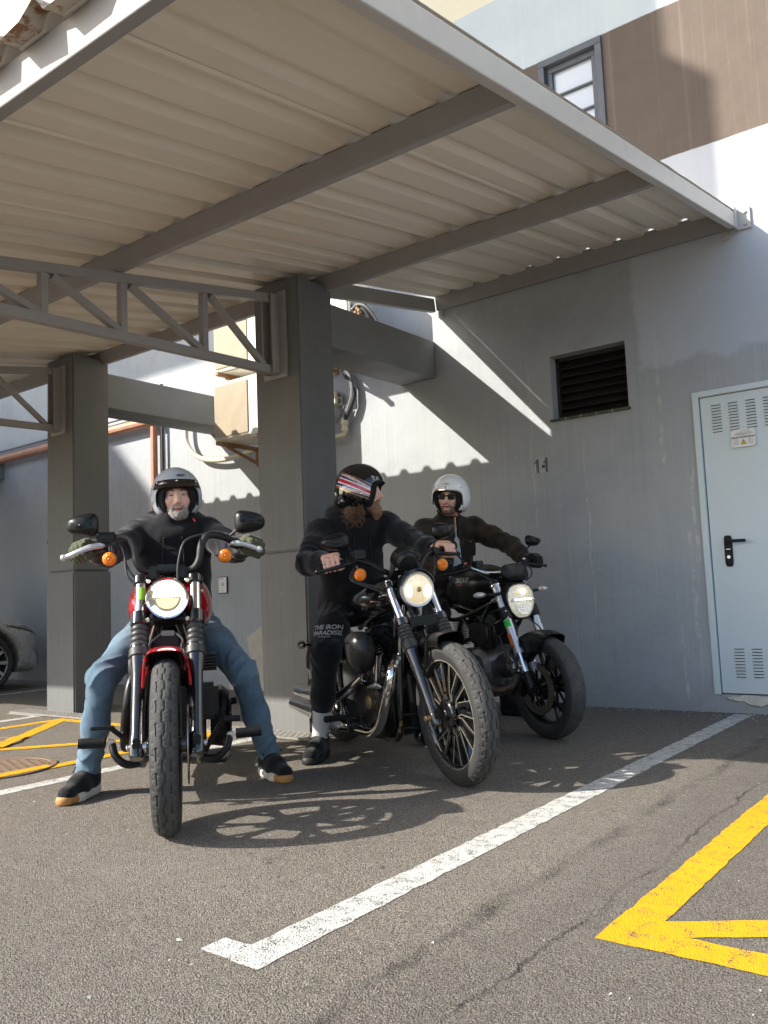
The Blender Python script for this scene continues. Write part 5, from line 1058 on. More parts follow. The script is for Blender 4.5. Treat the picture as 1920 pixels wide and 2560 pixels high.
    b = MB(); b.cyl((-.50, -.15, .42), (-.50, -.18, .44), .02, 14); b.build('tappet_block', M['alu'], root)
    # air cleaner
    S = SDF(); S.ell((-.50, -.235, .632), (.098, .062, .080), k=.03); S.ell((-.49, -.225, .575), (.075, .052, .07), k=.06); S.box((-.50, -.23, .65), (.082, .05, .055), .04, k=.04); S.box((-.525, -.295, .635), (.045, .02, .032), .008, k=.012, op='-'); sdf_obj('air_cleaner', S, .006, M['satin_black'], root)
    b = MB(); b.box((-.525, -.2755, .635), (.075, .004, .048), bev=.0015); b.build('air_cleaner_plate', M['matt_black'], root); text('air_cleaner_lettering', '883', .03, (-.525, -.2785, .635), (1, 0, 0), (0, 0, 1), M['gaiter'], root, .0005)
    # exhaust
    ex = empty('exhaust', parent=root)
    b = MB(); b.tube([V(-.40, -.07, .575), V(-.325, -.12, .565), V(-.272, -.168, .53), V(-.268, -.19, .47), V(-.315, -.20, .38), V(-.40, -.205, .27), V(-.50, -.21, .215), V(-.64, -.215, .205), V(-.80, -.22, .21)], .025, 20, 8); b.build('front_pipe', M['chrome'], ex)
    b = MB(); b.tube([V(-.70, -.08, .575), V(-.56, -.15, .58), V(-.515, -.185, .545), V(-.58, -.2, .47), V(-.72, -.205, .42), V(-.95, -.212, .345), V(-1.06, -.218, .325)], .0235, 18, 8); b.build('rear_pipe', M['gloss_black'], ex); b = MB(); b.tube([V(-.56, -.202, .485), V(-.72, -.209, .422), V(-.95, -.216, .345)], .0265, 18, 6); b.build('heat_shield', M['chrome'], ex)
    b = MB(); b.tube([V(-.78, -.22, .21), V(-.86, -.225, .21), V(-.92, -.225, .212), V(-1.6, -.225, .235), V(-1.74, -.225, .24), V(-1.745, -.225, .24)], [.027, .04, .044, .044, .043, .03], 24); b.build('muffler', M['chrome'], ex); b = MB(); b.tube([V(-1.02, -.222, .33), V(-1.1, -.226, .325), V(-1.6, -.226, .335), V(-1.66, -.226, .335)], [.026, .042, .043, .03], 24); b.build('muffler', M['chrome'], ex)
    b = MB(); b.box((-.74, -.225, .222), (.03, .062, .07), bev=.006); b.build('exhaust_clamp', M['satin_black'], ex)
    b = MB(); b.tube([V(-.78, -.17, .24), V(-.80, -.24, .255), V(-.81, -.27, .262)], [.014, .013, .012], 10); b.lathe([(1e-4, 0), (.018, .002)]+[(.0185-(.002 if k % 2 else 0), .006+.006*k) for k in range(14)]+[(1e-4, .092)], (-.81, -.27, .262), (0, -1, .05), 16); b.build('foot_peg', M['matt_black'], root)
    b = MB(); b.tube([V(-.80, -.2, .21), V(-.70, -.24, .215), V(-.62, -.25, .24)], .009, 8, 4); b.box((-.61, -.27, .247), (.03, .06, .012), bev=.004); b.build('brake_pedal', M['satin_black'], root)
    b = MB(); b.tube([V(-.78, .15, .26), V(-.8, .22, .27), V(-.8, .32, .275)], .017, 12); b.build('foot_peg', M['matt_black'], root)
    b = MB(); b.loft([(V(-.80, .145, .32), .22, .12, 2.6), (V(-.80, .205, .32), .22, .125, 2.6), (V(-.80, .225, .32), .19, .10, 2.6)], 32, (0, 1, 0)); b.build('primary_cover', M['satin_black'], root)
    e = rear_end(root, -1.515, .32, .15, .20, None, 'satin_black', 45, 158); b = MB(); b.beam((-1.2, .10, .42), (-1.5, .10, .47), .02, .045, bev=.005); b.build('belt_guard', M['satin_black'], root)
    t = empty('tail_assembly', parent=root); b = MB(); b.box((-1.72, 0, .55), (.03, .16, .05), bev=.006); b.build('mount', M['satin_black'], t); b = MB(); b.box((-1.62, -.098, .50), (.012, .014, .075), bev=.003); b.build('side_reflector', M['orange'], t)
    for s in (-1, 1): turn_signal((-1.63, s*.175, .603), .026, (-1, 0, 0), t, stem=[V(-1.66, s*.12, .595), V(-1.69, s*.05, .57)])
    b = MB(); b.box((-1.80, -.0, .43), (.006, .19, .13)); b.build('number_plate', M['sign_white'], t)
    # handlebar and controls
    hb = empty('handlebar', parent=root)
    for s in (-1, 1):
        b = MB(); b.tube([V(-.40, 0, .985), V(-.40, s*.05, .985), V(-.405, s*.10, 1.005), V(-.43, s*.16, 1.05), V(-.45, s*.20, 1.068), V(-.48, s*.25, 1.068)], .0145, 14, 6); b.build('bar', M['satin_black'], hb); b = MB(); b.box((-.395, s*.045, .97), (.04, .04, .05), bev=.008); b.build('riser', M['satin_black'], hb)
        a = V(-.483, s*.258, 1.068); d = nrm(V(-.055, s*.13, -.012)); lp = [V(-.445, s*.235, 1.062), V(-.425, s*.28, 1.056), V(-.425, s*.33, 1.047), V(-.435, s*.38, 1.04), V(-.445, s*.425, 1.036)]
        grip_controls(hb, a, d, lp if s < 0 else [V(-.455, .24, 1.06), V(-.45, .265, 1.056), V(-.445, .30, 1.05), V(-.45, .34, 1.045), V(-.46, .37, 1.043)], 'satin_black', 'hand_control', lever_w=.020)
        b = MB(); b.box((-.44, s*.205, 1.098), (.055, .068, .045), bev=.006); b.cyl((-.412, s*.205, 1.1), (-.4105, s*.205, 1.1), .011, 16)
        if s < 0: b.build('brake_reservoir', M['satin_black'], hb)
        turn_signal((-.385, s*.228, .998), .032, nrm(V(1, 0, -.03)), hb, stem=[V(-.42, s*.228, 1.03), V(-.44, s*.225, 1.06)])
        mirror((-.44, s*.318 if s < 0 else .29, 1.172), (.145, .082), nrm(V(-1, -s*.2, 0)), hb, [V(-.445, s*.25, 1.14), V(-.45, s*.222, 1.09)], 'satin_black', rot=(math.pi if s > 0 else 0), shape=2.5)
    for pts in ([V(-.45, -.22, 1.05), V(-.42, -.25, .98), V(-.36, -.16, .93), V(-.30, -.06, .90), V(-.30, 0, .84)], [V(-.45, -.22, 1.05), V(-.43, -.26, .98), V(-.37, -.17, .92), V(-.33, -.08, .86), V(-.32, -.1, .76), V(-.33, -.11, .68)], [V(-.45, .22, 1.05), V(-.40, .20, 1.03), V(-.34, .15, .95), V(-.33, .11, .84), V(-.34, .06, .76)], [V(-.45, .2, 1.06), V(-.40, .13, 1.02), V(-.36, .08, .96)]): b = MB(); b.tube(pts, .0048, 8, 7); b.build('control_cable', M['cable_dark'], hb)
    return root
build_middle()

# ---- the naked sport bike by the wall
def build_naked():
    root = bike_root('motorcycle', -2.341, 4.642, -26, -3, 'matt black naked sport bike with shield-shaped headlight, next to the grey wall'); r = .30; ct = V(0, 0, r)
    fw = empty('front_wheel', parent=root); tyre(ct, r, .216, .122, fw, 'sport', seed=3, na=480); rim_obj(ct, .216, .092, fw, 'satin_black'); b = MB(); b.cyl((0, -.06, r), (0, .06, r), .036, 24, bev=.004); b.build('hub', M['satin_black'], fw)
    for k in range(5):
        a = 2*math.pi*k/5+.3; b = MB(); e = lambda rr, t: V(rr*math.cos(a+t), 0, r+rr*math.sin(a+t))
        b.beam(e(.03, 0), e(.10, 0), .026, .03, (0, 1, 0), .004)
        for s in (-1, 1): b.beam(e(.095, 0), e(.205, s*.21), .016, .026, (0, 1, 0), .004)
        b.build('spoke', M['satin_black'], fw, smooth=30)
    for s in (-1, 1): disc_obj(ct, s*.072, .155, fw, arms=10)
    rake = 24; u = V(-math.sin(R(rake)), 0, math.cos(R(rake))); pt = lambda z, y, dx=0.: V(-.012, y, r)+u*((z-r)/u[2])+V(dx, 0, 0)
    for s in (-1, 1):
        f = empty('fork_leg', parent=root); y = s*.103; b = MB(); b.cyl(pt(.52, y), pt(.94, y), .0275, 28, bev=.003); b.build('outer_tube', M['alu'], f); b = MB(); b.cyl(pt(.50, y), pt(.525, y), .0285, 24); b.build('dust_seal', M['silver'], f)
        b = MB(); b.cyl(pt(.36, y), pt(.51, y), .0205, 24); b.build('stanchion', M['chrome'], f); b = MB(); b.lathe([(1e-4, -.06), (.02, -.06), (.027, -.04), (.028, .02), (.026, .085), (1e-4, .09)], pt(.315, y), u, 24); b.box(pt(.295, y, .02), (.07, .035, .06), bev=.012); b.cyl(pt(.285, y), pt(.285, y)+V(0, s*.03, 0), .021, 20, bev=.003); b.build('foot', M['satin_black'], f)
        b = MB(); b.box(V(-.105, s*.098, .30), (.05, .035, .115), [[.95, 0, .3], [0, 1, 0], [-.3, 0, .95]], .012); b.build('brake_caliper', M['satin_black'], f)
        b = MB(); b.tube([V(-.09, s*.1, .37), V(-.15, s*.11, .5), V(-.12, s*.09, .62), V(-.2, s*.05, .70)], .0045, 6, 6); b.build('brake_line', M['cable_dark'], f)
    b = MB(); b.lathe([(.0277, -.022), (.0283, -.022), (.0283, .022), (.0277, .022)], pt(.675, -.103), u, 10, arc=R(120), start=R(-70), xdir=(.6, -1, 0)); b.build('sticker', M['green_st'], root); b = MB(); b.box(pt(.585, -.133, .0), (.02, .006, .082), np.stack([V(u[2], 0, -u[0]), V(0, 1, 0), u], 1), .002); b.build('reflector', M['orange'], root)
    for z, th, rc in ((.735, .075, .036), (.925, .03, .034)):
        b = MB(); Rm = np.stack([V(u[2], 0, -u[0]), V(0, 1, 0), u], 1); b.box(pt(z, 0, -.02), (.05, .19, th*.7), Rm, .008)
        for s in (-1, 1): b.cyl(pt(z, s*.103)-u*th/2, pt(z, s*.103)+u*th/2, rc, 24, bev=.004)
        b.build('triple_clamp', M['satin_black'], root)
    for s in (-1, 1): b = MB(); b.cyl(pt(.905, s*.103)-u*.004, pt(.905, s*.103)+u*.006, .0362, 24); b.build('clamp_band', M['chrome'], root)
    for dz in (-.02, .02): b = MB(); q = pt(.735+dz, -.103, .03)+V(0, -.012, 0); b.cyl(q, q+V(.008, -.003, 0), .006, 8); b.build('clamp_bolt', M['chrome'], root)
    S = SDF()                                              # fender hugging the wheel
    b = MB()
    rows = []; prof = [(-.078, -.10), (-.079, -.05), (-.074, -.005), (-.05, .012), (0, .018), (.05, .012), (.074, -.005), (.079, -.05), (.078, -.10)]; n = 26
    for t0 in (0, .004):
        rows = []
        for i in range(n+1):
            t = i/n; a = R(69+84*t); e = V(math.cos(a), 0, math.sin(a)); k = min(1, .25+1.1*math.sin(math.pi*min(1, t*1.25+.06))); rows.append([ct+e*(r+.012+(h*k if h < 0 else h)+t0)+V(0, y*(1+(.04 if t0 else 0)), 0) for y, h in prof])
        m = len(prof); b.add([p for rw in rows for p in rw], [(i*m+j, i*m+j+1, (i+1)*m+j+1, (i+1)*m+j) for i in range(n) for j in range(m-1)])
    b.build('front_fender', M['satin_black'], root, smooth=60, weld=False)
    # headlight: shield outline
    def shield(k): 
        return [(y*k, z*k) for y, z in ((0, .108), (.045, .104), (.078, .088), (.098, .055), (.104, .015), (.099, -.025), (.083, -.062), (.058, -.092), (.036, -.106), (0, -.109), (-.036, -.106), (-.058, -.092), (-.083, -.062), (-.099, -.025), (-.104, .015), (-.098, .055), (-.078, .088), (-.045, .104))]
    h = empty('headlight', parent=root); c = V(-.185, .0, .806); d = nrm(V(1, 0, .06)); ey, ez = V(0, 1, 0), nrm(np.cross(d, V(0, 1, 0)))
    def shell(name, layers, mat, cap_end=True):
        b = MB(); vs = []; fs = []; n = 18
        for k, t in layers: vs += [c+d*t+ey*y+ez*z for y, z in shield(k)]
        for i in range(len(layers)-1): fs += [(i*n+j, i*n+(j+1) % n, (i+1)*n+(j+1) % n, (i+1)*n+j) for j in range(n)]
        if cap_end: fs.append(tuple((len(layers)-1)*n+j for j in range(n)))
        b.add(vs, fs); return b.build(name, M[mat], h, smooth=40)
    shell('shell', [(.55, -.13), (.95, -.10), (1.06, -.03), (1.05, .0), (1.0, .006)], 'satin_black', False); shell('bezel', [(1.0, .003), (1.0, .010), (.95, .016), (.92, .010)], 'steel_dark', False); shell('lens', [(.94, .007), (.90, .012), (.7, .024), (.4, .031), (.1, .033)], 'lamp_pale')
    def bar(z0, z1, y0, mat, name, t=.030):
        b = MB(); b.prism([(-y0, z0), (y0, z0), (y0*.92, z1), (-y0*.92, z1)], c+d*t, ey, ez, .012); return b.build(name, M[mat], h, smooth=0, bevel=.003)
    bar(-.004, .018, .085, 'clear', 'divider')
    for k in range(6): b = MB(); b.ell(c+d*.038+ey*(-.055+.022*k)+ez*.007, (.004, .007, .006), u=10, w=8); b.build('led', M['lamp_hot'], h)
    b = MB(); b.ell(c+d*.028+ez*.052, (.006, .050, .030), u=24, w=12); b.build('low_beam', M['lamp_warm'], h); b = MB(); b.ell(c+d*.032+ez*.055+ey*.005, (.006, .022, .018), u=18, w=10); b.build('bulb', M['lamp_hot'], h)
    b = MB(); b.prism([(-.058, -.022), (.058, -.022), (.045, -.06), (.02, -.083), (-.02, -.083), (-.045, -.06)], c+d*.029, ey, ez, .006); b.build('high_beam', M['reflector'], h, smooth=0)
    for k in range(4): b = MB(); b.box(c+d*.034+ez*(-.03-.012*k), (.003, .09-.016*k, .003)); b.build('lens_rib', M['clear'], h, smooth=0)
    # dash, bars, controls
    b = MB(); b.loft([(V(-.27, .02, .99), .085, .045, 3), (V(-.245, .02, .985), .10, .052, 3.2), (V(-.225, .02, .975), .085, .036, 3.2), (V(-.218, .02, .973), .05, .02, 3.2)], 28); dsh = b.build('instrument', M['satin_black'], root, smooth=45)
    hb = empty('handlebar', parent=root)
    for s in (-1, 1):
        b = MB(); b.tube([V(-.36, 0, .985), V(-.36, s*.06, .985), V(-.37, s*.12, .995), V(-.41, s*.19, 1.03), V(-.45, s*.25, 1.036)], [.0155, .0155, .014, .012, .012], 14, 6); b.build('bar', M['alu'], hb); b = MB(); b.box((-.35, s*.05, .965), (.04, .04, .045), bev=.008); b.build('riser', M['satin_black'], hb)
        a = V(-.455, s*.26, 1.036); d2 = nrm(V(-.045, s*.13, -.012)); grip_controls(hb, a, d2, [V(-.40, s*.21, 1.028), V(-.385, s*.25, 1.022), V(-.39, s*.30, 1.014), V(-.40, s*.35, 1.008), V(-.41, s*.39, 1.004)], 'satin_black', 'hand_control', lever_w=.018)
        b = MB(); b.box((-.43, s*.215, 1.037), (.05, .05, .045), bev=.01); b.build('switch_block', M['matt_black'], hb); b = MB(); b.box((-.41, s*.225, 1.062), (.006, .022, .010), bev=.002); b.build('switch', M['sign_white' if s > 0 else 'red'], hb)
        mirror((-.435, s*.322, 1.172), (.125, .066), nrm(V(-1, -s*.15, 0)), hb, [V(-.43, s*.27, 1.125), V(-.42, s*.232, 1.075)], 'satin_black', rot=(math.pi if s > 0 else 0)+s*.25, shape=2.3)
    b = MB(); b.box((-.40, -.14, 1.05), (.05, .06, .045), bev=.006); b.tube([V(-.40, -.14, 1.03), V(-.4, -.145, 1.0)], .012, 8); b.build('brake_reservoir', M['satin_black'], hb)
    for pts in ([V(-.42, .21, 1.03), V(-.32, .2, 1.0), V(-.24, .14, .95), V(-.24, .06, .90)], [V(-.42, .2, 1.03), V(-.30, .16, .97), V(-.26, .10, .88)], [V(-.42, -.2, 1.03), V(-.34, -.18, .99), V(-.28, -.12, .94), V(-.28, -.05, .88)]): b = MB(); b.tube(pts, .005, 8, 6); b.build('control_cable', M['cable_dark'], hb)
    for s in (-1, 1):
        t = empty('turn_signal', parent=root); b = MB(); b.tube([V(-.24, s*.10, .855), V(-.25, s*.15, .857), V(-.265, s*.20, .86)], [.016, .011, .010], 10); b.build('stalk', M['satin_black'], t); b = MB(); b.ell((-.27, s*.235, .862), (.03, .042, .018), u=20, w=12); b.build('lens', M['clear'], t); b = MB(); b.ell((-.262, s*.222, .862), (.026, .012, .010), u=12, w=8); b.build('bulb', M['amber'], t)
    # tank with writing
    S = SDF(); S.ell((-.66, 0, .915), (.25, .155, .125), k=.06); S.ell((-.52, 0, .93), (.17, .15, .10), k=.08); S.ell((-.60, 0, .83), (.22, .13, .09), k=.06); S.ell((-.86, 0, .86), (.12, .09, .08), k=.08)
    for s in (-1, 1): S.ell((-.80, s*.21, .86), (.15, .10, .12), k=.05, op='-')
    sdf_obj('fuel_tank', S, .009, M['satin_black'], root)
    def on_tank(x, z): 
        lo, hi = -.3, 0.
        for _ in range(30):
            m = (lo+hi)/2
            if S(np.array([[x, m, z]]))[0] > 0: lo = m
            else: hi = m
        return hi
    def tank_text(name, body, size, x0, z, mat, bold=0., shear=.2):
        me = text_mesh(body, size, .0002, bold); co = np.array([q.co for q in me.vertices]); P = []
        for a, c, w in co: P.append((x0+a+shear*c, on_tank(x0+a+shear*c, z+c)-.0018-w, z+c))
        me.vertices.foreach_set('co', np.array(P).ravel()); me.materials.clear(); me.update(); link(name, me, M[mat], root)
    tank_text('tank_lettering', 'DUCATI', .042, -.585, .955, 'silver', .0008); tank_text('tank_lettering', 'MONSTER 797', .014, -.60, .923, 'red')
    # trellis frame
    f = empty('frame', parent=root)
    for s in (-1, 1):
        for pts in ([V(-.24, s*.03, .86), V(-.36, s*.10, .80), V(-.55, s*.13, .74), V(-.80, s*.13, .70), V(-1.1, s*.1, .78)], [V(-.22, s*.03, .74), V(-.36, s*.10, .66), V(-.52, s*.13, .60), V(-.78, s*.13, .52)], [V(-.36, s*.10, .80), V(-.52, s*.13, .60)], [V(-.52, s*.13, .60), V(-.66, s*.13, .72)], [V(-.66, s*.13, .72), V(-.78, s*.13, .52)]): b = MB(); b.tube(pts, .014, 10, 4 if len(pts) > 2 else 0); b.build('frame_tube', M['satin_black'], f)
    for a, c in ((V(-.225, -.035, .845), V(-.33, -.105, .815)), (V(-.205, -.04, .735), V(-.25, -.065, .72))): b = MB(); b.cyl(a, c, .0145, 14); b.build('damper_collar', M['alu'], f)
    # L-twin engine
    e = empty('engine', parent=root); b = MB(); b.loft([(V(-.58, -.15, .36), .16, .13, 3), (V(-.58, -.12, .36), .19, .16, 3), (V(-.58, .12, .36), .19, .16, 3), (V(-.58, .15, .36), .16, .13, 3)], 30, (0, 1, 0)); b.build('crankcase', M['steel_dark'], e)
    b = MB(); b.lathe([(1e-4, .03), (.07, .03), (.095, .02), (.1, 0)], (-.60, -.15, .37), (0, -1, 0), 32); b.build('clutch_cover', M['satin_black'], e)
    b = MB(); prof = [(.05, 0)]
    for i in range(12): prof += [(.062, .012*i+.003), (.082, .012*i+.005), (.082, .012*i+.009), (.062, .012*i+.011)]
    prof.append((1e-4, .15)); b.lathe(prof, (-.42, 0, .40), (1, 0, .22), 30); b.build('cylinder', M['steel_dark'], e, smooth=30)
    b = MB(); b.box((-.245, 0, .445), (.11, .17, .14), [[.975, 0, -.22], [0, 1, 0], [.22, 0, .975]], .022); b.cyl((-.22, -.085, .455), (-.22, -.10, .455), .028, 20, bev=.003); b.build('cylinder_head', M['alu'], e, smooth=40); b = MB(); b.box((-.21, 0, .455), (.04, .12, .09), bev=.012); b.build('valve_cover', M['steel_dark'], e)
    b = MB(); b.lathe(prof, (-.60, 0, .50), (-.25, 0, 1), 28); b.box((-.645, 0, .67), (.15, .16, .09), bev=.02); b.build('cylinder', M['satin_black'], e, smooth=30)
    b = MB(); b.loft([(V(-.46, -.135, .62), .11, .07, 4), (V(-.46, -.155, .62), .10, .065, 4)], 24, (0, 1, 0)); b.build('side_panel', M['satin_black'], root); b = MB(); b.box((-.40, -.125, .60), (.17, .035, .16), bev=.012); b.build('airbox_cover', M['satin_black'], root)
    for k in range(14): b = MB(); b.box((-.70, -.12, .545+k*.011), (.12, .05, .004)); b.build('cooling_fin', M['satin_black'], e, smooth=0)
    ex = empty('exhaust', parent=root); b = MB(); b.tube([V(-.25, -.02, .39), V(-.235, -.05, .33), V(-.25, -.085, .285), V(-.32, -.12, .268), V(-.39, -.145, .295), V(-.43, -.155, .35), V(-.475, -.16, .375), V(-.56, -.165, .36)], .026, 18, 8); b.build('front_header', M['tan_pipe'], ex)
    b = MB(); b.tube([V(-.56, -.165, .36), V(-.7, -.17, .27), V(-.95, -.17, .22), V(-1.1, -.18, .3)], .026, 16, 6); b.build('rear_header', M['tan_pipe'], ex); b = MB(); b.tube([V(-1.1, -.18, .3), V(-1.16, -.19, .34), V(-1.42, -.21, .50), V(-1.46, -.215, .52)], [.03, .055, .055, .04], 20); b.build('muffler', M['satin_black'], ex)
    b = MB(); b.box((-.36, 0, .255), (.16, .15, .05), bev=.02); b.cyl((-.30, -.06, .30), (-.30, -.075, .30), .035, 20, bev=.003); b.build('sump', M['steel_dark'], e)
    for pts in ([V(-.25, -.06, .52), V(-.18, -.09, .47), V(-.17, -.08, .41), V(-.22, -.06, .38)], [V(-.30, -.1, .60), V(-.22, -.12, .5), V(-.25, -.11, .42)]): b = MB(); b.tube(pts, .006, 8, 6); b.build('hose', M['cable_dark'], e)
    b = MB(); b.tube([V(-.80, -.16, .34), V(-.82, -.24, .36), V(-.82, -.31, .365)], .013, 10); b.build('foot_peg', M['matt_black'], root); b = MB(); b.tube([V(-.80, .16, .34), V(-.82, .24, .36), V(-.82, .31, .365)], .013, 10); b.build('foot_peg', M['matt_black'], root)
    seat_loft(root, [(-.88, .82, .06, .025), (-.98, .80, .12, .04), (-1.1, .805, .14, .045), (-1.25, .85, .13, .04), (-1.4, .92, .10, .035), (-1.55, .95, .05, .02)])
    en = empty('rear_wheel', parent=root); tyre((-1.45, 0, .31), .31, .216, .175, en); rim_obj((-1.45, 0, .31), .216, .13, en); b = MB(); b.cyl((-1.45, -.1, .31), (-1.45, .1, .31), .04, 20)
    for k in range(5): a = 2*math.pi*k/5; b.beam((-1.45, 0, .31), (-1.45+.21*math.cos(a), 0, .31+.21*math.sin(a)), .04, .03, (0, 1, 0))
    b.build('hub', M['satin_black'], en, smooth=30)
    for s in (-1, 1): b = MB(); b.tube([V(-.92, s*.10, .40), V(-1.2, s*.12, .36), V(-1.45, s*.115, .31)], [.035, .03, .024], 12, 3); b.build('swingarm', M['satin_black'], root)
    b = MB(); b.loft([(V(-1.25, 0, .83), .09, .03, 3), (V(-1.5, 0, .90), .08, .03, 3), (V(-1.68, 0, .93), .03, .015, 3)], 20); b.build('tail', M['satin_black'], root)
    return root
build_naked()

# ------------------------------------------------------------------ the riders
def rotm(yaw=0, pitch=0, roll=0): return np.array(Euler((R(roll), R(-pitch), R(yaw)), 'XYZ').to_matrix())
def local_empty(name, c, Rm, parent):
    e = empty(name, parent=parent); m = Matrix(np.array(Rm).tolist()).to_4x4(); m.translation = Vector(tuple(map(float, c))); e.matrix_local = m; return e
def head_prims(S, c, Rm, open_mouth=0., nose=1.):
    h = lambda x, y, z: c+Rm@V(x, y, z); el = lambda p, s, k=.02, op='+': S.ell(h(*p), s, Rm, k, op); cp = lambda a, b, r1, r2=None, k=.012, op='+': S.cap(h(*a), h(*b), r1, r2, k, op)
    el((-.012, 0, .038), (.097, .076, .083), .02); el((.018, 0, -.022), (.076, .066, .088), .03); el((.033, 0, -.080), (.052, .049, .038), .03); el((.068, 0, -.097), (.022, .024, .020), .02)
    for s in (-1, 1):
        el((.066, s*.040, -.026), (.026, .024, .022), .025); cp((.083, s*.014, .027), (.073, s*.048, .024), .0095, .0085, .012); el((.103, s*.031, .004), (.017, .017, .0115), .012, '-'); el((.0805, s*.031, .002), (.0135, .0145, .0125), .004)
        cp((.091, s*.020, .0085), (.083, s*.045, .0065), .0045, .004, .004); cp((.090, s*.020, -.0085), (.083, s*.044, -.0075), .004, .004, .004)
        el((-.012, s*.077, -.008), (.024, .010, .033), .008); cp((.097, s*.0125, -.0385), (.094, s*.0135, -.039), .0075, None, .008)
    cp((.089, 0, .018), (.106, 0, -.028), .0095, .0125, .012); el((.108, 0, -.033), (.0135, .0125, .011), .008)
    z = -.062
    cp((.092, -.010, z), (.084, -.024, z-.001), .0065, .004, .006); cp((.092, .010, z), (.084, .024, z-.001), .0065, .004, .006); cp((.0925, -.010, z), (.0925, .010, z), .0065, None, .006)
    cp((.089, -.012, z-.015-open_mouth), (.089, .012, z-.015-open_mouth), .0075, None, .007)
    el((.100, 0, z-.0075-open_mouth*.5), (.014, .021, .0022+open_mouth*.5), .004, '-')
def face_mats(c, Rm, glance=(0, 0), om=0., teeth=True):
    """0 skin 1 lips 2 mouth 3 teeth 4 eye white 5 iris"""
    def fn(P):
        q = (P-c)@Rm; x, y, z = q.T; m = np.zeros(len(P)); f = x > .06
        m[f & (np.abs(y) < .026) & (z > -.083-om) & (z < -.058) & (x > .083)] = 1
        mo = f & (np.abs(y) < .021-.2*np.abs(z+.0695+om*.5)) & (np.abs(z+.0695+om*.5) < .0032+om*.5) & (x > .07); m[mo] = 2; m[mo & (z > -.0700-om*.2) & (np.abs(y) < .013)] = 3 if teeth else 2
        return m
    return fn
def hand_prims(S, G, a, f, u, wrist, g=0., curl=1.):
    """fingers closed round a bar through G along a (outwards); f forward, u up; g thickens it into a glove"""
    P = lambda s, ff, uu: G+a*s+f*ff+u*uu
    mc = []
    for i, (s, L) in enumerate(((-.034, 1.), (-.011, 1.06), (.012, 1.0), (.033, .86))):
        m = P(s, -.008, .040+.003*L); p = P(s, .030*L, .030); d = P(s, .037*L, -.002); t = P(s, .018, -.029); mc.append(m)
        r = .0098*(.9+.1*L)+g; S.chain([m, p, d, t], [r*1.12, r*1.02, r*.95, r*.86], k=.006)
    for m in mc: S.cap(wrist+(m-wrist)*.35, m, .019+g, .0135+g, k=.016)
    S.cap(wrist, wrist+(np.mean(mc, 0)-wrist)*.5, .026+g, .024+g, k=.02)
    b = wrist+(mc[0]-wrist)*.45-a*.010; S.chain([b, P(-.052, -.018, .004), P(-.050, .012, -.020), P(-.040, .026, -.024)], [.017+g, .0125+g, .0108+g, .009+g], k=.012)
def limb(S, pts, rr, k=.03):
    S.chain([V(*p) for p in pts], rr, k)
def shoe(parent, heel, toe, z, upper, style):
    heel, toe = V(*heel), V(*toe); d = toe-heel; L = np.linalg.norm(d); d /= L; e = empty('shoe', (heel[0], heel[1], z), (0, 0, math.atan2(d[1], d[0])), parent); k = L/.29
    S = SDF(); S.cap((.045, 0, .062), (.14, 0, .058), .044, .044, .03); S.cap((.14, 0, .050), (.235, -.0, .040), .046, .040, .03); S.cap((.045, 0, .07), (.035, 0, .115), .044, .046, .03); S.cap((.06, 0, .10), (.15, 0, .075), .034, .032, .03); S.box((.13, 0, -.03), (.3, .2, .055), .005, k=.004, op='-'); S.cap((.03, 0, .16), (.038, 0, .115), .036, .030, .01, '-')
    for q in S.p: pass
    o = sdf_obj('upper', S, .005, M[upper], e, disp=lambda v, n: .0006*np.sin(v[:, 0]*420+np.abs(v[:, 1])*420)*(v[:, 0] > .12)); 
    T = SDF(); T.cap((.045, 0, .018), (.18, .0, .018), .044, .052, .02); T.cap((.18, 0, .018), (.240, -.002, .020), .052, .043, .02); T.cap((.03, 0, .045), (.02, 0, .05), .043, .036, .03); T.box((.15, 0, -.03), (.35, .2, .03), .002, k=.006, op='-'); T.box((.17, 0, .10), (.115, .2, .055), .012, k=.02, op='-'); T.box((.03, 0, .13), (.12, .2, .055), .012, k=.02, op='-')
    mats = {'gum': [M['sole_white'], M['sole_gum']], 'black': [M['sole_black']]}[style]
    sdf_obj('sole', T, .005, mats, e, matfn=(lambda c: ((c[:, 0] > .222-.2*np.abs(c[:, 1])) & (c[:, 2] < .034+.1*(c[:, 0]-.2)))*1.) if style == 'gum' else None)
    b = MB()
    for i in range(5):
        x = .088+i*.022; zz = .128-i*.0125; b.tube([V(x, -.028, zz-.012), V(x+.004, -.012, zz), V(x+.004, .012, zz+.001), V(x, .028, zz-.012)], .0030, 6, 4)
    b.tube([V(.088, .0, .131), V(.07, .035, .145), V(.10, .055, .12)], .0026, 6, 5); b.tube([V(.088, 0, .131), V(.075, -.04, .14), V(.11, -.05, .11)], .0026, 6, 5); b.build('laces', M['lace'], e)
    if style == 'gum':
        b = MB(); b.add([(.168, -.009, .0945), (.168, .009, .0945), (.188, 0, .0905), (.174, 0, .0935)], [(0, 1, 3), (1, 2, 3), (0, 3, 2)]); b.build('toe_mark', M['white_print'], e, smooth=0, weld=False)
        b = MB(); b.box((.083, 0, .148), (.006, .030, .042), [[.8, 0, .6], [0, 1, 0], [-.6, 0, .8]], .003); b.build('tongue', M['shoe_knit'], e); b = MB(); b.add([(.0885, -.008, .158), (.0885, .008, .158), (.0935, 0, .150)], [(0, 1, 2)]); b.box((.094, 0, .140), (.001, .016, .004)); b.build('tongue_mark', M['white_print'], e, smooth=0, weld=False)
    return e
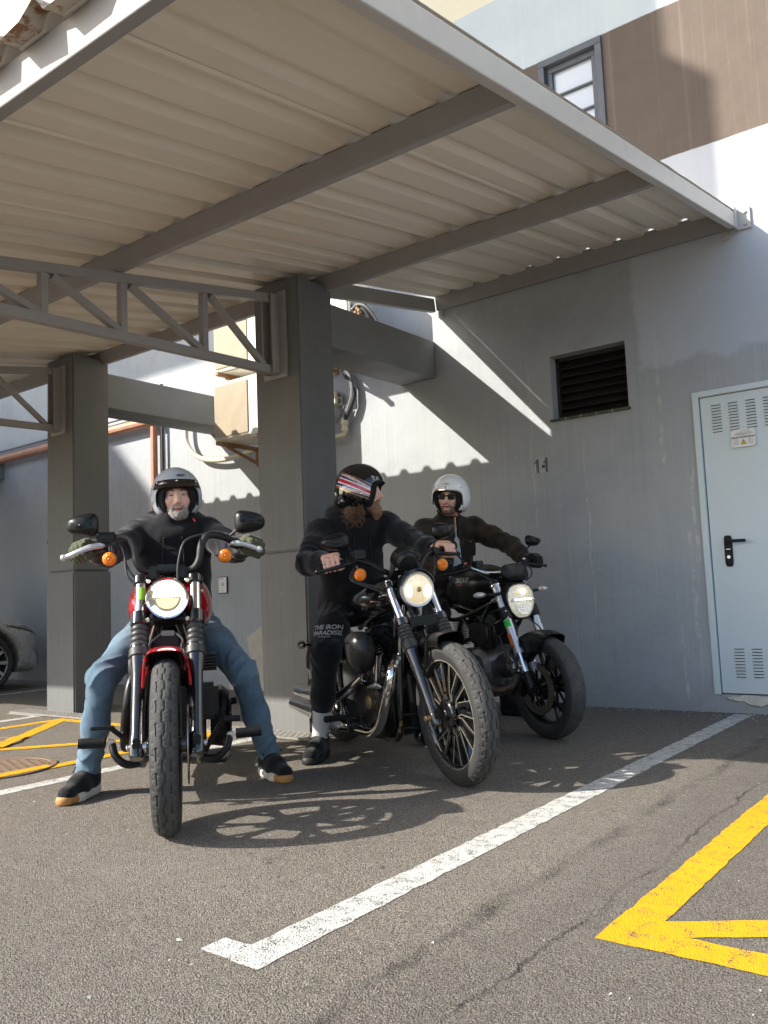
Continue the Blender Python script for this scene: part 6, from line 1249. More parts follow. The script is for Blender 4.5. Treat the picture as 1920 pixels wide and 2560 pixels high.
def helmet(parent, c, Rm, style):
    e = local_empty('helmet', c, Rm, parent)
    if style == 'silver': e.scale = (.95, .95, .95)
    S = SDF(); S.ell((-.012, 0, .042), (.146, .129, .130), k=.02); S.ell((-.018, 0, -.022), (.136, .126, .098), k=.06); S.box((.155, 0, -.095), (.108, .112, .140), .045, k=.012, op='-'); S.box((0, 0, -.20), (.3, .3, .105), .01, rotm(0, 6, 0), k=.012, op='-'); S.ell((-.005, 0, .0), (.116, .104, .125), k=.008, op='-')
    def on(x0, y, z, ax=0, sg=1):
        """distance along an axis out to the shell"""
        lo, hi = .0, .2
        base = np.array([[0., y, z]]) if ax == 0 else np.array([[x0, 0., z]])
        f = lambda t: S2(base+np.eye(3)[ax][None]*t*sg)[0]
        lo = .05
        for _ in range(30):
            m = (lo+hi)/2
            if f(m) > 0: hi = m
            else: lo = m
        return lo
    S2 = SDF(); S2.p = S.p[:2]
    mats = {'silver': [M['helmet_silver']], 'white': [M['helmet_white']], 'flag': [M['helmet_black'], M['flag_blue'], M['flag_red'], M['flag_white'], M['gold']]}[style]
    def flag(P):
        x, y, z = P.T; d = V(.88, -.47); n = V(.47, .88); t = x*d[0]+z*d[1]; s = (x*n[0]+z*n[1]-.018); w = .040-.05*np.clip(t+.02, 0, .2); q = s/w; m = np.zeros(len(P)); aq = np.abs(q); u = np.clip((t+.13)/.25, 0, 1); ins = (aq < 1) & (y < -.02) & (t > -.135)
        m[ins] = 1; ee = aq-.40; dc = .52*(1-u)+.03; m[ins & (np.abs(ee-dc) < .16)] = 3; m[ins & (np.abs(ee-dc) < .055)] = 2; m[ins & (aq < .42)] = 3; m[ins & (aq < .24)] = 2
        m[(y < -.02) & (np.abs(aq-1.12) < .045) & (t > -.135)] = 4; return m
    sdf_obj('shell', S, .0029 if style == 'flag' else .0048, mats, e, matfn=flag if style == 'flag' else None)
    L = SDF(); L.ell((-.012, 0, .042), (.137, .120, .121), k=.02); L.ell((-.018, 0, -.022), (.127, .117, .096), k=.06); L.box((.165, 0, -.088), (.105, .070, .124), .04, k=.012, op='-'); L.box((0, 0, -.21), (.3, .3, .105), .01, rotm(0, 6, 0), k=.012, op='-'); L.ell((.0, 0, -.01), (.105, .079, .125), k=.008, op='-'); sdf_obj('liner', L, .0055, M['lining'], e)
    # rubber trim round the face opening
    b = MB(); pts = []
    for t in np.linspace(0, 1, 41):
        a = -math.pi*.62+t*math.pi*1.24+math.pi/2; y = .108*np.sign(math.cos(a))*abs(math.cos(a))**.45; z = -.02+.066*(abs(math.sin(a))**.55 if math.sin(a) > 0 else -abs(math.sin(a))*1.25)
        lo = .02
        pts.append(V(0, y, z))
    q = []
    for p in pts:
        x = .058
        for xx in np.linspace(.16, .05, 56):
            if S2(np.array([[xx, p[1], p[2]]]))[0] < 0: x = max(xx, .058); break
        q.append(V(x if abs(p[1]) < .10 else max(.055, x-.004), p[1], p[2]))
    b.tube(q, .0055, 8, 2); b.build('trim', M['chrome' if style == 'white' else 'lining'], e)
    def band(zs, a0, a1, mat, name, n=40):
        bb = MB(); rows = []
        for i in range(n+1):
            a = R(a0+(a1-a0)*i/n); rows.append([V(-.012+(.146*math.sqrt(max(.01, 1-((min(z, .13)-.042)/.13)**2))+o)*math.cos(a), (.129*math.sqrt(max(.01, 1-((min(z, .13)-.042)/.13)**2))+o*.55)*math.sin(a), z) for z, o in zs])
        m = len(zs); bb.add([p for r in rows for p in r], [(i*m+j, i*m+j+1, (i+1)*m+j+1, (i+1)*m+j) for i in range(n) for j in range(m-1)]); return bb.build(name, M[mat], e, smooth=50)
    if style == 'silver':
        band([(.084, -.003), (.085, .003), (.063, .005), (.061, .005), (.046, .017), (.041, .023), (.039, .019), (.053, -.003)], -64, 64, 'gloss_black', 'visor')
        for a in (-52, 0, 52): b = MB(); a = R(a); b.ell((-.012+.1475*math.cos(a), .1295*math.sin(a), .074), (.006, .006, .006), u=12, w=8); b.build('snap', M['chrome'], e)
    else:
        for a in (-48, 0, 48): a = R(a); b = MB(); zz = .066 if style == 'white' else .076; k = math.sqrt(1-((zz-.042)/.13)**2); b.ell((-.012+.146*k*math.cos(a), .129*k*math.sin(a), zz), (.005, .005, .005), u=12, w=8); b.build('snap', M['chrome' if style == 'flag' else 'ink'], e)
    if style == 'flag':
        for p in ((.02, -.02), (-.095, .03), (-.10, -.045)): y = on(p[0], 0, p[1], 1, -1); b = MB(); b.ell((p[0], -y, p[1]), (.006, .004, .006), u=12, w=8); b.build('snap', M['chrome'], e)
        b = MB(); b.tube([V(-.150, -.03, -.01), V(-.158, -.03, -.035), V(-.150, -.03, -.06)], .006, 8, 4); b.build('goggle_clip', M['satin_black'], e)
    else:
        # little oval badge above the brow
        z0 = .106 if style == 'silver' else .090
        def put(co): return [(on(0, y, z0+z)+.0012+w-.0, y, z0+z) for y, z, w in co]
        def proj(co): 
            out = []
            for y, z, w in co:
                lo, hi = .0, .2
                for _ in range(26):
                    m = (lo+hi)/2
                    if S2(np.array([[m, y, z0+z]]))[0] > 0: hi = m
                    else: lo = m
                out.append((lo+w, y, z0+z))
            return out
        y0 = .022 if style == 'silver' else -.0
        ring = [(y0+.026*math.cos(t), .0085*math.sin(t), .001) for t in np.linspace(0, 2*math.pi, 36, endpoint=False)]; ring2 = [(y0+.0235*math.cos(t), .0065*math.sin(t), .0016) for t in np.linspace(0, 2*math.pi, 36, endpoint=False)]
        b = MB(); b.add(proj(ring), [tuple(range(36))]); b.build('badge', M['ink' if style == 'silver' else 'gold'], e, smooth=0, weld=False); b = MB(); b.add(proj(ring2), [tuple(range(36))]); b.build('badge_field', M['helmet_silver' if style == 'silver' else 'helmet_white'], e, smooth=0, weld=False)
        me = text_mesh('SHIRO' if style == 'silver' else 'Torx', .013, .0001, .0005); co = [(y0+q.co[0], q.co[1], .0022) for q in me.vertices]; me.vertices.foreach_set('co', np.array(proj(co)).ravel()); me.materials.clear(); me.update(); link('badge_lettering', me, M['ink' if style == 'silver' else 'ink_grey'], e)
        if style == 'silver':
            rnd = random.Random(8)
            for sg in (-1,):
                b = MB()
                for k in range(15):
                    x, z = rnd.uniform(-.05, .045), rnd.uniform(-.05, .10); w, hh = rnd.uniform(.004, .012), rnd.uniform(.002, .005); an = rnd.uniform(0, 3); pp = []
                    for t in np.linspace(0, 2*math.pi, 8, endpoint=False):
                        dx, dz = w*math.cos(t), hh*math.sin(t); X, Z = x+dx*math.cos(an)-dz*math.sin(an), z+dx*math.sin(an)+dz*math.cos(an); pp.append((X, -on(X, 0, Z, 1, -1)-.0012, Z))
                    b.add(pp, [tuple(range(8))])
                b.build('side_ornament', M['ink_grey'], e, smooth=0, weld=False)
    # chin strap
    b = MB(); b.tube([V(.02, -.088, -.085), V(.04, -.06, -.125), V(.045, 0, -.14), V(.04, .06, -.125), V(.02, .088, -.085)], .006, 6, 6); b.build('chin_strap', M['lining'], e)
    return e
def beard(parent, c, Rm, style, mat):
    e = local_empty('beard_frame', c, Rm, parent) if False else None
    S = SDF(); g = {'short': .005, 'long': .007, 'stubble': .0012}[style]
    S.ell((.033, 0, -.080), (.052+g, .049+g, .038+g), k=.03); S.ell((.068, 0, -.097), (.022+g, .024+g, .020+g), k=.02); S.ell((.018, 0, -.03), (.076+g*.4, .066+g*.5, .088+g*.3), k=.02)
    for s in (-1, 1): S.ell((.066, s*.040, -.030), (.026+g*.3, .024+g*.3, .022), k=.025); S.chain([V(.094, s*.004, -.049), V(.088, s*.022, -.053), V(.079, s*.031, -.068), V(.074, s*.032, -.088)], [.0065+g*.4, .0062+g*.4, .006+g*.4, .006+g*.4], k=.006)
    if style == 'long': S.chain([V(.060, 0, -.095), V(.074, 0, -.125), V(.070, 0, -.155)], [.034, .026, .012], k=.03)
    # trimmed to the beard line: below the cheekbones, clear of lips and eyes
    S.box((.02, 0, .07), (.2, .2, .1085), .005, rotm(0, -8, 0), k=.006, op='-'); S.ell((.10, 0, -.072), (.03, .0225, .0115), k=.004, op='-'); S.ell((.088, 0, -.024), (.04, .023, .024), k=.004, op='-')
    for s in (-1, 1): S.ell((.082, s*.044, -.024), (.036, .022, .036), k=.01, op='-')
    S.box((-.11, 0, -.06), (.115, .2, .2), .005, k=.005, op='-')
    o = sdf_obj('beard', S, .0042, M[mat], parent, disp=lambda v, n: wrinkle(v, (160, 160, 60), .0035 if style != 'stubble' else .001))
    m = Matrix(np.array(Rm).tolist()).to_4x4(); m.translation = Vector(tuple(map(float, c))); o.matrix_local = m; return o
def person(cfg):
    root = empty('person', (cfg['x'], cfg['y'], 0), (0, 0, R(cfg['th']))); tag(root, cfg['label'], 'person', cfg.get('group')); J = {k: V(*v) for k, v in cfg['J'].items()}
    hc, HR = J['head'], rotm(*cfg['hrot']); S = SDF(); head_prims(S, hc, HR, cfg.get('om', 0.))
    S.cap(hc+HR@V(-.02, 0, -.07), J['neck']+V(0, 0, -.02), .056, .064, .02)
    S.ell(J['chest'], (.10, .155, .19), k=.06); S.ell((J['chest']+J['pelvis'])/2+V(.02, 0, 0), (.115, .15, .17), k=.08); S.ell(J['pelvis'], (.12, .155, .12), k=.06); S.cap(J['shR'], J['shL'], .062, None, .06)
    bare = cfg['hands'] == 'bare'; hands = []
    for s in 'RL':
        G = J['grip'+s]; a = nrm(V(*cfg['bar'+s])); f = nrm(V(1, 0, 0)-a*a[0]); u = np.cross(a, f); u = u if u[2] > 0 else -u
        w = J['wrist'+s] if 'wrist'+s in J else G-f*.075+u*.018+a*.004; hands.append((G, a, f, u, w))
        S.chain([J['sh'+s], J['el'+s], w], [.052, .040, .026], .03); hand_prims(S, G, a, f, u, w, 0. if bare else -.001)
        S.chain([J['hip'+s], J['kn'+s], J['an'+s]], [.085, .056, .036], .04); an = J['an'+s]; t = V(*cfg['toe'+s], .045)-V(an[0], an[1], .045); S.cap(V(an[0], an[1], .05), V(an[0], an[1], .05)+t*.6, .032, .026, .03)
    fm = face_mats(hc, HR, cfg.get('glance', (0, 0)), cfg.get('om', 0.), cfg.get('teeth', True))
    def bodymat(P):
        m = fm(P)
        return m
    body = sdf_obj('body', S, .0046, [M[k] for k in ('skin', 'lips', 'mouth', 'teeth', 'eye_white', 'iris')], root, matfn=bodymat)
    # top
    T = SDF(); T.ell(J['chest'], (.135, .182, .215), k=.08); mid = (J['chest']+J['pelvis'])/2; bw = cfg.get('belly', 1.); T.ell(mid+V(.025, 0, 0), (.150*bw, .180*bw, .19), k=.10); T.ell(J['pelvis']+V(.0, 0, .03), (.165, .19, .115), k=.08); T.cap(J['shR'], J['shL'], .082, None, .08)
    T.cap(J['chest']+V(-.01, 0, .1), J['neck'], .12, .085, .06)
    for s, (G, a, f, u, w) in zip('RL', hands):
        sw = cfg.get('sleeve', 1.); el = J['el'+s]; T.chain([J['sh'+s], J['sh'+s]*.5+el*.5, el, el*.45+w*.55, w-nrm(w-el)*.035], [.080*sw, .070*sw, .060*sw, .054*sw, .043*sw], .03)
    if cfg['top'] == 'hoodie':
        n = J['neck']; pts = [n+V(.092*math.cos(t)-.025, .105*math.sin(t), -.012+.045*(1-math.cos(t))*.5-.045*max(0, math.cos(t))) for t in np.linspace(-math.pi*.95, math.pi*.95, 15)]
        T.chain(pts, [.050+.020*(1-math.cos(t))*.5 for t in np.linspace(-math.pi*.95, math.pi*.95, 15)], .025); T.ell(n+V(-.135, 0, -.035), (.085, .14, .10), k=.05)
        if cfg.get('snood'): T.cap(n+V(.0, 0, .0), n+V(.03, 0, .055), .085, .075, .03)
        T.ell(mid+V(.135, 0, -.07), (.045, .12, .065), k=.02)   # pouch pocket
    else:
        n = J['neck']; pts = [n+V(.07*math.cos(t)-.012, .082*math.sin(t), .008-.05*max(0, math.cos(t))) for t in np.linspace(-math.pi*.86, math.pi*.86, 13)]; T.chain(pts, [.026]*13, .015)
        for q, hw in ((J['chest']+V(.12, 0, .10), .010), (J['chest']+V(.14, .0, -.06), .018), (mid+V(.15, .0, -.03), .032), (J['pelvis']+V(.15, 0, .02), .055)): T.box(q, (.10, hw, .13), .01, k=.012, op='-')
        for sx in (-1, 1): T.box(J['chest']+V(.112, sx*.105, .0), (.018, .05, .055), .01, k=.006)
    def fold(v, n):
        d = wrinkle(v, (8, 8, 10), .006*cfg.get('wr', 1.), cfg.get('seed', 0.), 2); 
        for s in 'RL':
            for c, r, am in ((J['el'+s], .13, .007), (J['sh'+s], .14, .004)):
                q = v-c; k = np.exp(-(q**2).sum(1)/(r*r)); ax = nrm(hands['RL'.index(s)][4]-J['sh'+s]); w = np.sin((q@ax)*32+2.2*np.sin(q[:, 2]*24+q[:, 1]*17)); d += k*am*(1-2*np.abs(w)**.6)
        return d
    top = sdf_obj(cfg['top'], T, .0075, M[cfg['topmat']], root, disp=fold)
    if cfg['top'] == 'hoodie':
        for sy in (-1, 1):
            b = MB(); n = J['neck']; p0 = n+V(.11, sy*.045, -.05); z = 0; pts = []
            for t in np.linspace(0, 1, 8):
                p = p0+V(.03*t, sy*.01*t, -.02-.15*t)
                lo, hi = 0., .35
                for _ in range(24):
                    m = (lo+hi)/2
                    if T(np.array([[J['chest'][0]+m, p[1], p[2]]]))[0] > 0: hi = m
                    else: lo = m
                pts.append(V(J['chest'][0]+lo+.009, p[1], p[2]))
            b.tube(pts, .0032, 6, 3); b.tube([pts[-1], pts[-1]+V(0, 0, -.02)], .0042, 8); b.build('drawcord', M['knit'], root)
        for s, (G, a, f, u, w) in zip('RL', hands):
            d = nrm(w-J['el'+s]); b = MB(); b.tube([w-d*.075, w-d*.06, w-d*.015, w-d*.004], [.043, .046, .042, .037], 20, 3); b.build('cuff', M[cfg['topmat']], root)
    else:
        K = SDF(); K.ell(J['chest'], (.122, .165, .21), k=.08); K.ell(mid+V(.02, 0, 0), (.135, .165, .2), k=.1); K.cap(J['chest']+V(0, 0, .1), J['neck']+V(.0, 0, -.01), .10, .068, .05); sdf_obj('t_shirt', K, .008, M['tee'], root, disp=lambda v, n: wrinkle(v, (9, 9, 9), .005))
        for sx in (-1, 1):
            b = MB(); b.tube([J['chest']+V(.105, sx*.014, .13), J['chest']+V(.135, sx*.024, .0), mid+V(.16, sx*.038, .0), J['pelvis']+V(.165, sx*.06, .04)], .0035, 6, 5); b.build('zip', M['brass'], root)
            b = MB(); b.box(J['chest']+V(.135, sx*.105, .05), (.008, .085, .03), bev=.004); b.build('pocket_flap', M['wax_jacket'], root); b = MB(); b.ell(J['chest']+V(.141, sx*.105, .045), (.003, .005, .005), u=10, w=6); b.build('button', M['brass'], root)
    # trousers
    Q = SDF(); Q.ell(J['pelvis'], (.155, .18, .13), k=.06)
    for s in 'RL': Q.chain([J['hip'+s], J['hip'+s]*.5+J['kn'+s]*.5, J['kn'+s], J['kn'+s]*.5+J['an'+s]*.5, J['an'+s]+V(0, 0, cfg.get('hem', .02))], cfg['leg'], .04)
    def lfold(v, n):
        d = wrinkle(v, (10, 10, 7), .0022, 3+cfg.get('seed', 0.))
        for s in 'RL':
            ax = nrm(J['an'+s]-J['kn'+s])
            for c, r, am, fr in ((J['kn'+s]-ax*.03, .13, .0065, 34), (J['an'+s]+V(0, 0, .06), .10, .009, 52), (J['hip'+s], .22, .008, 26)): q = v-c; k = np.exp(-(q**2).sum(1)/(r*r)); w = np.sin((q@ax)*fr+2.2*np.sin(q[:, 1]*19+q[:, 0]*23+r*40)); d += k*am*(1-2*np.abs(w)**.6)
        return d
    sdf_obj(cfg['trname'], Q, .0075, M[cfg['trmat']], root, disp=lfold)
    for s in 'RL':
        if cfg['trname'] == 'joggers':
            b = MB(); p = J['an'+s]; d = nrm(J['an'+s]-J['kn'+s]); b.tube([p-d*.17, p-d*.05, p+d*.055], [.054, .0455, .043], 16); b.build('sock', M['sock'], root)
        an = J['an'+s]; toe = V(*cfg['toe'+s]); d = nrm(toe-an[:2]); hl = an[:2]-d*.055; shoe(root, (hl[0], hl[1]), (hl[0]+d[0]*.29, hl[1]+d[1]*.29), .001, 'shoe_knit', cfg['shoe'])
        if not bare:
            G, a, f, u, w = hands['RL'.index(s)]; Gl = SDF(); hand_prims(Gl, G, a, f, u, w, .0028); Gl.cap(w-nrm(w-J['el'+s])*.05, w, .034, .031, .02)
            for st in (-.034, -.011, .012, .033): Gl.ell(G+a*st+f*.004+u*.050, (.015, .010, .009), k=.006)
            sdf_obj('glove', Gl, .0036, M[cfg['hands']], root, disp=lambda v, n: wrinkle(v, (60, 60, 60), .0016))
    helmet(root, hc, HR, cfg['helmet'])
    # eyes and eyebrows, laid on the face
    HS = SDF(); head_prims(HS, hc, HR, cfg.get('om', 0.))
    def onface(y, z, off):
        lo, hi = .03, .13
        for _ in range(24):
            m = (lo+hi)/2
            if HS((hc+HR@V(m, y, z))[None])[0] > 0: hi = m
            else: lo = m
        return V(hi+off, y, z)
    gl = cfg.get('glance', (0, 0))
    for s in (-1, 1):
        for nm, mat, cy, cz, ry, rz, off in (('eye', 'eye_white', 0, 0, .0125, .0036, .0006), ('iris', 'iris', gl[0], gl[1], .0052, .0034, .0012)):
            b = MB(); pts = [onface(s*.031+cy+ry*math.cos(t), .0008+cz+rz*math.sin(t)*(1-.25*abs(math.cos(t))), off) for t in np.linspace(0, 2*math.pi, 18, endpoint=False)]; b.add([hc+HR@p for p in pts], [tuple(range(18))]); b.build(nm, M[mat], root, smooth=0, weld=False)
        b = MB(); b.tube([hc+HR@onface(s*.031+.0135*math.cos(t), .0012+.0036*math.sin(t), .0008) for t in np.linspace(.05, math.pi-.05, 9)], .0011, 6); b.build('eyelash', M['brow'], root)
    for s in (-1, 1):
        b = MB(); b.tube([hc+HR@V(.0925, s*.015, .024), hc+HR@V(.090, s*.032, .030), hc+HR@V(.079, s*.049, .024)], [.0042, .0048, .003], 8, 4); b.build('eyebrow', M['brow'], root)
    beard(root, hc, HR, *cfg['beard'])
    return root, J, hc, HR, hands
def red_rider():
    d = (-.538, -.806, -.242)
    root, J, hc, HR, hands = person(dict(x=-2.71, y=2.15, th=-40.8, label='bearded man in silver helmet, black hoodie and blue jeans astride the red motorcycle', seed=1., belly=.98, snood=True,
        J=dict(head=(-1.085, .022, 1.415), neck=(-1.12, .003, 1.275), chest=(-1.15, 0, 1.09), pelvis=(-1.16, 0, .80), shR=(-1.14, -.178, 1.232), shL=(-1.14, .178, 1.232), elR=(-.865, -.305, 1.115), elL=(-.865, .305, 1.12), gripR=(-.553, -.372, 1.108), gripL=(-.553, .372, 1.108),
               hipR=(-1.10, -.105, .775), hipL=(-1.10, .105, .775), knR=(-.735, -.315, .545), knL=(-.735, .325, .535), anR=(-.845, -.392, .10), anL=(-.93, .450, .10)),
        barR=d, barL=(d[0], -d[1], d[2]), toeR=(-.60, -.50), toeL=(-.70, .535), hrot=(4, 2, 2), hands='glove_green', top='hoodie', topmat='hoodie', trname='jeans', trmat='denim', leg=[.100, .082, .0655, .059, .057], shoe='gum', helmet='silver', beard=('short', 'beard_grey'), om=.003, sleeve=1.02))
    b = MB(); b.tube([hc+HR@V(.045, .075, -.115), hc+HR@V(.055, .085, -.135)], .006, 8); b.build('red_strap_tab', M['red'], root)
red_rider()
def middle_rider():
    root, J, hc, HR, hands = person(dict(x=-2.152, y=3.368, th=-29.4, label='man in black helmet with a union flag band, black hoodie and joggers, head turned', seed=5., belly=1.0,
        J=dict(head=(-1.01, -.035, 1.462), neck=(-1.075, -.055, 1.325), chest=(-1.13, -.07, 1.13), pelvis=(-1.20, -.06, .825), shR=(-1.115, -.255, 1.245), shL=(-1.055, .125, 1.275), elR=(-.93, -.405, 1.055), elL=(-.80, .215, 1.145), gripR=(-.510, -.415, 1.030), gripL=(-.510, .228, 1.088),
               hipR=(-1.19, -.14, .81), hipL=(-1.18, .06, .81), knR=(-.87, -.335, .575), knL=(-.84, .20, .58), anR=(-1.03, -.33, .105), anL=(-1.02, .33, .105)),
        barR=(-.39, -.92, -.165), barL=(-.39, .92, -.005), toeR=(-.84, -.47), toeL=(-.80, .45), hrot=(58, 3, 0), hands='bare', top='hoodie', topmat='hoodie', trname='joggers', trmat='jogger', leg=[.108, .092, .076, .062, .050], hem=.07, shoe='black', helmet='flag', beard=('long', 'beard_ginger'), sleeve=1.05, glance=(.002, 0)))
    # curly hair below the helmet
    rnd = random.Random(11); b = MB()
    HB = SDF(); HB.chain([hc+HR@V(-.05, -.055, -.085), hc+HR@V(-.055, -.065, -.125), hc+HR@V(-.03, -.075, -.165)], [.042, .038, .018], .03); HB.chain([hc+HR@V(-.085, .0, -.085), hc+HR@V(-.10, -.01, -.13)], [.045, .035], .03); sdf_obj('hair', HB, .006, M['hair_auburn'], root, disp=lambda v, n: wrinkle(v, (90, 90, 30), .006))
    for k in range(260):
        a = R(rnd.uniform(150, 290)); r0 = rnd.uniform(.075, .105); p = V(-.02+r0*math.cos(a), r0*math.sin(a)*.95, -.075+rnd.uniform(-.02, .02)); L = rnd.uniform(.05, .125); w = rnd.uniform(.004, .010); ph = rnd.uniform(0, 6); fr = rnd.uniform(4, 9); pts = []
        for t in np.linspace(0, 1, 16): pts.append(hc+HR@(p+V(math.cos(a)*.02*t+w*math.cos(ph+fr*t*2), math.sin(a)*.025*t+w*math.sin(ph+fr*t*2), -L*t)))
        b.tube(pts, [.0022, .0020, .0012], 4)
    b.build('curly_hair', M['hair_auburn'], root)
    # print on the thigh, knuckle ink and a bracelet
    kn, hp = J['knR'], J['hipR']; ax = nrm(kn-hp)
    S = SDF(); S.chain([hp, hp*.5+kn*.5, kn, kn*.5+J['anR']*.5], [.108, .095, .080, .066], .04)
    out = nrm(V(.84, -.52, .12)); out = nrm(out-ax*np.dot(out, ax)*.0); ex = nrm(np.cross(V(0, 0, 1), out)); ey = np.cross(out, ex)
    def stick(name, body, size, o, bold, off=.009):
        me = text_mesh(body, size, .0001, bold); P = []
        for v in me.vertices:
            p = o+ex*v.co[0]+ey*v.co[1]; lo, hi = 0., .25
            for _ in range(24):
                m = (lo+hi)/2
                if S((p+out*m)[None])[0] > 0: hi = m
                else: lo = m
            P.append(p+out*(lo+off))
        me.vertices.foreach_set('co', np.array(P).ravel()); me.materials.clear(); me.update(); link(name, me, M['white_print'], root)
    c = kn+(hp-kn)*.36+V(0, 0, .01)
    stick('trouser_lettering', 'THE IRON', .036, c+ey*.030, .0012); stick('trouser_lettering', 'PARADISE', .036, c-ey*.004, .0012); stick('trouser_lettering', 'BIG IRON GYM', .010, c-ey*.027, .0002)
    for s, (G, a, f, u, w) in zip('RL', hands):
        b = MB(); rnd = random.Random(3)
        for st in (-.034, -.011, .012, .033):
            q = G+a*st+f*.0405+u*.012; b.box(q, (.002, .006, .006), np.stack([f, a, u], 1))
        b.build('knuckle_tattoo', M['tattoo'], root, smooth=0)
    G, a, f, u, w = hands[0]; d = nrm(w-J['elR']); x, y, _ = frame_for(d); b = MB()
    for k in range(22): t = 2*math.pi*k/22; b.ell(w+d*.006+.034*(math.cos(t)*x+math.sin(t)*y), (.005, .005, .005), u=8, w=6)
    b.build('bead_bracelet', M['brass'], root)
middle_rider()
def right_rider():
    root, J, hc, HR, hands = person(dict(x=-2.341, y=4.642, th=-26, label='man in white helmet, dark sunglasses and brown waxed jacket on the bike by the wall', seed=9., belly=.96,
        J=dict(head=(-1.0, -.005, 1.535), neck=(-1.065, .012, 1.385), chest=(-1.10, .015, 1.18), pelvis=(-1.16, -.01, .90), shR=(-1.075, -.18, 1.312), shL=(-1.055, .215, 1.325), elR=(-.86, -.375, 1.10), elL=(-.80, .345, 1.185), gripR=(-.483, -.385, 1.008), gripL=(-.490, .312, 1.05),
               hipR=(-1.12, -.10, .86), hipL=(-1.12, .08, .86), knR=(-.80, -.27, .62), knL=(-.80, .27, .62), anR=(-1.0, -.36, .105), anL=(-.98, .38, .105)),
        barR=(-.326, -.94, -.13), barL=(-.326, .941, -.035), toeR=(-.78, -.46), toeL=(-.75, .47), hrot=(-47, 0, -5), hands='glove_black', top='jacket', topmat='wax_jacket', trname='trousers', trmat='jogger', leg=[.108, .092, .076, .066, .060], shoe='black', helmet='white', beard=('stubble', 'beard_dark'), om=.001, teeth=False, sleeve=1.08, wr=1.3))
    g = local_empty('sunglasses', hc, HR, root)
    for s in (-1, 1):
        b = MB(); pr = [(s*(.031+.0265*math.copysign(abs(math.cos(t))**.75, math.cos(t))), .0015+.0185*math.copysign(abs(math.sin(t))**.75, math.sin(t))) for t in np.linspace(0, 2*math.pi, 28, endpoint=False)]; b.prism(pr if s > 0 else pr[::-1], (.1035, 0, 0), (-.12*s, 1, 0), (0, 0, 1), .003); b.build('lens', M['shades'], g)
        b = MB(); b.tube([V(.1035-.12*y*s*1.0 if False else .1035-.12*abs(y)+0., y, z) for y, z in pr+[pr[0]]], .0026, 6); b.build('rim', M['gloss_black'], g); b = MB(); b.tube([V(.097, s*.057, .008), V(.05, s*.072, .006), V(-.01, s*.078, .002)], .003, 6, 4); b.build('temple', M['gloss_black'], g)
    b = MB(); b.tube([V(.1025, -.007, .005), V(.106, 0, .008), V(.1025, .007, .005)], .003, 6, 4); b.build('bridge', M['gloss_black'], g)
    b = MB(); b.tube([hc+HR@V(.03, .07, -.115), hc+HR@V(.05, .06, -.13)], .007, 8); b.build('strap_buckle', M['red'], root)
right_rider()

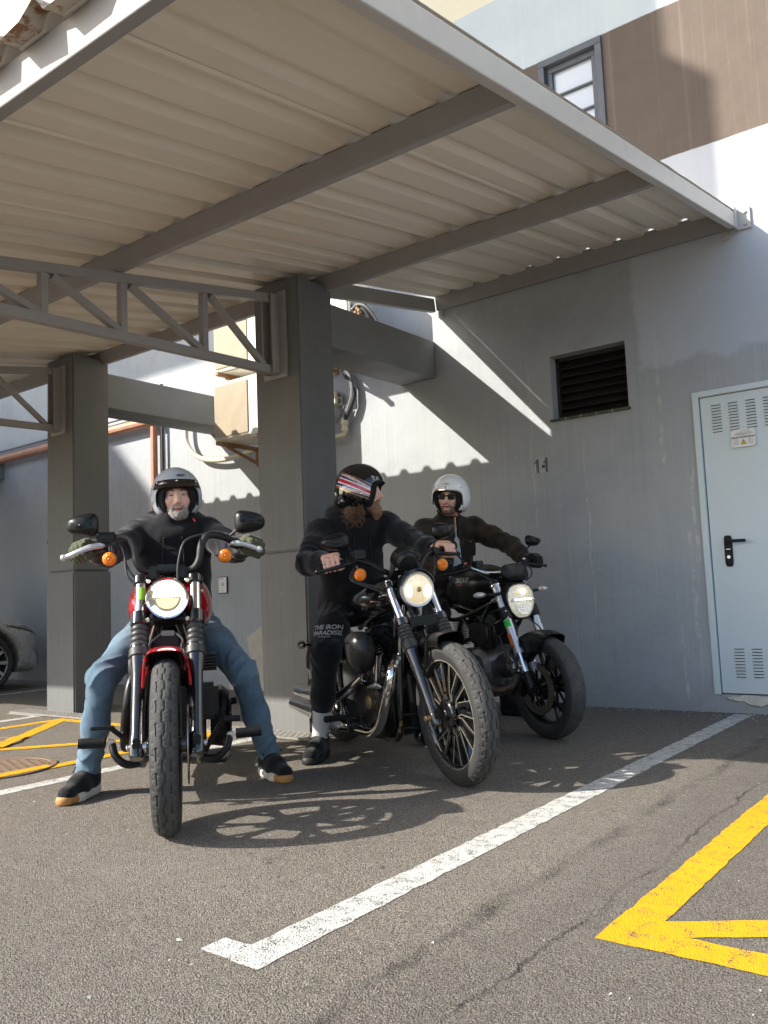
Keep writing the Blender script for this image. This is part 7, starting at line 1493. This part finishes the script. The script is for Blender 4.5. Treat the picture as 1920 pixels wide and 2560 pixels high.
# ------------------------------------------------------------------ the parked car at the left edge
def build_car():
    r = empty('parked_car', (-9.97, 4.83, 0), (0, 0, R(90))); tag(r, 'warm silver hatchback parked nose-in beyond the column at the left edge', 'car')
    S = SDF(); S.box((-1.35, 0, .50), (2.12, .895, .31), .16, k=.1); S.box((-.35, 0, .62), (1.05, .84, .20), .19, rotm(0, -5, 0), k=.16); S.box((-1.2, 0, .66), (1.4, .88, .24), .18, k=.12); S.box((-1.85, 0, 1.08), (1.15, .70, .36), .28, rotm(0, 0, 0), k=.18)
    for y in (-1.02, 1.02):
        for x in (0, -2.62): S.cap((x, y, .325), (x, y*.64, .325), .362, None, .012, '-')
    S.box((-1.3, 0, .02), (2.6, 1.2, .13), .03, k=.03, op='-')
    for s in (-1, 1): S.ell((1.22, s*1.22, .5), (.75, .75, .7), rotm(0, 0, 0), k=.15, op='-')
    S.box((.64, 0, .885), (.85, 1.3, .2), .02, rotm(0, -18, 0), k=.14, op='-')
    body = sdf_obj('body', S, .026, M['car_paint'], r, relax=2)
    fine = S.mesh(.022)
    def patch(name, mat, keep, off=.005): 
        return sdf_obj(name, S, .015, M[mat], r, cache=fine, disp=lambda v, n: np.full(len(v), off), keep=keep)
    for s in (-1, 1):
        def lens(name, mat, f0, f1, lo, hi, off, n=26, m=7):
            bb = MB(); P = []
            for i in range(n+1):
                t = i/n; fi = R(f0+(f1-f0)*t); d = V(math.cos(fi), s*math.sin(fi), 0)
                for j in range(m+1):
                    z = lo(t)+(hi(t)-lo(t))*j/m; c = V(.05, s*.35, z); a0, a1 = .05, 1.2
                    for _ in range(22):
                        am = (a0+a1)/2
                        if S((c+d*am)[None])[0] > 0: a1 = am
                        else: a0 = am
                    P.append(c+d*(a0+off))
            bb.add(P, [(i*(m+1)+j, i*(m+1)+j+1, (i+1)*(m+1)+j+1, (i+1)*(m+1)+j) for i in range(n) for j in range(m)]); return bb.build(name, M[mat], r, weld=False)
        lo = lambda t: .715-.135*min(1, t*1.35)+.02*max(0, t-.75); hi = lambda t: .722+.018*math.sin(min(1, t*2)*math.pi*.5)-.085*t
        lens('headlight', 'gloss_black', 74, 14, lo, hi, .006); lens('headlight_trim', 'alu', 66, 18, lambda t: lo(.13+.8*t)+.022, lambda t: lo(.13+.8*t)+.033, .009); lens('headlight_lamp', 'reflector', 50, 32, lambda t: lo(.5)+.04, lambda t: lo(.5)+.075, .009)
        patch('fog_grille', 'matt_black', lambda c: (c[:, 0] > .40) & (c[:, 1]*s > .46) & (c[:, 1]*s < .70) & (c[:, 2] > .26) & (c[:, 2] < .42))
    patch('grille', 'matt_black', lambda c: (c[:, 0] > .4) & (np.abs(c[:, 1]) < .46) & (c[:, 2] > .62) & (c[:, 2] < .70)); patch('lower_grille', 'matt_black', lambda c: (c[:, 0] > .4) & (np.abs(c[:, 1]) < .44) & (c[:, 2] > .25) & (c[:, 2] < .45))
    patch('window', 'pane', lambda c: (c[:, 2] > .98) & (c[:, 2] < 1.33) & (c[:, 0] < -.9) & (np.abs(c[:, 1]) > .5)); patch('windscreen', 'pane', lambda c: (c[:, 2] > .98) & (c[:, 2] < 1.36) & (c[:, 0] > -1.0) & (np.abs(c[:, 1]) < .6))
    for x in (0, -2.62):
        for s in (-1, 1):
            w = empty('wheel', parent=r); c = V(x, s*.80, .315); tyre(c, .315, .225, .2, w); rim_obj(c, .225, .18, w, 'alu'); b = MB(); o = c+V(0, s*.07, 0)
            for k in range(10):
                a = 2*math.pi*k/10; b.beam(o+V(.03*math.cos(a), 0, .03*math.sin(a)), o+V(.215*math.cos(a), s*.015, .215*math.sin(a)), .034, .03, (0, 1, 0), .006)
            b.cyl(o-V(0, .02*s, 0), o+V(0, .02*s, 0), .05, 24, bev=.006); b.build('rim_spokes', M['alu'], w, smooth=30); b = MB(); b.cyl(o-V(0, .06*s, 0), o-V(0, .05*s, 0), .215, 32); b.build('wheel_well', M['black_hole'], w)
build_car()
